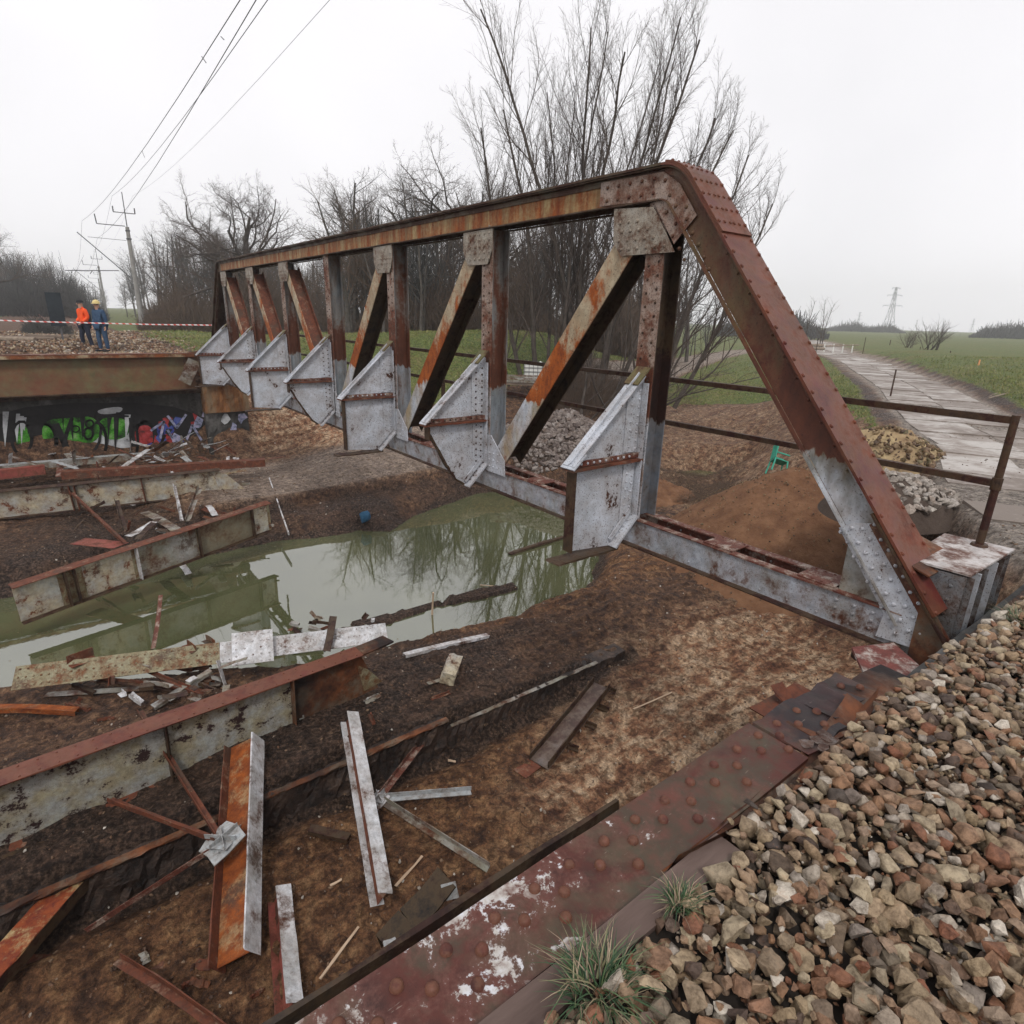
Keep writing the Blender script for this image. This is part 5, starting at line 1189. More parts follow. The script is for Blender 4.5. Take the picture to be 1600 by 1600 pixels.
# C .. short pieces on and around it
def ang(label, a_, b_, w=.07, mats=('scrap_rust', 'scrap_rust'), up=UPV, seed=1, th=.008, kind='L', name='angle_bar', cat='angle iron', h=None, group=None, wob=.003):
    return steel(name, label, cat, a_, b_, up, kind, w, h or w, mats, th, wob, seed, n=8, tear=.012, group=group, sag=random.Random(seed*7+1).uniform(-.05, .05)*min(1, (V(b_)-V(a_)).length))
def Z(px, py, z):
    p = V(G(px, py, z))
    return p if z > 1.2 or H(p.x, p.y) < z else W3(px, py, .05)       # never below the ground
ang('rusty white angle standing up out of the water left of the studded plate', Z(240, 1015, .35), Z(252, 932, .75), .07, ('scrap_rust', 'bchord_rust'), RTS, 2)
ang('dark angle stub standing up against the right part of the studded white plate', Z(512, 1018, .45), Z(522, 965, .85), .12, ('dark_steel', 'dark_steel'), RTS, 3)
ang('short rusty bracket on top of the left part of the studded plate', Z(108, 1035, .82), Z(148, 1020, .82), .14, ('scrap_rust', 'scrap_rust'), UPV, 4)
ang('small rusty stub left of the square splice plate', Z(288, 1005, .72), Z(302, 1015, .72), .09, ('scrap_rust', 'scrap_burnt'), UPV, 5)
ang('small dark stub just left of the square splice plate', Z(318, 997, .72), Z(332, 1006, .72), .09, ('dark_steel', 'scrap_burnt'), UPV, 6)
ang('white strip floating below the left end of the studded plate', Z(72, 1085, .0), Z(345, 1068, .05), .12, ('scrap_grey', 'scrap_grey'), UPV, 7, kind='P', name='strip', cat='strip')
ang('dark bar running under the studded plate towards the red girder', Z(150, 1062, .5), Z(305, 1085, .35), .06, ('dark_steel', 'scrap_rust'), UPV, 8)
ang('grey flange stub leaning under the square splice plate', Z(240, 1105, .2), Z(330, 1048, .5), .10, ('scrap_grey', 'scrap_grey'), UPV, 9, kind='C', h=.05)
ang('upright white plate offcut below the square splice plate', Z(352, 1070, .3), Z(340, 1032, .6), .10, ('scrap_white', 'scrap_white'), RTS, 10, kind='P', name='plate_offcut', cat='offcut')
ang('thin rusty bar slanting behind the red girder to the left of the splice plate', Z(215, 1040, .55), Z(318, 1082, .45), .05, ('scrap_rust', 'scrap_rust'), UPV, 11)
ang('rusty flat with pale edge lying on the bank at the left edge of the photo', Z(-30, 1108, .25), Z(120, 1112, .2), .10, ('scrap_orange', 'scrap_orange'), UPV, 12, kind='C', h=.08)
ang('long pale strip on the bank right of the red girder tip', W3(632, 1024, .07), W3(762, 993, .07), .10, ('scrap_white', 'scrap_white'), UPV, 13, kind='C', h=.05, name='strip', cat='strip')
rj = random.Random(77)
for i in range(46):                            # small jumble under and beyond the studded plate
    x0, y0 = rj.uniform(110, 360), rj.uniform(1040, 1100)
    if i > 26: x0, y0 = rj.uniform(440, 600), rj.uniform(965, 1008)
    if i > 38: x0, y0 = rj.uniform(480, 560), rj.uniform(962, 985)
    a_ = W3(x0, y0, rj.uniform(.04, .40)); b_ = a_+(RTS*rj.uniform(-1, 1)+UPS*rj.uniform(-.4, .4)+UPV*rj.uniform(-.25, .35))*rj.uniform(.2, .55)
    ang('small steel offcut in the jumble around the studded plate', a_, b_, rj.uniform(.05, .13), (rj.choice(['dark_steel', 'scrap_burnt', 'scrap_white', 'scrap_grey', 'scrap_rust', 'dark_steel']),)*2, UPV, 100+i, kind=rj.choice('LPC'), name='steel_offcut', cat='offcut', h=.06, group='small offcuts jumbled around the studded plate')

# D, F, H: beams lying on the near floor
steel('rusty_beam', 'beam with orange rusted web and one white flange, lying below the red girder', 'beam', W3(366, 1500, .16), W3(382, 1160, .24), RTS*.93+UPV*.37, 'I', .24, .36, ('scrap_white', 'scrap_orange', 'scrap_rust'), .014, .003, 13)
root, c, ax, up, sd = steel('white_beam', 'white I-beam lying diagonally on the brown earth floor', 'beam', W3(596, 1405, .12), W3(546, 1120, .16), RTS*.42+UPV*.9, 'I', .15, .22, ('scrap_white', 'scrap_rust', 'scrap_white'), .012, .002, 14)
steel('short_white_beam', 'short white beam with red rusted side near the bottom edge', 'beam', W3(452, 1578, .10), W3(436, 1396, .10), RTS*.5+UPV*.86, 'I', .15, .22, ('scrap_white', 'scrap_redpaint', 'scrap_redpaint'), .012, .003, 15)
# E: torn node plate with its bracing bars
def node(name, label, cat, c, arms, mat, pw, seed, arm_mats, asp=.07):
    r = random.Random(seed); c = V(c); root = empty(name, c, label, cat)
    for k in range(2):
        w_ = pw*(1, .72)[k]; a0 = .35+k*.5; tilt = (.22, -.14)[k]
        pts = [V((w_*sx*math.cos(a0)-w_*sy*math.sin(a0), w_*sx*math.sin(a0)+w_*sy*math.cos(a0), k*.02+tilt*sx*w_+r.uniform(-.012, .012))) for sx, sy in ((-1, -.8), (-.3, -.86), (.8, -.8), (.95, .1), (.8, .85), (-.2, .9), (-.9, .7), (-.86, 0))]
        mb = MB(); mb.prism(pts, (0, 0, 1), .010); mb.build('node_plate', M[mat], root)
    for k in range(3):
        a_ = k*2.1+.4; d = V((math.cos(a_), math.sin(a_), 0)); MB().bar(d*-pw*.7+V((0, 0, .03)), d*pw*.9+V((0, 0, .045)), UPV, (0, .055, -.004, .004), 3, .004, r).build('node_rib', M[mat], root)
    for k, (q, mt) in enumerate(zip(arms, arm_mats)):
        q = V(q); ax = (q-c).normalized(); st_ = c+ax*pw*.35; u = UPV
        o1 = MB(c).bar(st_, q, u, (-.004, .004, -asp/2, asp/2), 8, .0015, r, .01).build('brace_leg', M[mt], root)
        o2 = MB(c).bar(st_, q, u, (.005, asp*.8, -asp/2, -asp/2+.008), 8, .0015, r, .01).build('brace_leg', M[mt], root)
    mb = MB()
    for i in range(8): mb.rivet((r.uniform(-pw, pw)*.7, r.uniform(-pw, pw)*.7, .03), (0, 0, 1), .012)
    tag(mb.build('rivet_heads', M[mat], root), kind='stuff')
    return root
node('torn_node', 'crumpled silver node plate with four rusty bars, lying against the orange beam', 'node plate', Z(348, 1316, .62), [Z(219, 1112, .95), W3(172, 1250, .25), W3(138, 1452, .12), Z(385, 1294, .42)], 'zinc', .19, 5, ['scrap_rust', 'scrap_rust', 'bchord_rust', 'zinc'], .065)
node('torn_node', 'pale node plate with three grey bars fanning out right of the white I-beam', 'node plate', W3(592, 1250, .12), [W3(684, 1130, .14), W3(736, 1238, .1), W3(762, 1358, .1)], 'scrap_white', .12, 6, ['bchord_rust', 'zinc', 'scrap_grey'], .075)
# I .. L
steel('rusty_channel', 'burnt orange and cream channel lying at the lower left edge', 'channel', W3(-25, 1540, .2), W3(128, 1365, .2), UPV, 'C', .26, .14, ('scrap_rust', rust('flame', (.5, .40, .20), .60, scale=5.5, ra=(.09, .016, .014), rb=(.30, .07, .018), spk=.5), 'dark_steel'), .012, .006, 17)
ang('thin rusty angle pointing to the bottom edge, left of the short white beam', W3(182, 1498, .1), W3(350, 1612, .1), .07, ('scrap_rust', 'scrap_rust'), UPV, 18)
ang('long rusty flat half buried across the lower left floor', W3(40, 1500, .02), W3(330, 1508, .02), .10, ('scrap_rust', 'scrap_rust'), UPV, 19, kind='P', name='flat_bar', cat='bar')
steel('dark_channel', 'dark channel lying open side up on the sandy floor', 'channel', W3(842, 1190, .10), W3(940, 1068, .10), UPV, 'U', .30, .12, ('dark_steel', rust('wetch', (.14, .12, .12), .5, scale=3, ra=(.05, .035, .03), rb=(.10, .06, .05), spk=.3, rough=.35), 'dark_steel'), .012, .004, 20, stiff=0)
ang('half round tile of clay sticking out below the dark channel', W3(835, 1192, .02), W3(812, 1210, .02), .22, ('scrap_rust', 'scrap_rust'), UPV, 22, kind='P', name='clay_piece', cat='clay piece')
for i, (x, y) in enumerate(((946, 1075), (934, 1103), (915, 1130), (888, 1165))): ang('dark cleat on the right edge of the open dark channel', W3(x, y, .05), W3(x+16, y+6, .05), .06, ('dark_steel', 'dark_steel'), UPV, 23+i, name='cleat', cat='cleat', group='cleats beside the open dark channel')
ang('small black steel block on the floor left of the white I-beam', W3(485, 1296, .06), W3(545, 1310, .06), .10, ('dark_steel', 'dark_steel'), UPV, 28, kind='C', h=.06, name='steel_block', cat='block')
c0 = W3(690, 1420, .35); r_ = random.Random(3); mb = MB(c0)
pp = [Z(604, 1480, 1.2), Z(640, 1440, 1.25), Z(672, 1408, 1.3), Z(700, 1372, 1.4)]
c0 = pp[1]; mb = MB(c0)
for a_, b_ in zip(pp[:-1], pp[1:]): mb.bar(a_, b_, UPV, (-.008, .008, -.13, .10), 1).bar(a_, b_, UPV, (-.16, -.01, -.13, -.118), 1)
o = mb.build('bent_plate', M['sooty']); o.location = c0; tag(o, 'black bent plate hanging beside the end girder near the bottom', 'plate')
MB(c0).bar(Z(700, 1380, 1.4), Z(706, 1405, 1.3), UPS, (-.006, .006, -.06, .06), 1).build('torn_tip', M['zinc'], o); MB(c0).bar(Z(600, 1478, 1.22), Z(640, 1462, 1.22), UPS, (-.03, .03, -.006, .006), 3, .004, rv).build('torn_tip', M['zinc'], o)
# O concrete chunk
c0 = W3(705, 1045, .12); r_ = random.Random(9); bm = bmesh.new(); bmesh.ops.create_cube(bm, size=1)
bmesh.ops.subdivide_edges(bm, edges=bm.edges, cuts=2, use_grid_fill=True)
for v in bm.verts: v.co = V((v.co.x*.20, v.co.y*.46, v.co.z*.20))+V((r_.uniform(-.02, .02), r_.uniform(-.02, .02), r_.uniform(-.02, .02)))
me = bpy.data.meshes.new('concrete_chunk'); bm.to_mesh(me); bm.free(); me.materials.append(M['scrap_cream']); o = link(bpy.data.objects.new('concrete_chunk', me)); o.location = c0; o.rotation_euler = (.1, .25, -.75)
tag(o, 'broken pale block lying on the dark bank right of the red girder tip', 'block')
ang('grey splinter of steel beside the broken pale block', W3(668, 1068, .03), W3(700, 1058, .05), .07, ('scrap_grey', 'scrap_grey'), UPV, 60, kind='P', name='plate_offcut', cat='offcut')
rj2 = random.Random(99)
for i in range(22):
    x0, y0 = (rj2.uniform(10, 330), rj2.uniform(1100, 1130)) if i < 5 else (rj2.uniform(420, 760), rj2.uniform(1070, 1120)) if i < 12 else (rj2.uniform(10, 760), rj2.uniform(1330, 1560))
    a_ = W3(x0, y0, .02); b_ = W3(x0+rj2.uniform(-34, 34), y0+rj2.uniform(-16, 16), .03)
    if (a_-b_).length < .05: continue
    ang('small rusty or charred steel scrap half sunk in the mud of the near floor', a_, b_, rj2.uniform(.02, .07), (rj2.choice(['dark_steel', 'scrap_rust', 'scrap_burnt', 'scrap_grey', 'scrap_rust']),)*2, UPV, 400+i, kind=rj2.choice('LP'), name='steel_scrap', cat='scrap', h=.04, wob=.008, group='small scraps half sunk in the near floor')
# splinters and chips
for i, (a_, b_, lab) in enumerate([((516, 1384), (534, 1374), 'short pink wood chip left of the white I-beam'), ((618, 1385), (660, 1338), 'thin pale lath right of the foot of the white I-beam'), ((990, 1108), (1050, 1082), 'thin dark stick on the pale sand right of the dark channel'),
                                   ((700, 1188), (712, 1190), 'tiny white chip below the tip of the grey brace'), ((500, 1530), (560, 1448), 'long thin pale splinter near the short white beam'), ((608, 1160), (614, 1150), 'white flake above the fan of grey bars'), ((750, 914), (806, 918), 'pale lath lying on the mud bar in the water')]):
    o = MB(W3(a_[0], a_[1], .02)); c0 = o.off; o.bar(W3(a_[0], a_[1], .015), W3(b_[0], b_[1], .015), UPV, (-.006, .008, -.012, .012), 3, .004, rv); o = o.build('wood_splinter', M['wood']); o.location = c0; tag(o, lab, 'splinter')
o = MB(W3(675, 965, 0)); c0 = o.off; o.tube(Z(675, 966, WZ-.1), Z(677, 926, .12), .022, .018, 7); o = o.build('wood_stake', M['wood']); o.location = c0; tag(o, 'pale stake standing in the water at the end of the mud bar', 'stake')
ang('black steel scrap lying flat in the water below the truss', Z(796, 866, -.43), Z(886, 838, -.43), .12, ('dark_steel', 'dark_steel'), UPV, 61, kind='C', h=.06, name='sunken_bar', cat='bar')
o = MB(Z(720, 758, .4)); c0 = o.off; 
steel('white_bar', 'long white flat bar leaning on the bank near the tip of the olive girder', 'bar', Z(421, 748, .55), Z(451, 834, .0), RTS, 'P', .09, .02, ('scrap_white', 'scrap_white'), .03, .004, 62)
c0 = W3(570, 808, .12); bm = bmesh.new(); bmesh.ops.create_icosphere(bm, subdivisions=2, radius=.17)
r_ = random.Random(4)
for v in bm.verts: v.co = v.co*r_.uniform(.7, 1.15); v.co.z *= 1.2
me = bpy.data.meshes.new('blue_rag'); bm.to_mesh(me); bm.free(); me.materials.append(M['blue_rag']); o = link(bpy.data.objects.new('blue_rag', me)); o.location = c0; tag(o, 'crumpled dark blue rag on the muddy bank', 'rag')

# far bank: three girders and the debris at the abutment
root, c, ax, up, sd = steel('plate_girder', 'olive and grey plate girder lying half in the water below the far bank', 'girder', Z(25, 945, .30), Z(422, 806, .58), UPV-UPS*.12, 'I', .24, .78, ('scrap_rust', 'scrap_olive', 'dark_steel'), .014, .005, 31, stiff=0)
nrm = sd if sd.dot(V(CAM)-c) > 0 else -sd
P_, Q_ = Z(25, 945, .30), Z(422, 806, .58)
for t0, t1, mt in ((.0, .13, 'scrap_cream'), (.21, .38, 'scrap_cream'), (.40, .64, 'scrap_grey'), (.65, .90, rust('olive_panel', (.20, .19, .14), .42, scale=1.6, rb=(.12, .06, .03), spk=.4)), (.905, .985, 'scrap_cream')):
    a_, b_ = P_.lerp(Q_, t0), P_.lerp(Q_, t1); MB(c).prism([a_-up*.36+nrm*.006, b_-up*.36+nrm*.006, b_+up*.355+nrm*.006, a_+up*.355+nrm*.006], nrm, .005).build('web_panel', M[mt] if isinstance(mt, str) else mt, root)
for t in (.15, .18, .395, .645, .90): x = P_.lerp(Q_, t); MB(c).bar(x-ax*.012, x+ax*.012, up, (-.37, .365, -.13 if nrm.dot(sd) < 0 else .015, -.015 if nrm.dot(sd) < 0 else .13), 1).build('stiffener', M['dark_steel' if t != .395 else 'scrap_white'], root)
root, c, ax, up, sd = steel('plate_girder', 'cream plate girder with rust blotches lying behind the olive girder', 'girder', Z(-60, 795, .62), Z(345, 752, .80), UPV-UPS*.10, 'I', .22, .74, ('dark_steel', 'scrap_cream', 'dark_steel'), .014, .005, 32, stiff=0)
nrm = sd if sd.dot(V(CAM)-c) > 0 else -sd; P_, Q_ = Z(-60, 795, .62), Z(345, 752, .80)
for t in (.39, .41, .67): x = P_.lerp(Q_, t); MB(c).bar(x-ax*.012, x+ax*.012, up, (-.35, .35, -.12 if nrm.dot(sd) < 0 else .012, -.012 if nrm.dot(sd) < 0 else .12), 1).build('stiffener', M['scrap_rust'], root)
MB(c).prism([P_.lerp(Q_, .99)-up*.34+nrm*.01, P_.lerp(Q_, 1.10)-up*.30+nrm*.01, P_.lerp(Q_, 1.03)+up*.2+nrm*.01, P_.lerp(Q_, .97)+up*.33+nrm*.01], nrm, .008).build('torn_end', M['scrap_cream'], root)
steel('rusty_beam', 'long rust red beam lying at the foot of the graffiti wall', 'beam', Z(98, 742, .95), Z(414, 722, .95), UPV, 'C', .30, .22, ('scrap_rust', 'scrap_rust', 'scrap_rust'), .014, .006, 33)
steel('red_beam', 'dark red painted beam at the left edge before the graffiti wall', 'beam', Z(-60, 748, .95), Z(70, 733, .95), UPV, 'C', .25, .26, ('scrap_redpaint', 'scrap_redpaint', 'scrap_redpaint'), .014, .005, 34)
steel('grey_beam', 'pale grey beam lying between the red beam and the graffiti wall', 'beam', Z(-40, 735, .95), Z(225, 712, 1.0), UPV, 'C', .2, .2, ('scrap_grey', 'zinc', 'scrap_grey'), .014, .005, 35)
for i, (a_, za, b_, zb, w_, mt, lab) in enumerate([
    ((112, 768), 1.0, (195, 846), .6, .09, 'scrap_rust', 'rusty angle leaning from the cream girder towards the olive girder'),
    ((182, 780), .9, (195, 826), .5, .09, 'dark_steel', 'short dark post standing between the cream and olive girders'),
    ((268, 735), 1.0, (284, 812), .5, .07, 'scrap_white', 'white bar leaning over the cream girder'),
    ((313, 760), .9, (293, 812), .5, .10, 'scrap_grey', 'grey flat leaning against the right end of the cream girder'),
    ((225, 800), .4, (275, 828), .5, .24, 'scrap_grey', 'pale grey plate lying between the two girders'),
    ((200, 838), .5, (240, 815), .6, .20, 'scrap_white', 'white plate scrap behind the olive girder'),
    ((248, 810), .6, (215, 842), .5, .15, 'dark_steel', 'dark flat crossing the pale plate behind the olive girder'),
    ((122, 845), .45, (190, 852), .5, .40, 'scrap_redpaint', 'pink red plate lying on the mud behind the olive girder'),
    ((326, 790), .5, (336, 805), .5, .15, 'scrap_white', 'small white offcut behind the right half of the olive girder'),
    ((285, 883), -.3, (295, 897), -.3, .14, 'scrap_white', 'small white offcut in the water at the foot of the olive girder'),
    ((340, 745), .8, (385, 735), .9, .22, 'scrap_olive', 'burnt olive plate beyond the right end of the cream girder'),
    ((372, 758), .5, (392, 757), .5, .10, 'scrap_grey', 'grey strip on the bank beside the burnt plates'),
    ((185, 735), .9, (232, 702), 1.2, .16, 'scrap_white', 'white flat propped against the debris at the graffiti wall'),
    ((203, 706), 1.0, (204, 692), 1.5, .14, 'scrap_white', 'small white upright before the green graffiti'),
    ((116, 722), 1.0, (115, 703), 1.4, .16, 'scrap_grey', 'grey upright stub before the green graffiti'),
    ((16, 728), 1.0, (17, 708), 1.4, .14, 'scrap_white', 'white upright stub at the left below the graffiti'),
    ((152, 722), 1.2, (154, 750), .8, .12, 'scrap_rust', 'rusty stub hanging over the rust red beam'),
    ((95, 725), 1.0, (92, 745), .9, .16, 'bchord_rust', 'rusted white upright at the left end of the rust red beam'),
    ((283, 681), 1.5, (285, 700), 1.1, .14, 'scrap_grey', 'grey upright before the blue graffiti'),
    ((240, 705), 1.2, (262, 690), 1.5, .24, 'scrap_burnt', 'dark plate in the heap before the blue graffiti'),
    ((350, 697), 1.0, (368, 710), .9, .08, 'scrap_rust', 'pinkish bar lying before the dark wing wall'),
    ((418, 718), .8, (452, 714), .75, .12, 'scrap_rust', 'rusty bar end lying on the sandy platform')]):
    kind = 'P' if w_ > .1 else 'L'
    ang(lab, Z(*a_, za), Z(*b_, zb), w_, (mt, mt), UPV if abs(za-zb) < .3 else RTS, 200+i, kind=kind, name='steel_offcut' if kind == 'P' else 'angle_bar', cat='offcut' if kind == 'P' else 'angle iron', wob=.008)
for i in range(96):
    x0, y0 = rj.uniform(215, 330), rj.uniform(690, 722)
    if i > 44: x0, y0 = rj.uniform(40, 400), rj.uniform(705, 735)
    if i > 76: x0, y0 = rj.uniform(100, 400), rj.uniform(770, 835)
    a_ = Z(x0, y0, .95+max(0, (712-y0)*.018) if i <= 76 else .4); b_ = a_+(RTS*rj.uniform(-1, 1)+UPS*rj.uniform(-.3, .3)+UPV*rj.uniform(-.4, .5))*rj.uniform(.3, .95)
    ang('small steel offcut in the debris below the far abutment', a_, b_, rj.uniform(.06, .2), (rj.choice(['dark_steel', 'scrap_burnt', 'scrap_white', 'scrap_grey', 'scrap_rust', 'zinc']),)*2, UPV, 300+i, kind=rj.choice('LPP'), name='steel_offcut', cat='offcut', h=.07, wob=.01, group='small offcuts in the debris below the far abutment')
# far end girder on the far abutment
fg = empty('end_girder', (-5, 19.8, 2.9), 'brown and rust red end girder lying on top of the far abutment', 'girder'); FO2 = (-5, 19.8, 2.9)
wallm = rust('far_web', (.15, .15, .07), .36, scale=.9, stretch=(1, 1, 1.2), pos=True, ra=(.10, .035, .025), rb=(.20, .06, .035), spk=.25, sharp=.14, paint2=(.16, .13, .075))
MB(FO2).bar((-14, 19.82, 3.5), (-.62, 19.82, 3.5), (0, 1, 0), (-.007, .007, -.60, .52), 30, .006, rg).build('web', wallm, fg)
MB(FO2).bar((-14, 19.78, 4.12), (-.60, 19.78, 4.11), (0, 1, 0), (-.18, .18, -.012, .012), 30, .006, rg).build('top_flange', M['scrap_rust'], fg)
MB(FO2).bar((-14, 19.70, 4.055), (-.60, 19.70, 4.05), (0, 1, 0), (-.096, -.084, -.05, .05), 20, .005, rg).build('edge_angle', rust('flange_edge', (.42, .36, .24), .6, scale=2, pos=True, rb=(.28, .09, .03), spk=.3), fg)
MB(FO2).bar((-14, 19.74, 2.90), (-.60, 19.74, 2.90), (0, 1, 0), (-.13, .13, -.012, .012), 20, .005, rg).build('bottom_flange', M['dark_steel'], fg)
o = MB((-.75, 19.5, 3.4)); o.bar((-1.0, 19.6, 3.15), (-.62, 19.5, 3.9), (0, 1, 0), (-.008, .008, -.2, .2), 3, .02, rg); o = o.build('torn_plate', M['scrap_grey']); o.location = (-.75, 19.5, 3.4); tag(o, 'torn pale plate at the right end of the far end girder', 'plate')

# ------------------------------------------------------------------ bare trees
def seg_mesh(name, segs, mat, n=3):
    """segs: rows x0 y0 z0 x1 y1 z1 r0 r1 -> tapered prisms"""
    S = np.array(segs, float); P = S[:, 0:3]; Q = S[:, 3:6]; A = Q-P; L = np.linalg.norm(A, axis=1, keepdims=True)+1e-9; A /= L
    ref = np.where(np.abs(A[:, 2:3]) > .9, np.array([[1., 0, 0]]), np.array([[0, 0, 1.]])); U = np.cross(A, ref); U /= np.linalg.norm(U, axis=1, keepdims=True)+1e-9; W = np.cross(A, U)
    ring = []
    for e_, C, r in ((0, P, S[:, 6:7]), (1, Q, S[:, 7:8])):
        for k in range(n): a_ = 2*math.pi*k/n; ring.append(C+U*(r*math.cos(a_))+W*(r*math.sin(a_)))
    vs = np.stack(ring, 1).reshape(-1, 3); b = (np.arange(len(S))*2*n)[:, None]; fs = []
    for k in range(n): k2 = (k+1) % n; fs.append(b+np.array([[k, k2, n+k2, n+k]]))
    return fast_mesh(name, vs, np.concatenate(fs, 0), 4, mat, None, n > 3)
def grow(segs, r, p, d, L, rad, lev, P):
    """P[lev] = (segments, wander, up-pull, children, angle, length ratio, radius ratio, first child at)"""
    ns, wan, up, nc, ang_, lr, rr, t0 = P[lev]
    pts = [p]; dirs = [d]; cur = p; dd = d; tip = .25 if lev < len(P)-1 else .3
    for i in range(ns):
        dd = (dd+np.array([r.gauss(0, wan), r.gauss(0, wan), r.gauss(0, wan)+up])); dd /= np.linalg.norm(dd)
        nx_ = cur+dd*(L/ns); ra = rad*(1-(1-tip)*i/ns); rb_ = rad*(1-(1-tip)*(i+1)/ns)
        segs.append((lev, (*cur, *nx_, ra, rb_))); cur = nx_; pts.append(cur); dirs.append(dd)
    if lev+1 >= len(P): return
    for k in range(nc):
        t = t0+(1-t0)*(k+r.random())/nc; f = t*ns; i = min(int(f), ns-1); q = pts[i]+(pts[i+1]-pts[i])*(f-i); d0 = dirs[i+1]
        ax = np.cross(d0, np.array([r.gauss(0, 1), r.gauss(0, 1), r.gauss(0, 1)])); ax /= np.linalg.norm(ax)+1e-9
        a_ = math.radians(r.gauss(ang_, ang_*.25)); nd = d0*math.cos(a_)+ax*math.sin(a_); nd /= np.linalg.norm(nd)
        grow(segs, r, q, nd, L*lr*(1.15-.65*(t-t0)/(1-t0+1e-6))*r.uniform(.7, 1.2), max(rad*(1-(1-tip)*t)*rr, P[-1][-1] if False else .004), lev+1, P)
def tree_parts(seed, stems, P, trunk_lev, mt, mc, nseg=5):
    r = random.Random(seed); trunks = []; cr_ = []
    for (p, d, L, rad) in stems:               # every stem is a trunk of its own; the twigs are one crown
        segs = []; d = np.array(d, float); grow(segs, r, np.array(p, float), d/np.linalg.norm(d), L, rad, 0, P)
        trunks.append(seg_mesh('trunk', [s for l, s in segs if l <= trunk_lev], mt, nseg)); cr_ += [s for l, s in segs if l > trunk_lev]
    return trunks+[seg_mesh('crown', cr_, mc, 3)]
def tree(name, meshes, loc, label, cat='tree', group=None, sc=1.0, rz=0.0):
    o = empty(name, loc, label, cat, group); o.scale = (sc, sc, sc); o.rotation_euler = (0, 0, rz)
    for me in meshes: link(bpy.data.objects.new('crown' if me is meshes[-1] else 'trunk', me), o)
    return o
def gz(x, y, dz=0.0): return (x, y, H(x, y)+dz)
# the big many-stemmed willow behind the truss
rw = random.Random(51); stems = []
Rc = np.array([.794, -.607, 0]); Uc = np.array([.607, .794, 0])
lean = [(-.34, 11.5), (-.28, 14.5), (-.20, 17), (-.13, 18.5), (-.06, 19.8), (-.01, 20.4), (.04, 20.6), (.09, 20), (.15, 19.3), (.22, 18.4), (.29, 17.5), (.37, 16.3), (.46, 15), (.56, 13.8), (.68, 12.3), (.02, 19), (.18, 18.8), (-.1, 17)]
for i, (a_, L) in enumerate(lean):
    off = Rc*(a_*8.0+rw.uniform(-.3, .3))+Uc*rw.uniform(-1.2, 1.2); d = Rc*a_*.55+Uc*rw.uniform(-.15, .15)+np.array([0, 0, 1.])
    stems.append((off+np.array([0, 0, -.3]), d, L*rw.uniform(.74, .84), rw.uniform(.08, .14)))
PW = [(14, .055, .028, 21, 25, .32, .46, .18), (7, .10, .075, 11, 30, .42, .5, .12), (4, .14, .09, 7, 32, .42, .6, .1), (3, .16, .06, 0, 0, 0, 0, 0)]
wl = tree_parts(61, stems, PW, 0, M['bark'], M['twig'], 6)
wpos = at(893, 606, 29.5); tree('willow_tree', wl, gz(wpos[0], wpos[1], -.1), 'very tall bare willow of many stems rising behind the near end of the truss')
# leaning small stems and brush at its foot on the right
stems = [((Rc*x+Uc*rw.uniform(-.5, .5)), Rc*rw.uniform(-.5, .9)+Uc*rw.uniform(-.4, .2)+np.array([0, 0, rw.uniform(.3, 1.1)]), rw.uniform(3.5, 8), rw.uniform(.04, .10)) for x in [rw.uniform(-1, 2.5) for _ in range(14)]]
PB = [(7, .12, .04, 10, 40, .42, .45, .2), (5, .2, .05, 6, 40, .45, .5, .15), (3, .2, .05, 0, 0, 0, 0, 0)]
bw = tree_parts(62, stems, PB, 0, M['bark'], M['twig'], 5)
bpos = at(940, 612, 27.0); tree('leaning_tree', bw, gz(bpos[0], bpos[1], -.1), 'tangle of leaning bare stems at the foot of the tall willow', 'tree')
# oaks
PO = [(6, .12, .03, 10, 54, .70, .55, .35), (7, .24, .05, 9, 46, .56, .52, .2), (6, .28, .06, 8, 44, .5, .55, .15), (4, .30, .05, 6, 40, .55, .65, .1), (3, .3, .03, 0, 0, 0, 0, 0)]
oaks = [tree_parts(70+i, [((0, 0, -.3), (rw.uniform(-.08, .08), rw.uniform(-.08, .08), 1), 8.5, .36)], PO, 1, M['bark'], M['twig'], 5) for i in range(3)]
def place(name, ms, px, base_py, top_py, depth, label, group=None, rz=0, hgt=None, cat='tree'):
    b = at(px, base_py, depth); z = H(b[0], b[1])
    hh = hgt if hgt else 13.0; q0 = V((b[0], b[1], z)); 
    # real height from the sight line to its top
    v = ray(px, top_py); t = math.hypot(b[0]-CAM[0], b[1]-CAM[1])/math.hypot(v[0], v[1]); ztop = CAM[2]+v[2]*t
    return tree(name, ms, (b[0], b[1], z), label, cat, group, (ztop-z)/hh, rz)
def mesh_h(ms): return max(max((v.co.z for v in m_.vertices)) for m_ in ms)
oh = [mesh_h(o_) for o_ in oaks]
place('oak_tree', oaks[0], 388, 500, 268, 62, 'bare oak, the left one of the pair rising beyond the far end of the truss', None, 0.3, oh[0])
place('oak_tree', oaks[1], 427, 505, 292, 60, 'round crowned bare oak, right of the pair beyond the far end of the truss', None, 2.1, oh[1])
place('oak_tree', oaks[2], 670, 505, 200, 46, 'bare crooked oak rising above the middle of the top chord', None, 1.1, oh[2])
place('oak_tree', oaks[0], 598, 508, 248, 48, 'bare oak above the top chord left of the crooked one', None, 4.0, oh[0])
place('oak_tree', oaks[1], 745, 508, 262, 50, 'bare spreading oak between the crooked oak and the tall willow', None, 5.2, oh[1])
place('oak_tree', oaks[2], -12, 490, 335, 75, 'bare tree cut by the left edge of the photo', None, .5, oh[2])
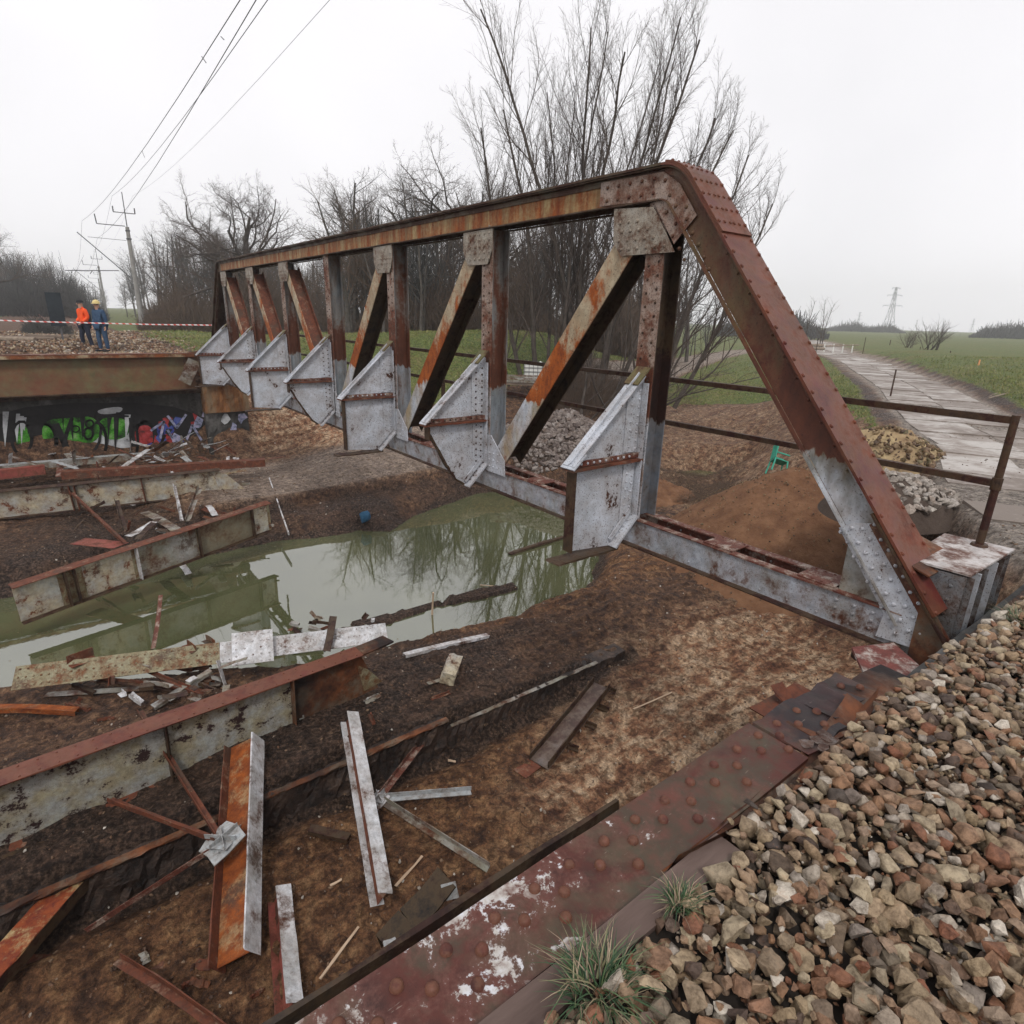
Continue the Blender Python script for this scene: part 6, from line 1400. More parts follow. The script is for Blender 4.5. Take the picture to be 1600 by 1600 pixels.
# the wood: tall thin bare trees
PF = [(8, .05, .03, 20, 40, .34, .42, .28), (5, .16, .08, 8, 38, .42, .5, .15), (3, .2, .08, 4, 38, .45, .7, .1), (2, .2, .05, 0, 0, 0, 0, 0)]
PF2 = [(7, .07, .03, 14, 48, .46, .45, .25), (5, .18, .08, 8, 42, .45, .5, .15), (4, .22, .08, 4, 38, .45, .7, .1), (2, .2, .05, 0, 0, 0, 0, 0)]
wood = [tree_parts(80+i, [((0, 0, -.2), (rw.uniform(-.06, .06), rw.uniform(-.06, .06), 1), 11, .20)], PF if i % 2 else PF2, 0, M['bark_grey'], M['twig_warm' if i % 3 == 0 else 'twig_far'], 4) for i in range(6)]
wh = [mesh_h(w_) for w_ in wood]
rf = random.Random(91)
for i in range(84):                            # behind the dyke
    px = 520+rf.random()*600 if i > 8 else rf.uniform(520, 900); dep = rf.uniform(42, 66); k = rf.randrange(6)
    tp = rf.uniform(290, 400) if px < 900 else rf.uniform(350, 430)
    if px > 1080: tp = rf.uniform(470, 495)
    place('wood_tree', wood[k], px, 500, tp, dep, 'bare thin tree in the wood behind the grassy dyke', 'bare trees of the wood behind the dyke', rf.uniform(0, 6), wh[k])
for i in range(26):                            # tall dark trunks standing in front of that wood
    px = rf.uniform(530, 880); k = rf.randrange(6)
    place('wood_tree', wood[k], px, 505, rf.uniform(255, 330), rf.uniform(38, 44), 'tall dark bare tree at the front edge of the wood behind the dyke', 'tall trees at the front edge of the wood', rf.uniform(0, 6), wh[k])
for i in range(118):                            # right of the railway
    px = rf.uniform(198, 560); dep = rf.uniform(62, 110)
    if px < 240: dep = rf.uniform(120, 170)
    top = np.interp(px, [195, 215, 250, 300, 340, 400, 470, 560], [430, 395, 352, 338, 350, 370, 385, 385])+rf.uniform(-4, 24); k = rf.randrange(6)
    place('wood_tree', wood[k], px, 490, top, dep, 'bare tree in the dense wood right of the railway', 'bare trees of the wood right of the railway', rf.uniform(0, 6), wh[k])
for i in range(104):                            # left of the railway
    px = rf.uniform(-60, 168); dep = rf.uniform(105, 160) if px < 110 else rf.uniform(150, 230)
    top = np.interp(px, [-60, 0, 30, 60, 90, 120, 150, 170], [372, 382, 392, 386, 398, 422, 440, 455])+rf.uniform(-3, 22); k = rf.randrange(6)
    place('wood_tree', wood[k], px, 480, top, dep, 'bare hazy tree in the wood left of the railway', 'bare trees of the wood left of the railway', rf.uniform(0, 6), wh[k])
# undergrowth: nobody could count it
def brush(name, label, boxes, n, hlo, hhi, mat, seed, r0=.012, spread=.5):
    r = np.random.RandomState(seed); S = []
    for (pxa, pxb, da, db, m_) in boxes:
        k = int(n*m_); px = r.uniform(pxa, pxb, k); ed = np.clip(np.minimum(px-pxa, pxb-px)/((pxb-pxa)*.22), .12, 1); dp = r.uniform(da, db, k); B = np.array([at(a_, 500, b_) for a_, b_ in zip(px, dp)]); z = height(B[:, 0], B[:, 1])
        h = r.uniform(hlo, hhi, k)*(.45+1.0*vnoise(B[:, 0]*.35, B[:, 1]*.35))*(ed**.6)*(.65+.7*vnoise(px*.05+seed, px*0+seed)); z0 = z+r.rand(k)*h*.6
        d = np.stack([r.normal(0, spread, k), r.normal(0, spread, k), np.ones(k)], 1); d /= np.linalg.norm(d, axis=1, keepdims=True); L = h*r.uniform(.3, .7, k)
        P = np.stack([B[:, 0], B[:, 1], z0], 1); Q = P+d*L[:, None]; rr_ = r0*r.uniform(.5, 1.4, k)
        S.append(np.concatenate([P, Q, rr_[:, None], rr_[:, None]*.4], 1))
    S = np.concatenate(S); o = link(bpy.data.objects.new(name, seg_mesh(name, S, mat))); return tag(o, label, 'undergrowth', None, 'stuff')
brush('undergrowth', 'brown undergrowth at the edge of the wood behind the dyke and the railway', [(215, 560, 50, 70, .6), (520, 1060, 40, 52, .5)], 46000, 2.2, 5.5, M['twig_warm'], 5, .022)
brush('undergrowth', 'grey brown scrub under the far wood left of the railway', [(-60, 170, 80, 120, 1)], 14000, 2, 6, M['twig_far'], 6, .04)
brush('undergrowth', 'dry brush below the tall willow', [(860, 1010, 26, 31, 1)], 5000, .5, 1.6, M['twig_warm'], 7, .008)
# right hand side: small trees, bush, far hedges
PS = [(7, .05, .04, 20, 42, .36, .4, .1), (5, .15, .12, 7, 38, .4, .55, .1), (3, .15, .1, 0, 0, 0, 0, 0)]
sm = [tree_parts(120+i, [((j*.5-.5, 0, -.1), (rw.uniform(-.1, .1), rw.uniform(-.1, .1), 1), rw.uniform(6.5, 8), .09) for j in range(1+i)], PS, 0, M['bark'], M['twig'], 4) for i in range(2)]
place('young_tree', sm[0], 1262, 528, 462, 78, 'slim young bare tree, left one of the two by the bend of the slab road', None, 0, mesh_h(sm[0]))
place('young_tree', sm[1], 1283, 528, 455, 76, 'slim young bare tree, right one of the two by the bend of the slab road', None, 1, mesh_h(sm[1]))
place('young_tree', sm[0], 1238, 526, 482, 95, 'faint young bare tree just behind the end post beside the slab road', None, 3, mesh_h(sm[0]))
PBu = [(6, .1, .05, 9, 36, .5, .5, .2), (5, .16, .06, 6, 34, .45, .55, .1), (3, .16, .06, 0, 0, 0, 0, 0)]
bu = tree_parts(130, [((rw.uniform(-.8, .8), rw.uniform(-.8, .8), -.1), (rw.uniform(-.8, .9), rw.uniform(-.8, .8), 1), rw.uniform(3, 4.5), .06) for _ in range(14)], PBu, 0, M['bark'], M['twig'], 4)
place('bush', bu, 1455, 543, 488, 70, 'round bare bush on the field edge right of the big pylon', None, 0, mesh_h(bu), 'bush')
place('bush', bu, 1420, 540, 508, 78, 'lower bare bush touching the round one on its left', None, 2, mesh_h(bu), 'bush')
for i, (px, dep, tp, lab) in enumerate([(1330, 330, 512, 'hazy tree clump left of the big pylon across the field'), (1348, 340, 509, 'hazy tree clump just left of the pylon foot'), (1378, 300, 507, 'hazy tree clump at the foot of the big pylon'), (1395, 300, 508, 'hazy tree clump right of the pylon foot'), (1410, 320, 511, 'hazy low clump between pylon and bush'),
                                      (1540, 210, 512, 'hazy clump at the left of the far hedge'), (1560, 210, 507, 'tallest hazy clump of the far hedge at the right'), (1580, 215, 511, 'hazy clump in the right part of the far hedge'), (1600, 210, 508, 'hazy clump cut by the right edge'), (1500, 260, 520, 'very low far clump beyond the round bush')]):
    place('far_tree', wood[i % 6], px, 522, tp, dep, lab, None, i, wh[i % 6]*.8); 
brush('far_hedge', 'low hazy hedge lines across the far fields', [(1290, 1420, 300, 340, .5), (1520, 1640, 205, 230, .5), (1120, 1300, 110, 160, .3)], 9000, 2, 4, M['twig_far'], 16, .12)

# grass blades on the dyke and the verges
rgk = np.random.RandomState(17); n = 170000
pxs = np.concatenate([rgk.uniform(230, 1060, n//2), rgk.uniform(1030, 1600, n-n//2)]); pys = np.concatenate([rgk.uniform(505, 660, n//2), rgk.uniform(545, 700, n-n//2)])
X_ = rgk.uniform(-2, 62, n*3); Y_ = rgk.uniform(-8, 44, n*3)
dc_ = np.hypot(X_-CAM[0], Y_-CAM[1]); keep = rgk.rand(n*3) < np.clip(24/dc_, 0, 1)**1.5*np.clip((62-dc_)/25, 0, 1); X_ = X_[keep]; Y_ = Y_[keep]
gb_ = pdist(X_, Y_, bare)+1.2*fbm(X_*.6, Y_*.6, 3)+.8*fbm(X_*3, Y_*3, 3)
k_ = (gb_ < rgk.uniform(-.5, .35, len(X_))) & (polydist(X_, Y_, road_c, road_w) > .8) & (polydist(X_, Y_, road2_c) > 1.8); X_ = X_[k_][:150000]; Y_ = Y_[k_][:150000]
Z_ = height(X_, Y_); n = len(X_); a_ = rgk.uniform(0, 6.28, n); hh = rgk.uniform(.03, .13, n); w_ = rgk.uniform(.01, .028, n); ln = rgk.normal(0, .06, (n, 2))
vs = np.stack([np.stack([X_-w_*np.cos(a_), Y_-w_*np.sin(a_), Z_-.01], 1), np.stack([X_+w_*np.cos(a_), Y_+w_*np.sin(a_), Z_-.01], 1), np.stack([X_+ln[:, 0], Y_+ln[:, 1], Z_+hh], 1)], 1).reshape(-1, 3)
t_ = NT('grass_short'); q_ = t_.n('Attribute'); q_.attribute_name = 'rnd'
M['grass_short'] = t_.done(t_.ramp(q_.outputs['Fac'], [(0, (.09, .115, .035)), (.35, (.14, .18, .05)), (.65, (.23, .23, .08)), (1, (.36, .29, .14))]), .8, 0, .2)
rn = np.repeat(np.clip(rgk.rand(n)*.7+.3*vnoise(X_*.5, Y_*.5), 0, 1), 3)
o = link(bpy.data.objects.new('grass', fast_mesh('grass', vs, np.arange(n*3).reshape(-1, 3), 3, M['grass_short'], {'rnd': rn}))); tag(o, kind='stuff'); o['label'] = 'short green grass on the dyke and road verges'; o['category'] = 'grass'

# ------------------------------------------------------------------ railway masts and wires
def catenary_mast(label, base, ht, arm_l, seed, full=True):
    o = empty('catenary_mast', base, label, 'mast'); b = V((0, 0, 0))
    hc = ht*.765; MB().tube((0, 0, -.3), (0, 0, hc), .24, .15, 10).build('pole', M['concrete_pole'], o)
    MB().tube((0, 0, hc-1.2), (0, 0, ht), .045, .035, 6).build('top_mast', M['mast_steel'], o)
    MB().box((-.17, -.17, hc-.35), (.17, .17, hc-.25)).box((-.19, -.19, hc-1.0), (.19, .19, hc-.9)).build('clamp', M['mast_steel'], o)
    z1 = ht*.86; MB().tube((-.85, 0, z1), (.75, 0, z1), .035, n=6).tube((-.85, 0, z1), (-.85, 0, z1+.45), .05, n=6).tube((.75, 0, z1), (.75, 0, z1+.45), .05, n=6).build('crossarm', M['mast_steel'], o)
    z2 = hc+.05; MB().tube((-2.2, 0, z2), (-.15, 0, z2), .035, n=6).tube((-2.2, 0, z2), (-2.25, 0, z2+.75), .045, n=6).build('crossarm', M['mast_steel'], o)
    MB().tube((-3.7, 0, hc-.75), (0, 0, hc*.50), .04, n=6).build('cantilever_stay', M['mast_steel'], o)
    MB().tube((-5.0, 0, hc*.57), (-1.15, 0, hc*.595), .035, n=6).tube((-3.1, 0, hc*.58), (-3.3, 0, hc*.55), .03, n=5).tube((-4.6, 0, hc*.575), (-4.6, 0, hc*.55), .03, n=5).build('steady_arm', M['mast_steel'], o)
    MB().tube((-3.0, 0, hc-1.05), (-.2, 0, hc-1.1), .018, n=5).build('tie_rod', M['mast_steel'], o)
    return o
m1 = onS(222, 505, 62); catenary_mast('nearer leaning concrete railway mast with cantilever arm, behind the two workers', (m1[0], m1[1], H(m1[0], m1[1])), 11.6, 5, 1)
m1z = H(m1[0], m1[1])
m2 = onS(163, 470, 132); catenary_mast('second railway mast far down the line, framed by the woods', (m2[0], m2[1], H(m2[0], m2[1])), 11.6, 5, 2)
m3 = onS(160, 472, 205); catenary_mast('farthest railway mast, hardly rising over the track', (m3[0], m3[1], H(m3[0], m3[1])), 11.6, 5, 3)
def wire(label, pts, r=.012, name='wire'):
    o = MB(pts[0])
    P = [V(p) for p in pts]
    for a_, b_ in zip(P[:-1], P[1:]):
        n_ = 8; L = (b_-a_).length
        for i in range(n_):
            f = lambda t: a_.lerp(b_, t)-UPV*(4*t*(1-t)*L*L*.00018)
            o.tube(f(i/n_), f((i+1)/n_), r, n=5)
    c0 = o.off; o = o.build(name, M['wire']); o.location = c0; return tag(o, label, name)
def thru(px, py, z): v = ray(px, py); return V(CAM+v*((z-CAM[2])/v[2]))
def onSv(px, py, s): return V(onS(px, py, s))
wd_ = [('carrying wire of the railway, leftmost of the wires overhead', (375, 0), (128, 345), (118, 418), .009, 11.2), ('contact wire of the railway, second of the wires overhead', (400, 0), (152, 372), (132, 425), .008, 10.4), ('feeder wire from the left insulator of the near mast', (418, 0), (175, 306), (147, 390), .009, 12.2), ('faint thin wire running right of the mast', (515, 0), (207, 306), (160, 392), .005, 12.2)]
for lab, a_, b_, c_, r_w, z_ in wd_:
    A0 = thru(*a_, z_); B0 = onSv(*b_, 62); C0 = onSv(*c_, 132); ext = A0+(A0-B0)*.6
    D0 = C0+(C0-B0)*1.0; D0.z = C0.z
    wire(lab, [ext, A0, B0, C0, D0], r_w)
for i, (a_, b_) in enumerate([((222, 236), (226, 246)), ((315, 88), (322, 98)), ((345, 57), (350, 62))]):
    p, q = thru(*a_, 11.2), thru(*b_, 10.6); o = MB(p); o.tube(p, q, .010, n=4); o = o.build('wire_dropper', M['wire']); o.location = p; tag(o, ['short dropper between the wires nearest to the mast', 'short dropper between the wires half way up', 'short dropper between the wires near the top edge'][i], 'wire dropper')

# ------------------------------------------------------------------ people
def skin_obj(name, verts, edges, radii, mat, parent, sub=2):
    me = bpy.data.meshes.new(name); me.from_pydata(verts, edges, []); o = bpy.data.objects.new(name, me); me.materials.append(mat); link(o, parent)
    sk = o.modifiers.new('skin', 'SKIN'); me.skin_vertices[0].data[0].use_root = True
    for i, r in enumerate(radii): me.skin_vertices[0].data[i].radius = (r, r) if not hasattr(r, '__len__') else r
    sk.use_smooth_shade = True; s_ = o.modifiers.new('sub', 'SUBSURF'); s_.levels = sub; s_.render_levels = sub; return o
def person(label, loc, rz, top, legs, hat, hatmat, arms, stride=.12, hood=False):
    """local frame: +x = the person's right, facing -y"""
    root = empty('person', loc, label, 'person', rot=(0, 0, rz)); root.scale = (1.0, 1.0, 1.0)
    hip = .92; aL, aR = arms
    J = {'pel': (0, 0, .96), 'wst': (0, .0, 1.10), 'chs': (0, .01, 1.30), 'nk': (0, .0, 1.48), 'hd': (0, -.02, 1.60), 'hd2': (0, -.02, 1.68),
         'hL': (-.10, 0, hip), 'kL': (-.12, -stride, .50), 'aL': (-.12, -stride*.7, .08), 'tL': (-.13, -stride*.7-.17, .03), 'hR': (.10, 0, hip), 'kR': (.12, stride*.3, .50), 'aR': (.12, stride, .08), 'tR': (.13, stride-.17, .03),
         'sL': (-.19, 0, 1.42), 'eL': aL[0], 'wL': aL[1], 'sR': (.19, 0, 1.42), 'eR': aR[0], 'wR': aR[1]}
    R = {'pel': (.16, .12), 'wst': (.145, .105), 'chs': (.17, .12), 'nk': .058, 'hd': (.082, .095), 'hd2': (.075, .09), 'hL': .095, 'kL': .06, 'aL': .042, 'tL': .03, 'hR': .095, 'kR': .06, 'aR': .042, 'tR': .03, 'sL': .065, 'eL': .042, 'wL': .03, 'sR': .065, 'eR': .042, 'wR': .03}
    K = list(J); E_ = [('pel','wst'),('wst','chs'),('chs','nk'),('nk','hd'),('hd','hd2'),('pel','hL'),('hL','kL'),('kL','aL'),('aL','tL'),('pel','hR'),('hR','kR'),('kR','aR'),('aR','tR'),('chs','sL'),('sL','eL'),('eL','wL'),('chs','sR'),('sR','eR'),('eR','wR')]
    def sub(name, keys, mat, grow_=.0, rr=None, extra=None):
        ks = [k for k in keys]; vv = [J[k] for k in ks]; ee = [(ks.index(a_), ks.index(b_)) for a_, b_ in E_ if a_ in ks and b_ in ks]
        rad = []
        for k in ks:
            q = (rr or {}).get(k, R[k]); rad.append(tuple(x+grow_ for x in q) if hasattr(q, '__len__') else q+grow_)
        return skin_obj(name, vv, ee, rad, mat, root)
    sub('body', K, M['skin'], -.004)
    sub('jacket', ['wst','chs','nk','sL','eL','wL','sR','eR','wR','pel'], M[top], .028, {'nk': .05})
    J2 = dict(J); sub('trousers', ['pel','hL','kL','aL','hR','kR','aR'], M[legs], .022)
    for s_ in 'LR':
        a_, t_q = V(J['a'+s_]), V(J['t'+s_]); mb = MB(); mb.bar(a_+V((0, .06, -.05)), t_q+V((0, -.08, -.0)), UPV, (-.03, .06, -.05, .05), 3); o = mb.build('boot', M['black'], root, True); m_ = o.modifiers.new('sub', 'SUBSURF'); m_.levels = 1; m_.render_levels = 1
        w = V(J['w'+s_]); e_ = V(J['e'+s_]); d = (w-e_).normalized(); sd = V((1, 0, 0)); vv = [w, w+d*.05, w+d*.09]; ee = [(0, 1), (1, 2)]; rad = [.024, .032, .028]
        for f in range(4): 
            b = w+d*.09+sd*(-.027+.018*f); b2 = b+d*(.035-.004*abs(f-1.5))+V((0, -.008, 0)); b3 = b2+d*.025+V((0, -.018, 0)); i0 = len(vv); vv += [b, b2, b3]; ee += [(2, i0), (i0, i0+1), (i0+1, i0+2)]; rad += [.010, .009, .008]
        i0 = len(vv); th = w+d*.035+V((0, -.035, 0)); vv += [th, th+d*.04+V((0, -.02, 0))]; ee += [(1, i0), (i0, i0+1)]; rad += [.012, .009]
        skin_obj('hand', [tuple(x) for x in vv], ee, rad, M['skin'], root, 1)
    h = V(J['hd2'])
    bm = bmesh.new(); bmesh.ops.create_uvsphere(bm, u_segments=18, v_segments=10, radius=.118 if hat == 'helmet' else .110)
    for v in list(bm.verts):
        if v.co.z < -.012: bm.verts.remove(v)
    for v in bm.verts: v.co.y *= 1.15; v.co.z *= 1.15 if hat == 'helmet' else 1.05
    me = bpy.data.meshes.new(hat); bm.to_mesh(me); bm.free(); me.materials.append(M[hatmat]); o = link(bpy.data.objects.new('helmet' if hat == 'helmet' else 'cap', me), root); o.location = h+V((0, -.0, .015))
    if hat == 'helmet': MB().tube((0, -.01, -.004), (0, -.01, .008), .15, .145, 18).build('brim', M[hatmat], root).location = h+V((0, -.01, .012))
    # face: brow, nose, mouth, eyes, ears
    f = h+V((0, -.105, -.035))
    MB().prism([f+V((-.014, 0, -.02)), f+V((.014, 0, -.02)), f+V((.006, -.006, .03)), f+V((-.006, -.006, .03))], (0, -1, 0), .02).build('nose', M['skin'], root)
    for sx in (-1, 1):
        MB().rivet(f+V((sx*.03, .004, .025)), (0, -1, 0), .010).build('eye', M['black'], root); MB().rivet(h+V((sx*.085, .01, -.03)), (sx, 0, 0), .026).build('ear', M['skin'], root)
    MB().prism([f+V((-.024, .004, -.05)), f+V((.024, .004, -.05)), f+V((.022, .004, -.042)), f+V((-.022, .004, -.042))], (0, -1, 0), .008).build('mouth', M['blue_work' if False else 'heap_brown'], root)
    MB().tube(V((0, 0, 1.47)), V((0, 0, 1.54)), .075, .07, 12).build('collar', M[top], root)
    return root
az = math.atan2(F_[0], F_[1])                  # facing the camera = -F direction
pA = onS(138, 541, 24.6); pB = onS(163, 543, 23.6)
r0 = person('worker in an orange high visibility jacket, dark trousers and black cap, looking down', (pA[0], pA[1], 3.98), -az+math.radians(-28), 'orange_hi', 'navy', 'cap', 'black', [((-.25, .02, 1.16), (-.16, -.16, 1.02)), ((.25, .04, 1.16), (.17, -.14, 1.0))], .10)
MB().bar((0, 0, 1.15), (0, 0, 1.17), (1, 0, 0), (-.172, .172, -.135, .135)).build('reflective_band', M['silver_tape'], r0) if False else None
r1 = person('worker in blue overalls and a pale yellow helmet, standing beside the orange one', (pB[0], pB[1], 3.96), -az+math.radians(-15), 'blue_work', 'blue_work', 'helmet', 'hat_yellow', [((-.26, .03, 1.15), (-.22, -.10, .93)), ((.26, .03, 1.14), (.24, -.02, .90))], .05)
MB().tube((.02, .19, 1.0), (.02, .19, 1.3), .08, .07, 8).build('backpack', M['navy'], r0)

# barrier tape
t_ = NT('barrier_tape'); c = t_.n('NewGeometry').outputs['Position']; sp = t_.n('SeparateXYZ'); t_.l(c, sp.inputs[0])
fr = t_.math('FRACT', t_.math('MULTIPLY', t_.math('ADD', sp.outputs[0], t_.math('MULTIPLY', sp.outputs[2], 1.0)), 5.0)); M['tape'] = t_.done(t_.ramp(fr, [(.5, (.85, .82, .82)), (.52, (.7, .12, .10))], 'CONSTANT'), .5)
pts = [V(onS(x, y, 22.2+.0*i)) for i, (x, y) in enumerate([(-80, 496), (0, 500.5), (60, 502.5), (120, 504), (180, 505.5), (240, 507), (290, 507.5), (331, 508)])]
o = MB(pts[0])
for i, (a_, b_) in enumerate(zip(pts[:-1], pts[1:])): o.bar(a_, b_, (0, 0, 1), (-.020, .020, -.0015, .0015), 1)
c0 = o.off; o = o.build('barrier_tape', M['tape']); o.location = c0; tag(o, 'red and white barrier tape stretched across in front of the two workers', 'tape')
# the dark board
b0 = onS(93, 515, 25.5); bt = onS(84, 457, 25.5); o = empty('track_board', (b0[0], b0[1], H(b0[0], b0[1])), 'tall dark rectangular board on a post left of the two workers', 'board')
zz = bt[2]-H(b0[0], b0[1]); MB().bar((0, 0, .55), (.0, 0, zz), (1, 0, 0), (-.24, .24, -.02, .02), 1).build('panel', M['sign_slate'], o); MB().bar((.05, .03, -.2), (.05, .03, zz*.9), (1, 0, 0), (-.03, .03, .022, .07)).build('post', M['mast_steel'], o)
MB().box((-.241, -.022, .55+(zz-.55)*.30), (.241, .022, .55+(zz-.55)*.305)).build('joint', M['black'], o)
for i, (x, y, L, r, lab, mt) in enumerate([(20, 514, 1.5, .10, 'thick pale log lying at the left edge of the railway ground', 'log'), (35, 507, 2.3, .08, 'dark sleeper lying behind the pale log', 'oldwood'), (72, 508, 1.7, .09, 'dark sleeper lying below the dark board', 'oldwood')]):
    p = onS(x, y, 26+i*.5); z = H(p[0], p[1])+r; o = MB((p[0], p[1], z)); o.tube(V((p[0], p[1], z))-RTS*L*.5, V((p[0], p[1], z))+RTS*L*.5, r, r*.9, 9); o = o.build('log', M[mt]); o.location = (p[0], p[1], z); tag(o, lab, 'log')
# rails running away from the gap, loose gravel and brush around
for i, s_ in enumerate((-3.75, -2.3)):
    o = MB((s_, 40, 4.1)); o.bar((s_, 26, 4.12), (s_, 230, 4.25), (1, 0, 0), (-.035, .035, -.06, .06), 4); o = o.build('rail', M['scrap_rust']); o.location = (s_, 40, 4.1); tag(o, ['left rail of the track leading away between the woods', 'right rail of the track leading away between the woods'][i], 'rail')
rr_ = random.Random(8); its = []
for i in range(5200):
    x = rr_.gauss(-2.9, 2.0); y = 20.5+abs(rr_.gauss(0, 9)); its.append((rr_.randrange(14), np.array([x, y, 0.0]), Matrix(rotm(rr_).tolist()), rr_.uniform(.03, .08), rr_.random()))
zs = height(np.array([t[1][0] for t in its]), np.array([t[1][1] for t in its]))
for t, z in zip(its, zs): t[1][2] = z+.02
o = link(bpy.data.objects.new('track_gravel', stones_mesh('track_gravel', its, M['ballast']))); tag(o, kind='stuff'); o['label'] = 'loose gravel around the far track behind the abutment'; o['category'] = 'gravel'
brush('dry_brush', 'dark brush and mounds beside the track left of the board', [(30, 112, 26, 31, .6), (225, 330, 50, 60, .4)], 3600, .2, .9, M['twig_far'], 21, .01, 1.2)

# ------------------------------------------------------------------ right side and middle distance bits
def stick(name, label, cat, a_, b_, r, mat, group=None):
    a_, b_ = V(a_), V(b_); o = MB(a_); o.tube(a_, b_, r, r*.85, 7); o = o.build(name, M[mat]); o.location = a_; return tag(o, label, cat, group)
def post(px, py, top, z, label, r=.03, mat='rail'):
    p = V(G(px, py, z)); p.z = H(p.x, p.y)-.1; v = ray(px, top); t = math.hypot(p.x-CAM[0], p.y-CAM[1])/math.hypot(v[0], v[1]); q = V((p.x, p.y, CAM[2]+v[2]*t)); return stick('fence_post', label, 'post', p, q, r, mat)
for px, py, tp, z, lab in [(1391, 620, 577, 2.85, 'thin steel post on the left verge halfway along the slab road'), (1273, 560, 528, 2.9, 'thin post at the left side of the bend of the slab road'), (1348, 552, 527, 3.0, 'dark leaning post right of the bend in the slab road'), (1390, 540, 531, 3.0, 'small dark post left of the low bush'), (1437, 548, 542, 3.1, 'thin post in the grass below the round bush'), (1483, 559, 548, 3.1, 'thin post in the grass right of the round bush'),
                           (1082, 580, 545, 2.5, 'fence post on the dyke path, left one of three'), (1104, 575, 525, 2.6, 'fence post on the dyke path, tallest of three'), (1128, 568, 524, 2.6, 'fence post on the dyke path, right one of three'), (1578, 515, 505, 3.0, 'tiny far post by the right edge on the horizon')]:
    post(px, py, tp, z, lab, .035 if py > 545 else .06)
post(1527, 578, 562, 3.3, 'orange topped survey peg leaning in the grass right of the slab road', .05, 'peg_orange')
stick('branch', 'long pale branch lying in the grass right of the slab road', 'branch', Z(1545, 622, 3.1), Z(1602, 607, 3.3), .03, 'log')
stick('branch', 'short pale twig crossing the long branch by the slab road', 'branch', Z(1546, 619, 3.1), Z(1558, 614, 3.2), .015, 'log')
for i, (a_, b_, lab) in enumerate([((1243, 531), (1288, 531), 'top pale log of the stack at the bend of the road'), ((1243, 535), (1290, 534), 'middle log of the stack at the bend of the road'), ((1246, 538), (1275, 538), 'bottom dark log of the stack at the bend of the road')]):
    p, q = V(at(*a_, 58)), V(at(*b_, 58)); z0 = H(p.x, p.y); p.z = q.z = z0+.75-.3*i; stick('log', lab, 'log', p, q, .16, 'log' if i < 2 else 'oldwood')
for i, (x, y) in enumerate([(1290, 533), (1304, 534), (1319, 533), (1334, 533)]): p = V(at(x, y, 64)); p.z = H(p.x, p.y); stick('marker_stake', 'small white stake in the row beyond the bend of the slab road', 'stake', p, p+V((0, 0, .9)), .07, 'plastic_white', 'white stakes beyond the bend')
stick('pole', 'long pale pole lying on the ground beyond the bend of the slab road', 'pole', at(1290, 541, 56), at(1342, 539, 58), .06, 'log')
def pylon(label, px, base_py, top_py, dep):
    b = at(px, base_py, dep); v = ray(px+4, top_py); t = math.hypot(b[0]-CAM[0], b[1]-CAM[1])/math.hypot(v[0], v[1]); hh = CAM[2]+v[2]*t-2.9; o = empty('pylon', (b[0], b[1], 2.9), label, 'pylon', rot=(0, 0, math.radians(-38)))
    r = hh*.0042; mb = MB(); W_ = [(0, .11), (.25, .075), (.5, .045), (.66, .034), (.92, .020), (1.0, .012)]
    for (t0, w0), (t1, w1) in zip(W_[:-1], W_[1:]):
        c4 = [(-1, -1), (1, -1), (1, 1), (-1, 1)]
        for k in range(4):
            a_, c_ = c4[k], c4[(k+1) % 4]; P = lambda c, w, tt: V((c[0]*w*hh, c[1]*w*hh, tt*hh))
            mb.tube(P(a_, w0, t0), P(a_, w1, t1), r, n=4).tube(P(a_, w0, t0), P(c_, w1, t1), r*.6, n=3).tube(P(c_, w0, t0), P(a_, w1, t1), r*.6, n=3).tube(P(a_, w1, t1), P(c_, w1, t1), r*.6, n=3)
    mb.build('tower', M['pylon'], o)
    for tt, L in ((.60, .22), (.83, .17), (.985, .09)):
        mb = MB(); 
        for s_ in (-1, 1): mb.tube((0, 0, tt*hh+.02*hh), (s_*L*hh, 0, tt*hh), r, n=4).tube((0, 0, tt*hh-.015*hh), (s_*L*hh, 0, tt*hh), r, n=4).tube((s_*L*hh, 0, tt*hh), (s_*L*hh, 0, tt*hh-.03*hh), r, n=4)
        mb.build('crossarm', M['pylon'], o)
pylon('tall lattice power pylon in the haze above the far fields', 1387, 515, 449, 330)
pylon('very faint far pylon left of the tall one', 1339, 514, 488, 520)
pylon('faint far pylon left of the far hedge at the right', 1517, 520, 498, 520)
# trailer with a white tank beyond the water
tz = at(820, 595, 28); tb_ = V((tz[0], tz[1], H(tz[0], tz[1]))); o = empty('trailer', tb_, 'low grey trailer with pale side boards standing beyond the stone pile', 'trailer', rot=(0, 0, math.radians(-38)))
tzz = at(810, 600, 28)[2]-tb_.z+.1
MB().box((-1.5, -.6, tzz-.10), (1.0, .6, tzz)).build('bed', M['oldwood'], o)
for j in range(3): MB().box((-1.5, -.64, tzz+.03+.12*j), (1.0, -.61, tzz+.13+.12*j)).build('side_board', M['scrap_grey'], o)
for x in (-1.1, .6): MB().tube((x, -.62, tzz-.25), (x, -.48, tzz-.25), .24, .24, 14).build('wheel', M['black'], o)
c0 = V(at(833, 580, 28.2)); o = empty('tank', (c0.x, c0.y, tb_.z+tzz+.02), 'white cube shaped plastic tank in a wire cage on the trailer', 'tank', rot=(0, 0, math.radians(-38)))
MB().box((-.42, -.42, .05), (.42, .42, .85)).build('bottle', M['plastic_white'], o); mb = MB()
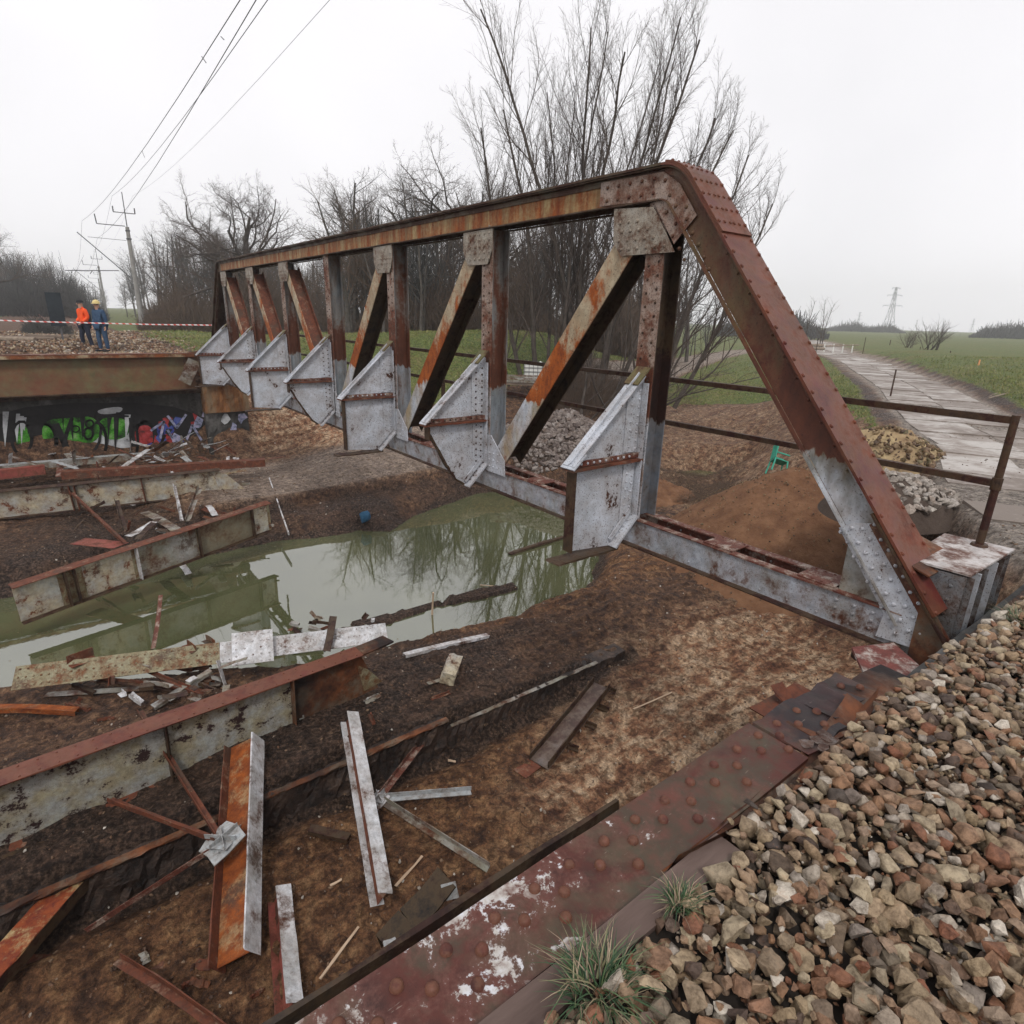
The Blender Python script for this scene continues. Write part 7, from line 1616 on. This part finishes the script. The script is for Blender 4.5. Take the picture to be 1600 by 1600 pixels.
for j in range(5):
    for sy in (-.45, .45): mb.tube((-.45, sy, .1+.18*j), (.45, sy, .1+.18*j), .014, n=4).tube((-.4+.2*j, sy, .05), (-.4+.2*j, sy, .9), .014, n=4)
    for sx in (-.45, .45): mb.tube((sx, -.45, .1+.18*j), (sx, .45, .1+.18*j), .014, n=4)
mb.build('cage', M['mast_steel'], o); stick('pale_board', 'pale board leaning against the white tank', 'board', c0+RTS*-.2-UPV*.4, c0+RTS*.35+UPV*.45, .05, 'plastic_white')
# green plastic chair tipped over behind the earth heap
c0 = V(at(1217, 722, 15.6)); o = empty('plastic_chair', c0, 'green plastic chair tipped over behind the brown earth heap', 'chair', rot=(.3, .5, .9)); o.scale = (.8, .8, .8)
MB().box((-.22, -.22, 0), (.22, .22, .03)).build('seat', M['plastic_green'], o)
for j in range(4): MB().box((-.22+.12*j, .20, .06), (-.16+.12*j, .23, .50)).build('back_slat', M['plastic_green'], o)
MB().box((-.23, .195, .501), (.23, .235, .56)).build('back_rail', M['plastic_green'], o)
for sx in (-1, 1):
    for sy in (-1, 1): MB().bar((sx*.2, sy*.2, -.001), (sx*.24, sy*.24, -.42), (1, 0, 0), (-.02, .02, -.02, .02)).build('leg', M['plastic_green'], o)
    MB().box((sx*.235-.02, -.2, .20), (sx*.235+.02, .2, .235)).build('armrest', M['plastic_green'], o)
# debris sprinkled over earth
rr_ = random.Random(12); its = []
for i in range(11000):
    u = rr_.random()
    if u < .5: x, y = rr_.uniform(-7, 7), rr_.uniform(-2.5, 6)
    elif u < .8: x, y = rr_.uniform(-12, 8), rr_.uniform(10, 20)
    else: x, y = rr_.uniform(6, 24), rr_.uniform(-1, 16)
    its.append([rr_.randrange(14), np.array([x, y, 0.]), Matrix(rotm(rr_).tolist()), rr_.uniform(.006, .03)*(1.3 if y > 8 else 1), rr_.random()])
zs = height(np.array([t[1][0] for t in its]), np.array([t[1][1] for t in its])); its2 = []
for t, z in zip(its, zs):
    if z > WZ: t[1][2] = z; its2.append(tuple(t))
o = link(bpy.data.objects.new('clods', stones_mesh('clods', its2, stone_mat('clod_earth', [(0, (.06, .035, .025)), (.5, (.14, .08, .05)), (.9, (.22, .15, .1)), (.97, (.5, .48, .45)), (1, (.3, .25, .2))])))); tag(o, kind='stuff'); o['label'] = 'small clods and chips scattered over the earth'; o['category'] = 'clods'
# bits floating on the water
rr_ = random.Random(14); its = []
WP = np.array([(rr_.uniform(-12, 7), rr_.uniform(4, 13)) for _ in range(1500)]); wsd = pdist(WP[:, 0], WP[:, 1], water_poly)
for (x, y), d_ in zip(WP, wsd):
    if d_ > 0 and rr_.random() < math.exp(-d_*1.3)+.06: its.append((rr_.randrange(14), np.array([x, y, WZ+.001]), Matrix.Diagonal(V((1, 1, .15))) @ Matrix.Rotation(rr_.uniform(0, 6), 3, 'Z'), rr_.uniform(.006, .022), rr_.random()))
o = link(bpy.data.objects.new('floating_litter', stones_mesh('floating_litter', its, M['turf_clod']))); tag(o, 'small leaves and chips floating near the edge of the pool', 'litter', None, 'stuff')
# rough bank at the stream: roots and dry grass
brush('dry_grass', 'dry brown grass on the bank of the little stream', [(1045, 1200, 17.0, 22, 1)], 12000, .08, .30, M['twig_warm'], 23, .006, 1.4)

# ------------------------------------------------------------------ air
hz = MB().box((-780, -780, -9), (780, 780, 46)).build('haze', None); tag(hz, kind='stuff')
t_ = bpy.data.materials.new('haze'); t_.use_nodes = True; q_ = t_.node_tree; q_.nodes.clear(); oo = q_.nodes.new('ShaderNodeOutputMaterial'); pv = q_.nodes.new('ShaderNodeVolumePrincipled')
pv.inputs['Density'].default_value = .0009; pv.inputs['Color'].default_value = (.97, .98, 1.0, 1); pv.inputs['Anisotropy'].default_value = .2; q_.links.new(pv.outputs[0], oo.inputs['Volume']); hz.data.materials.append(t_)
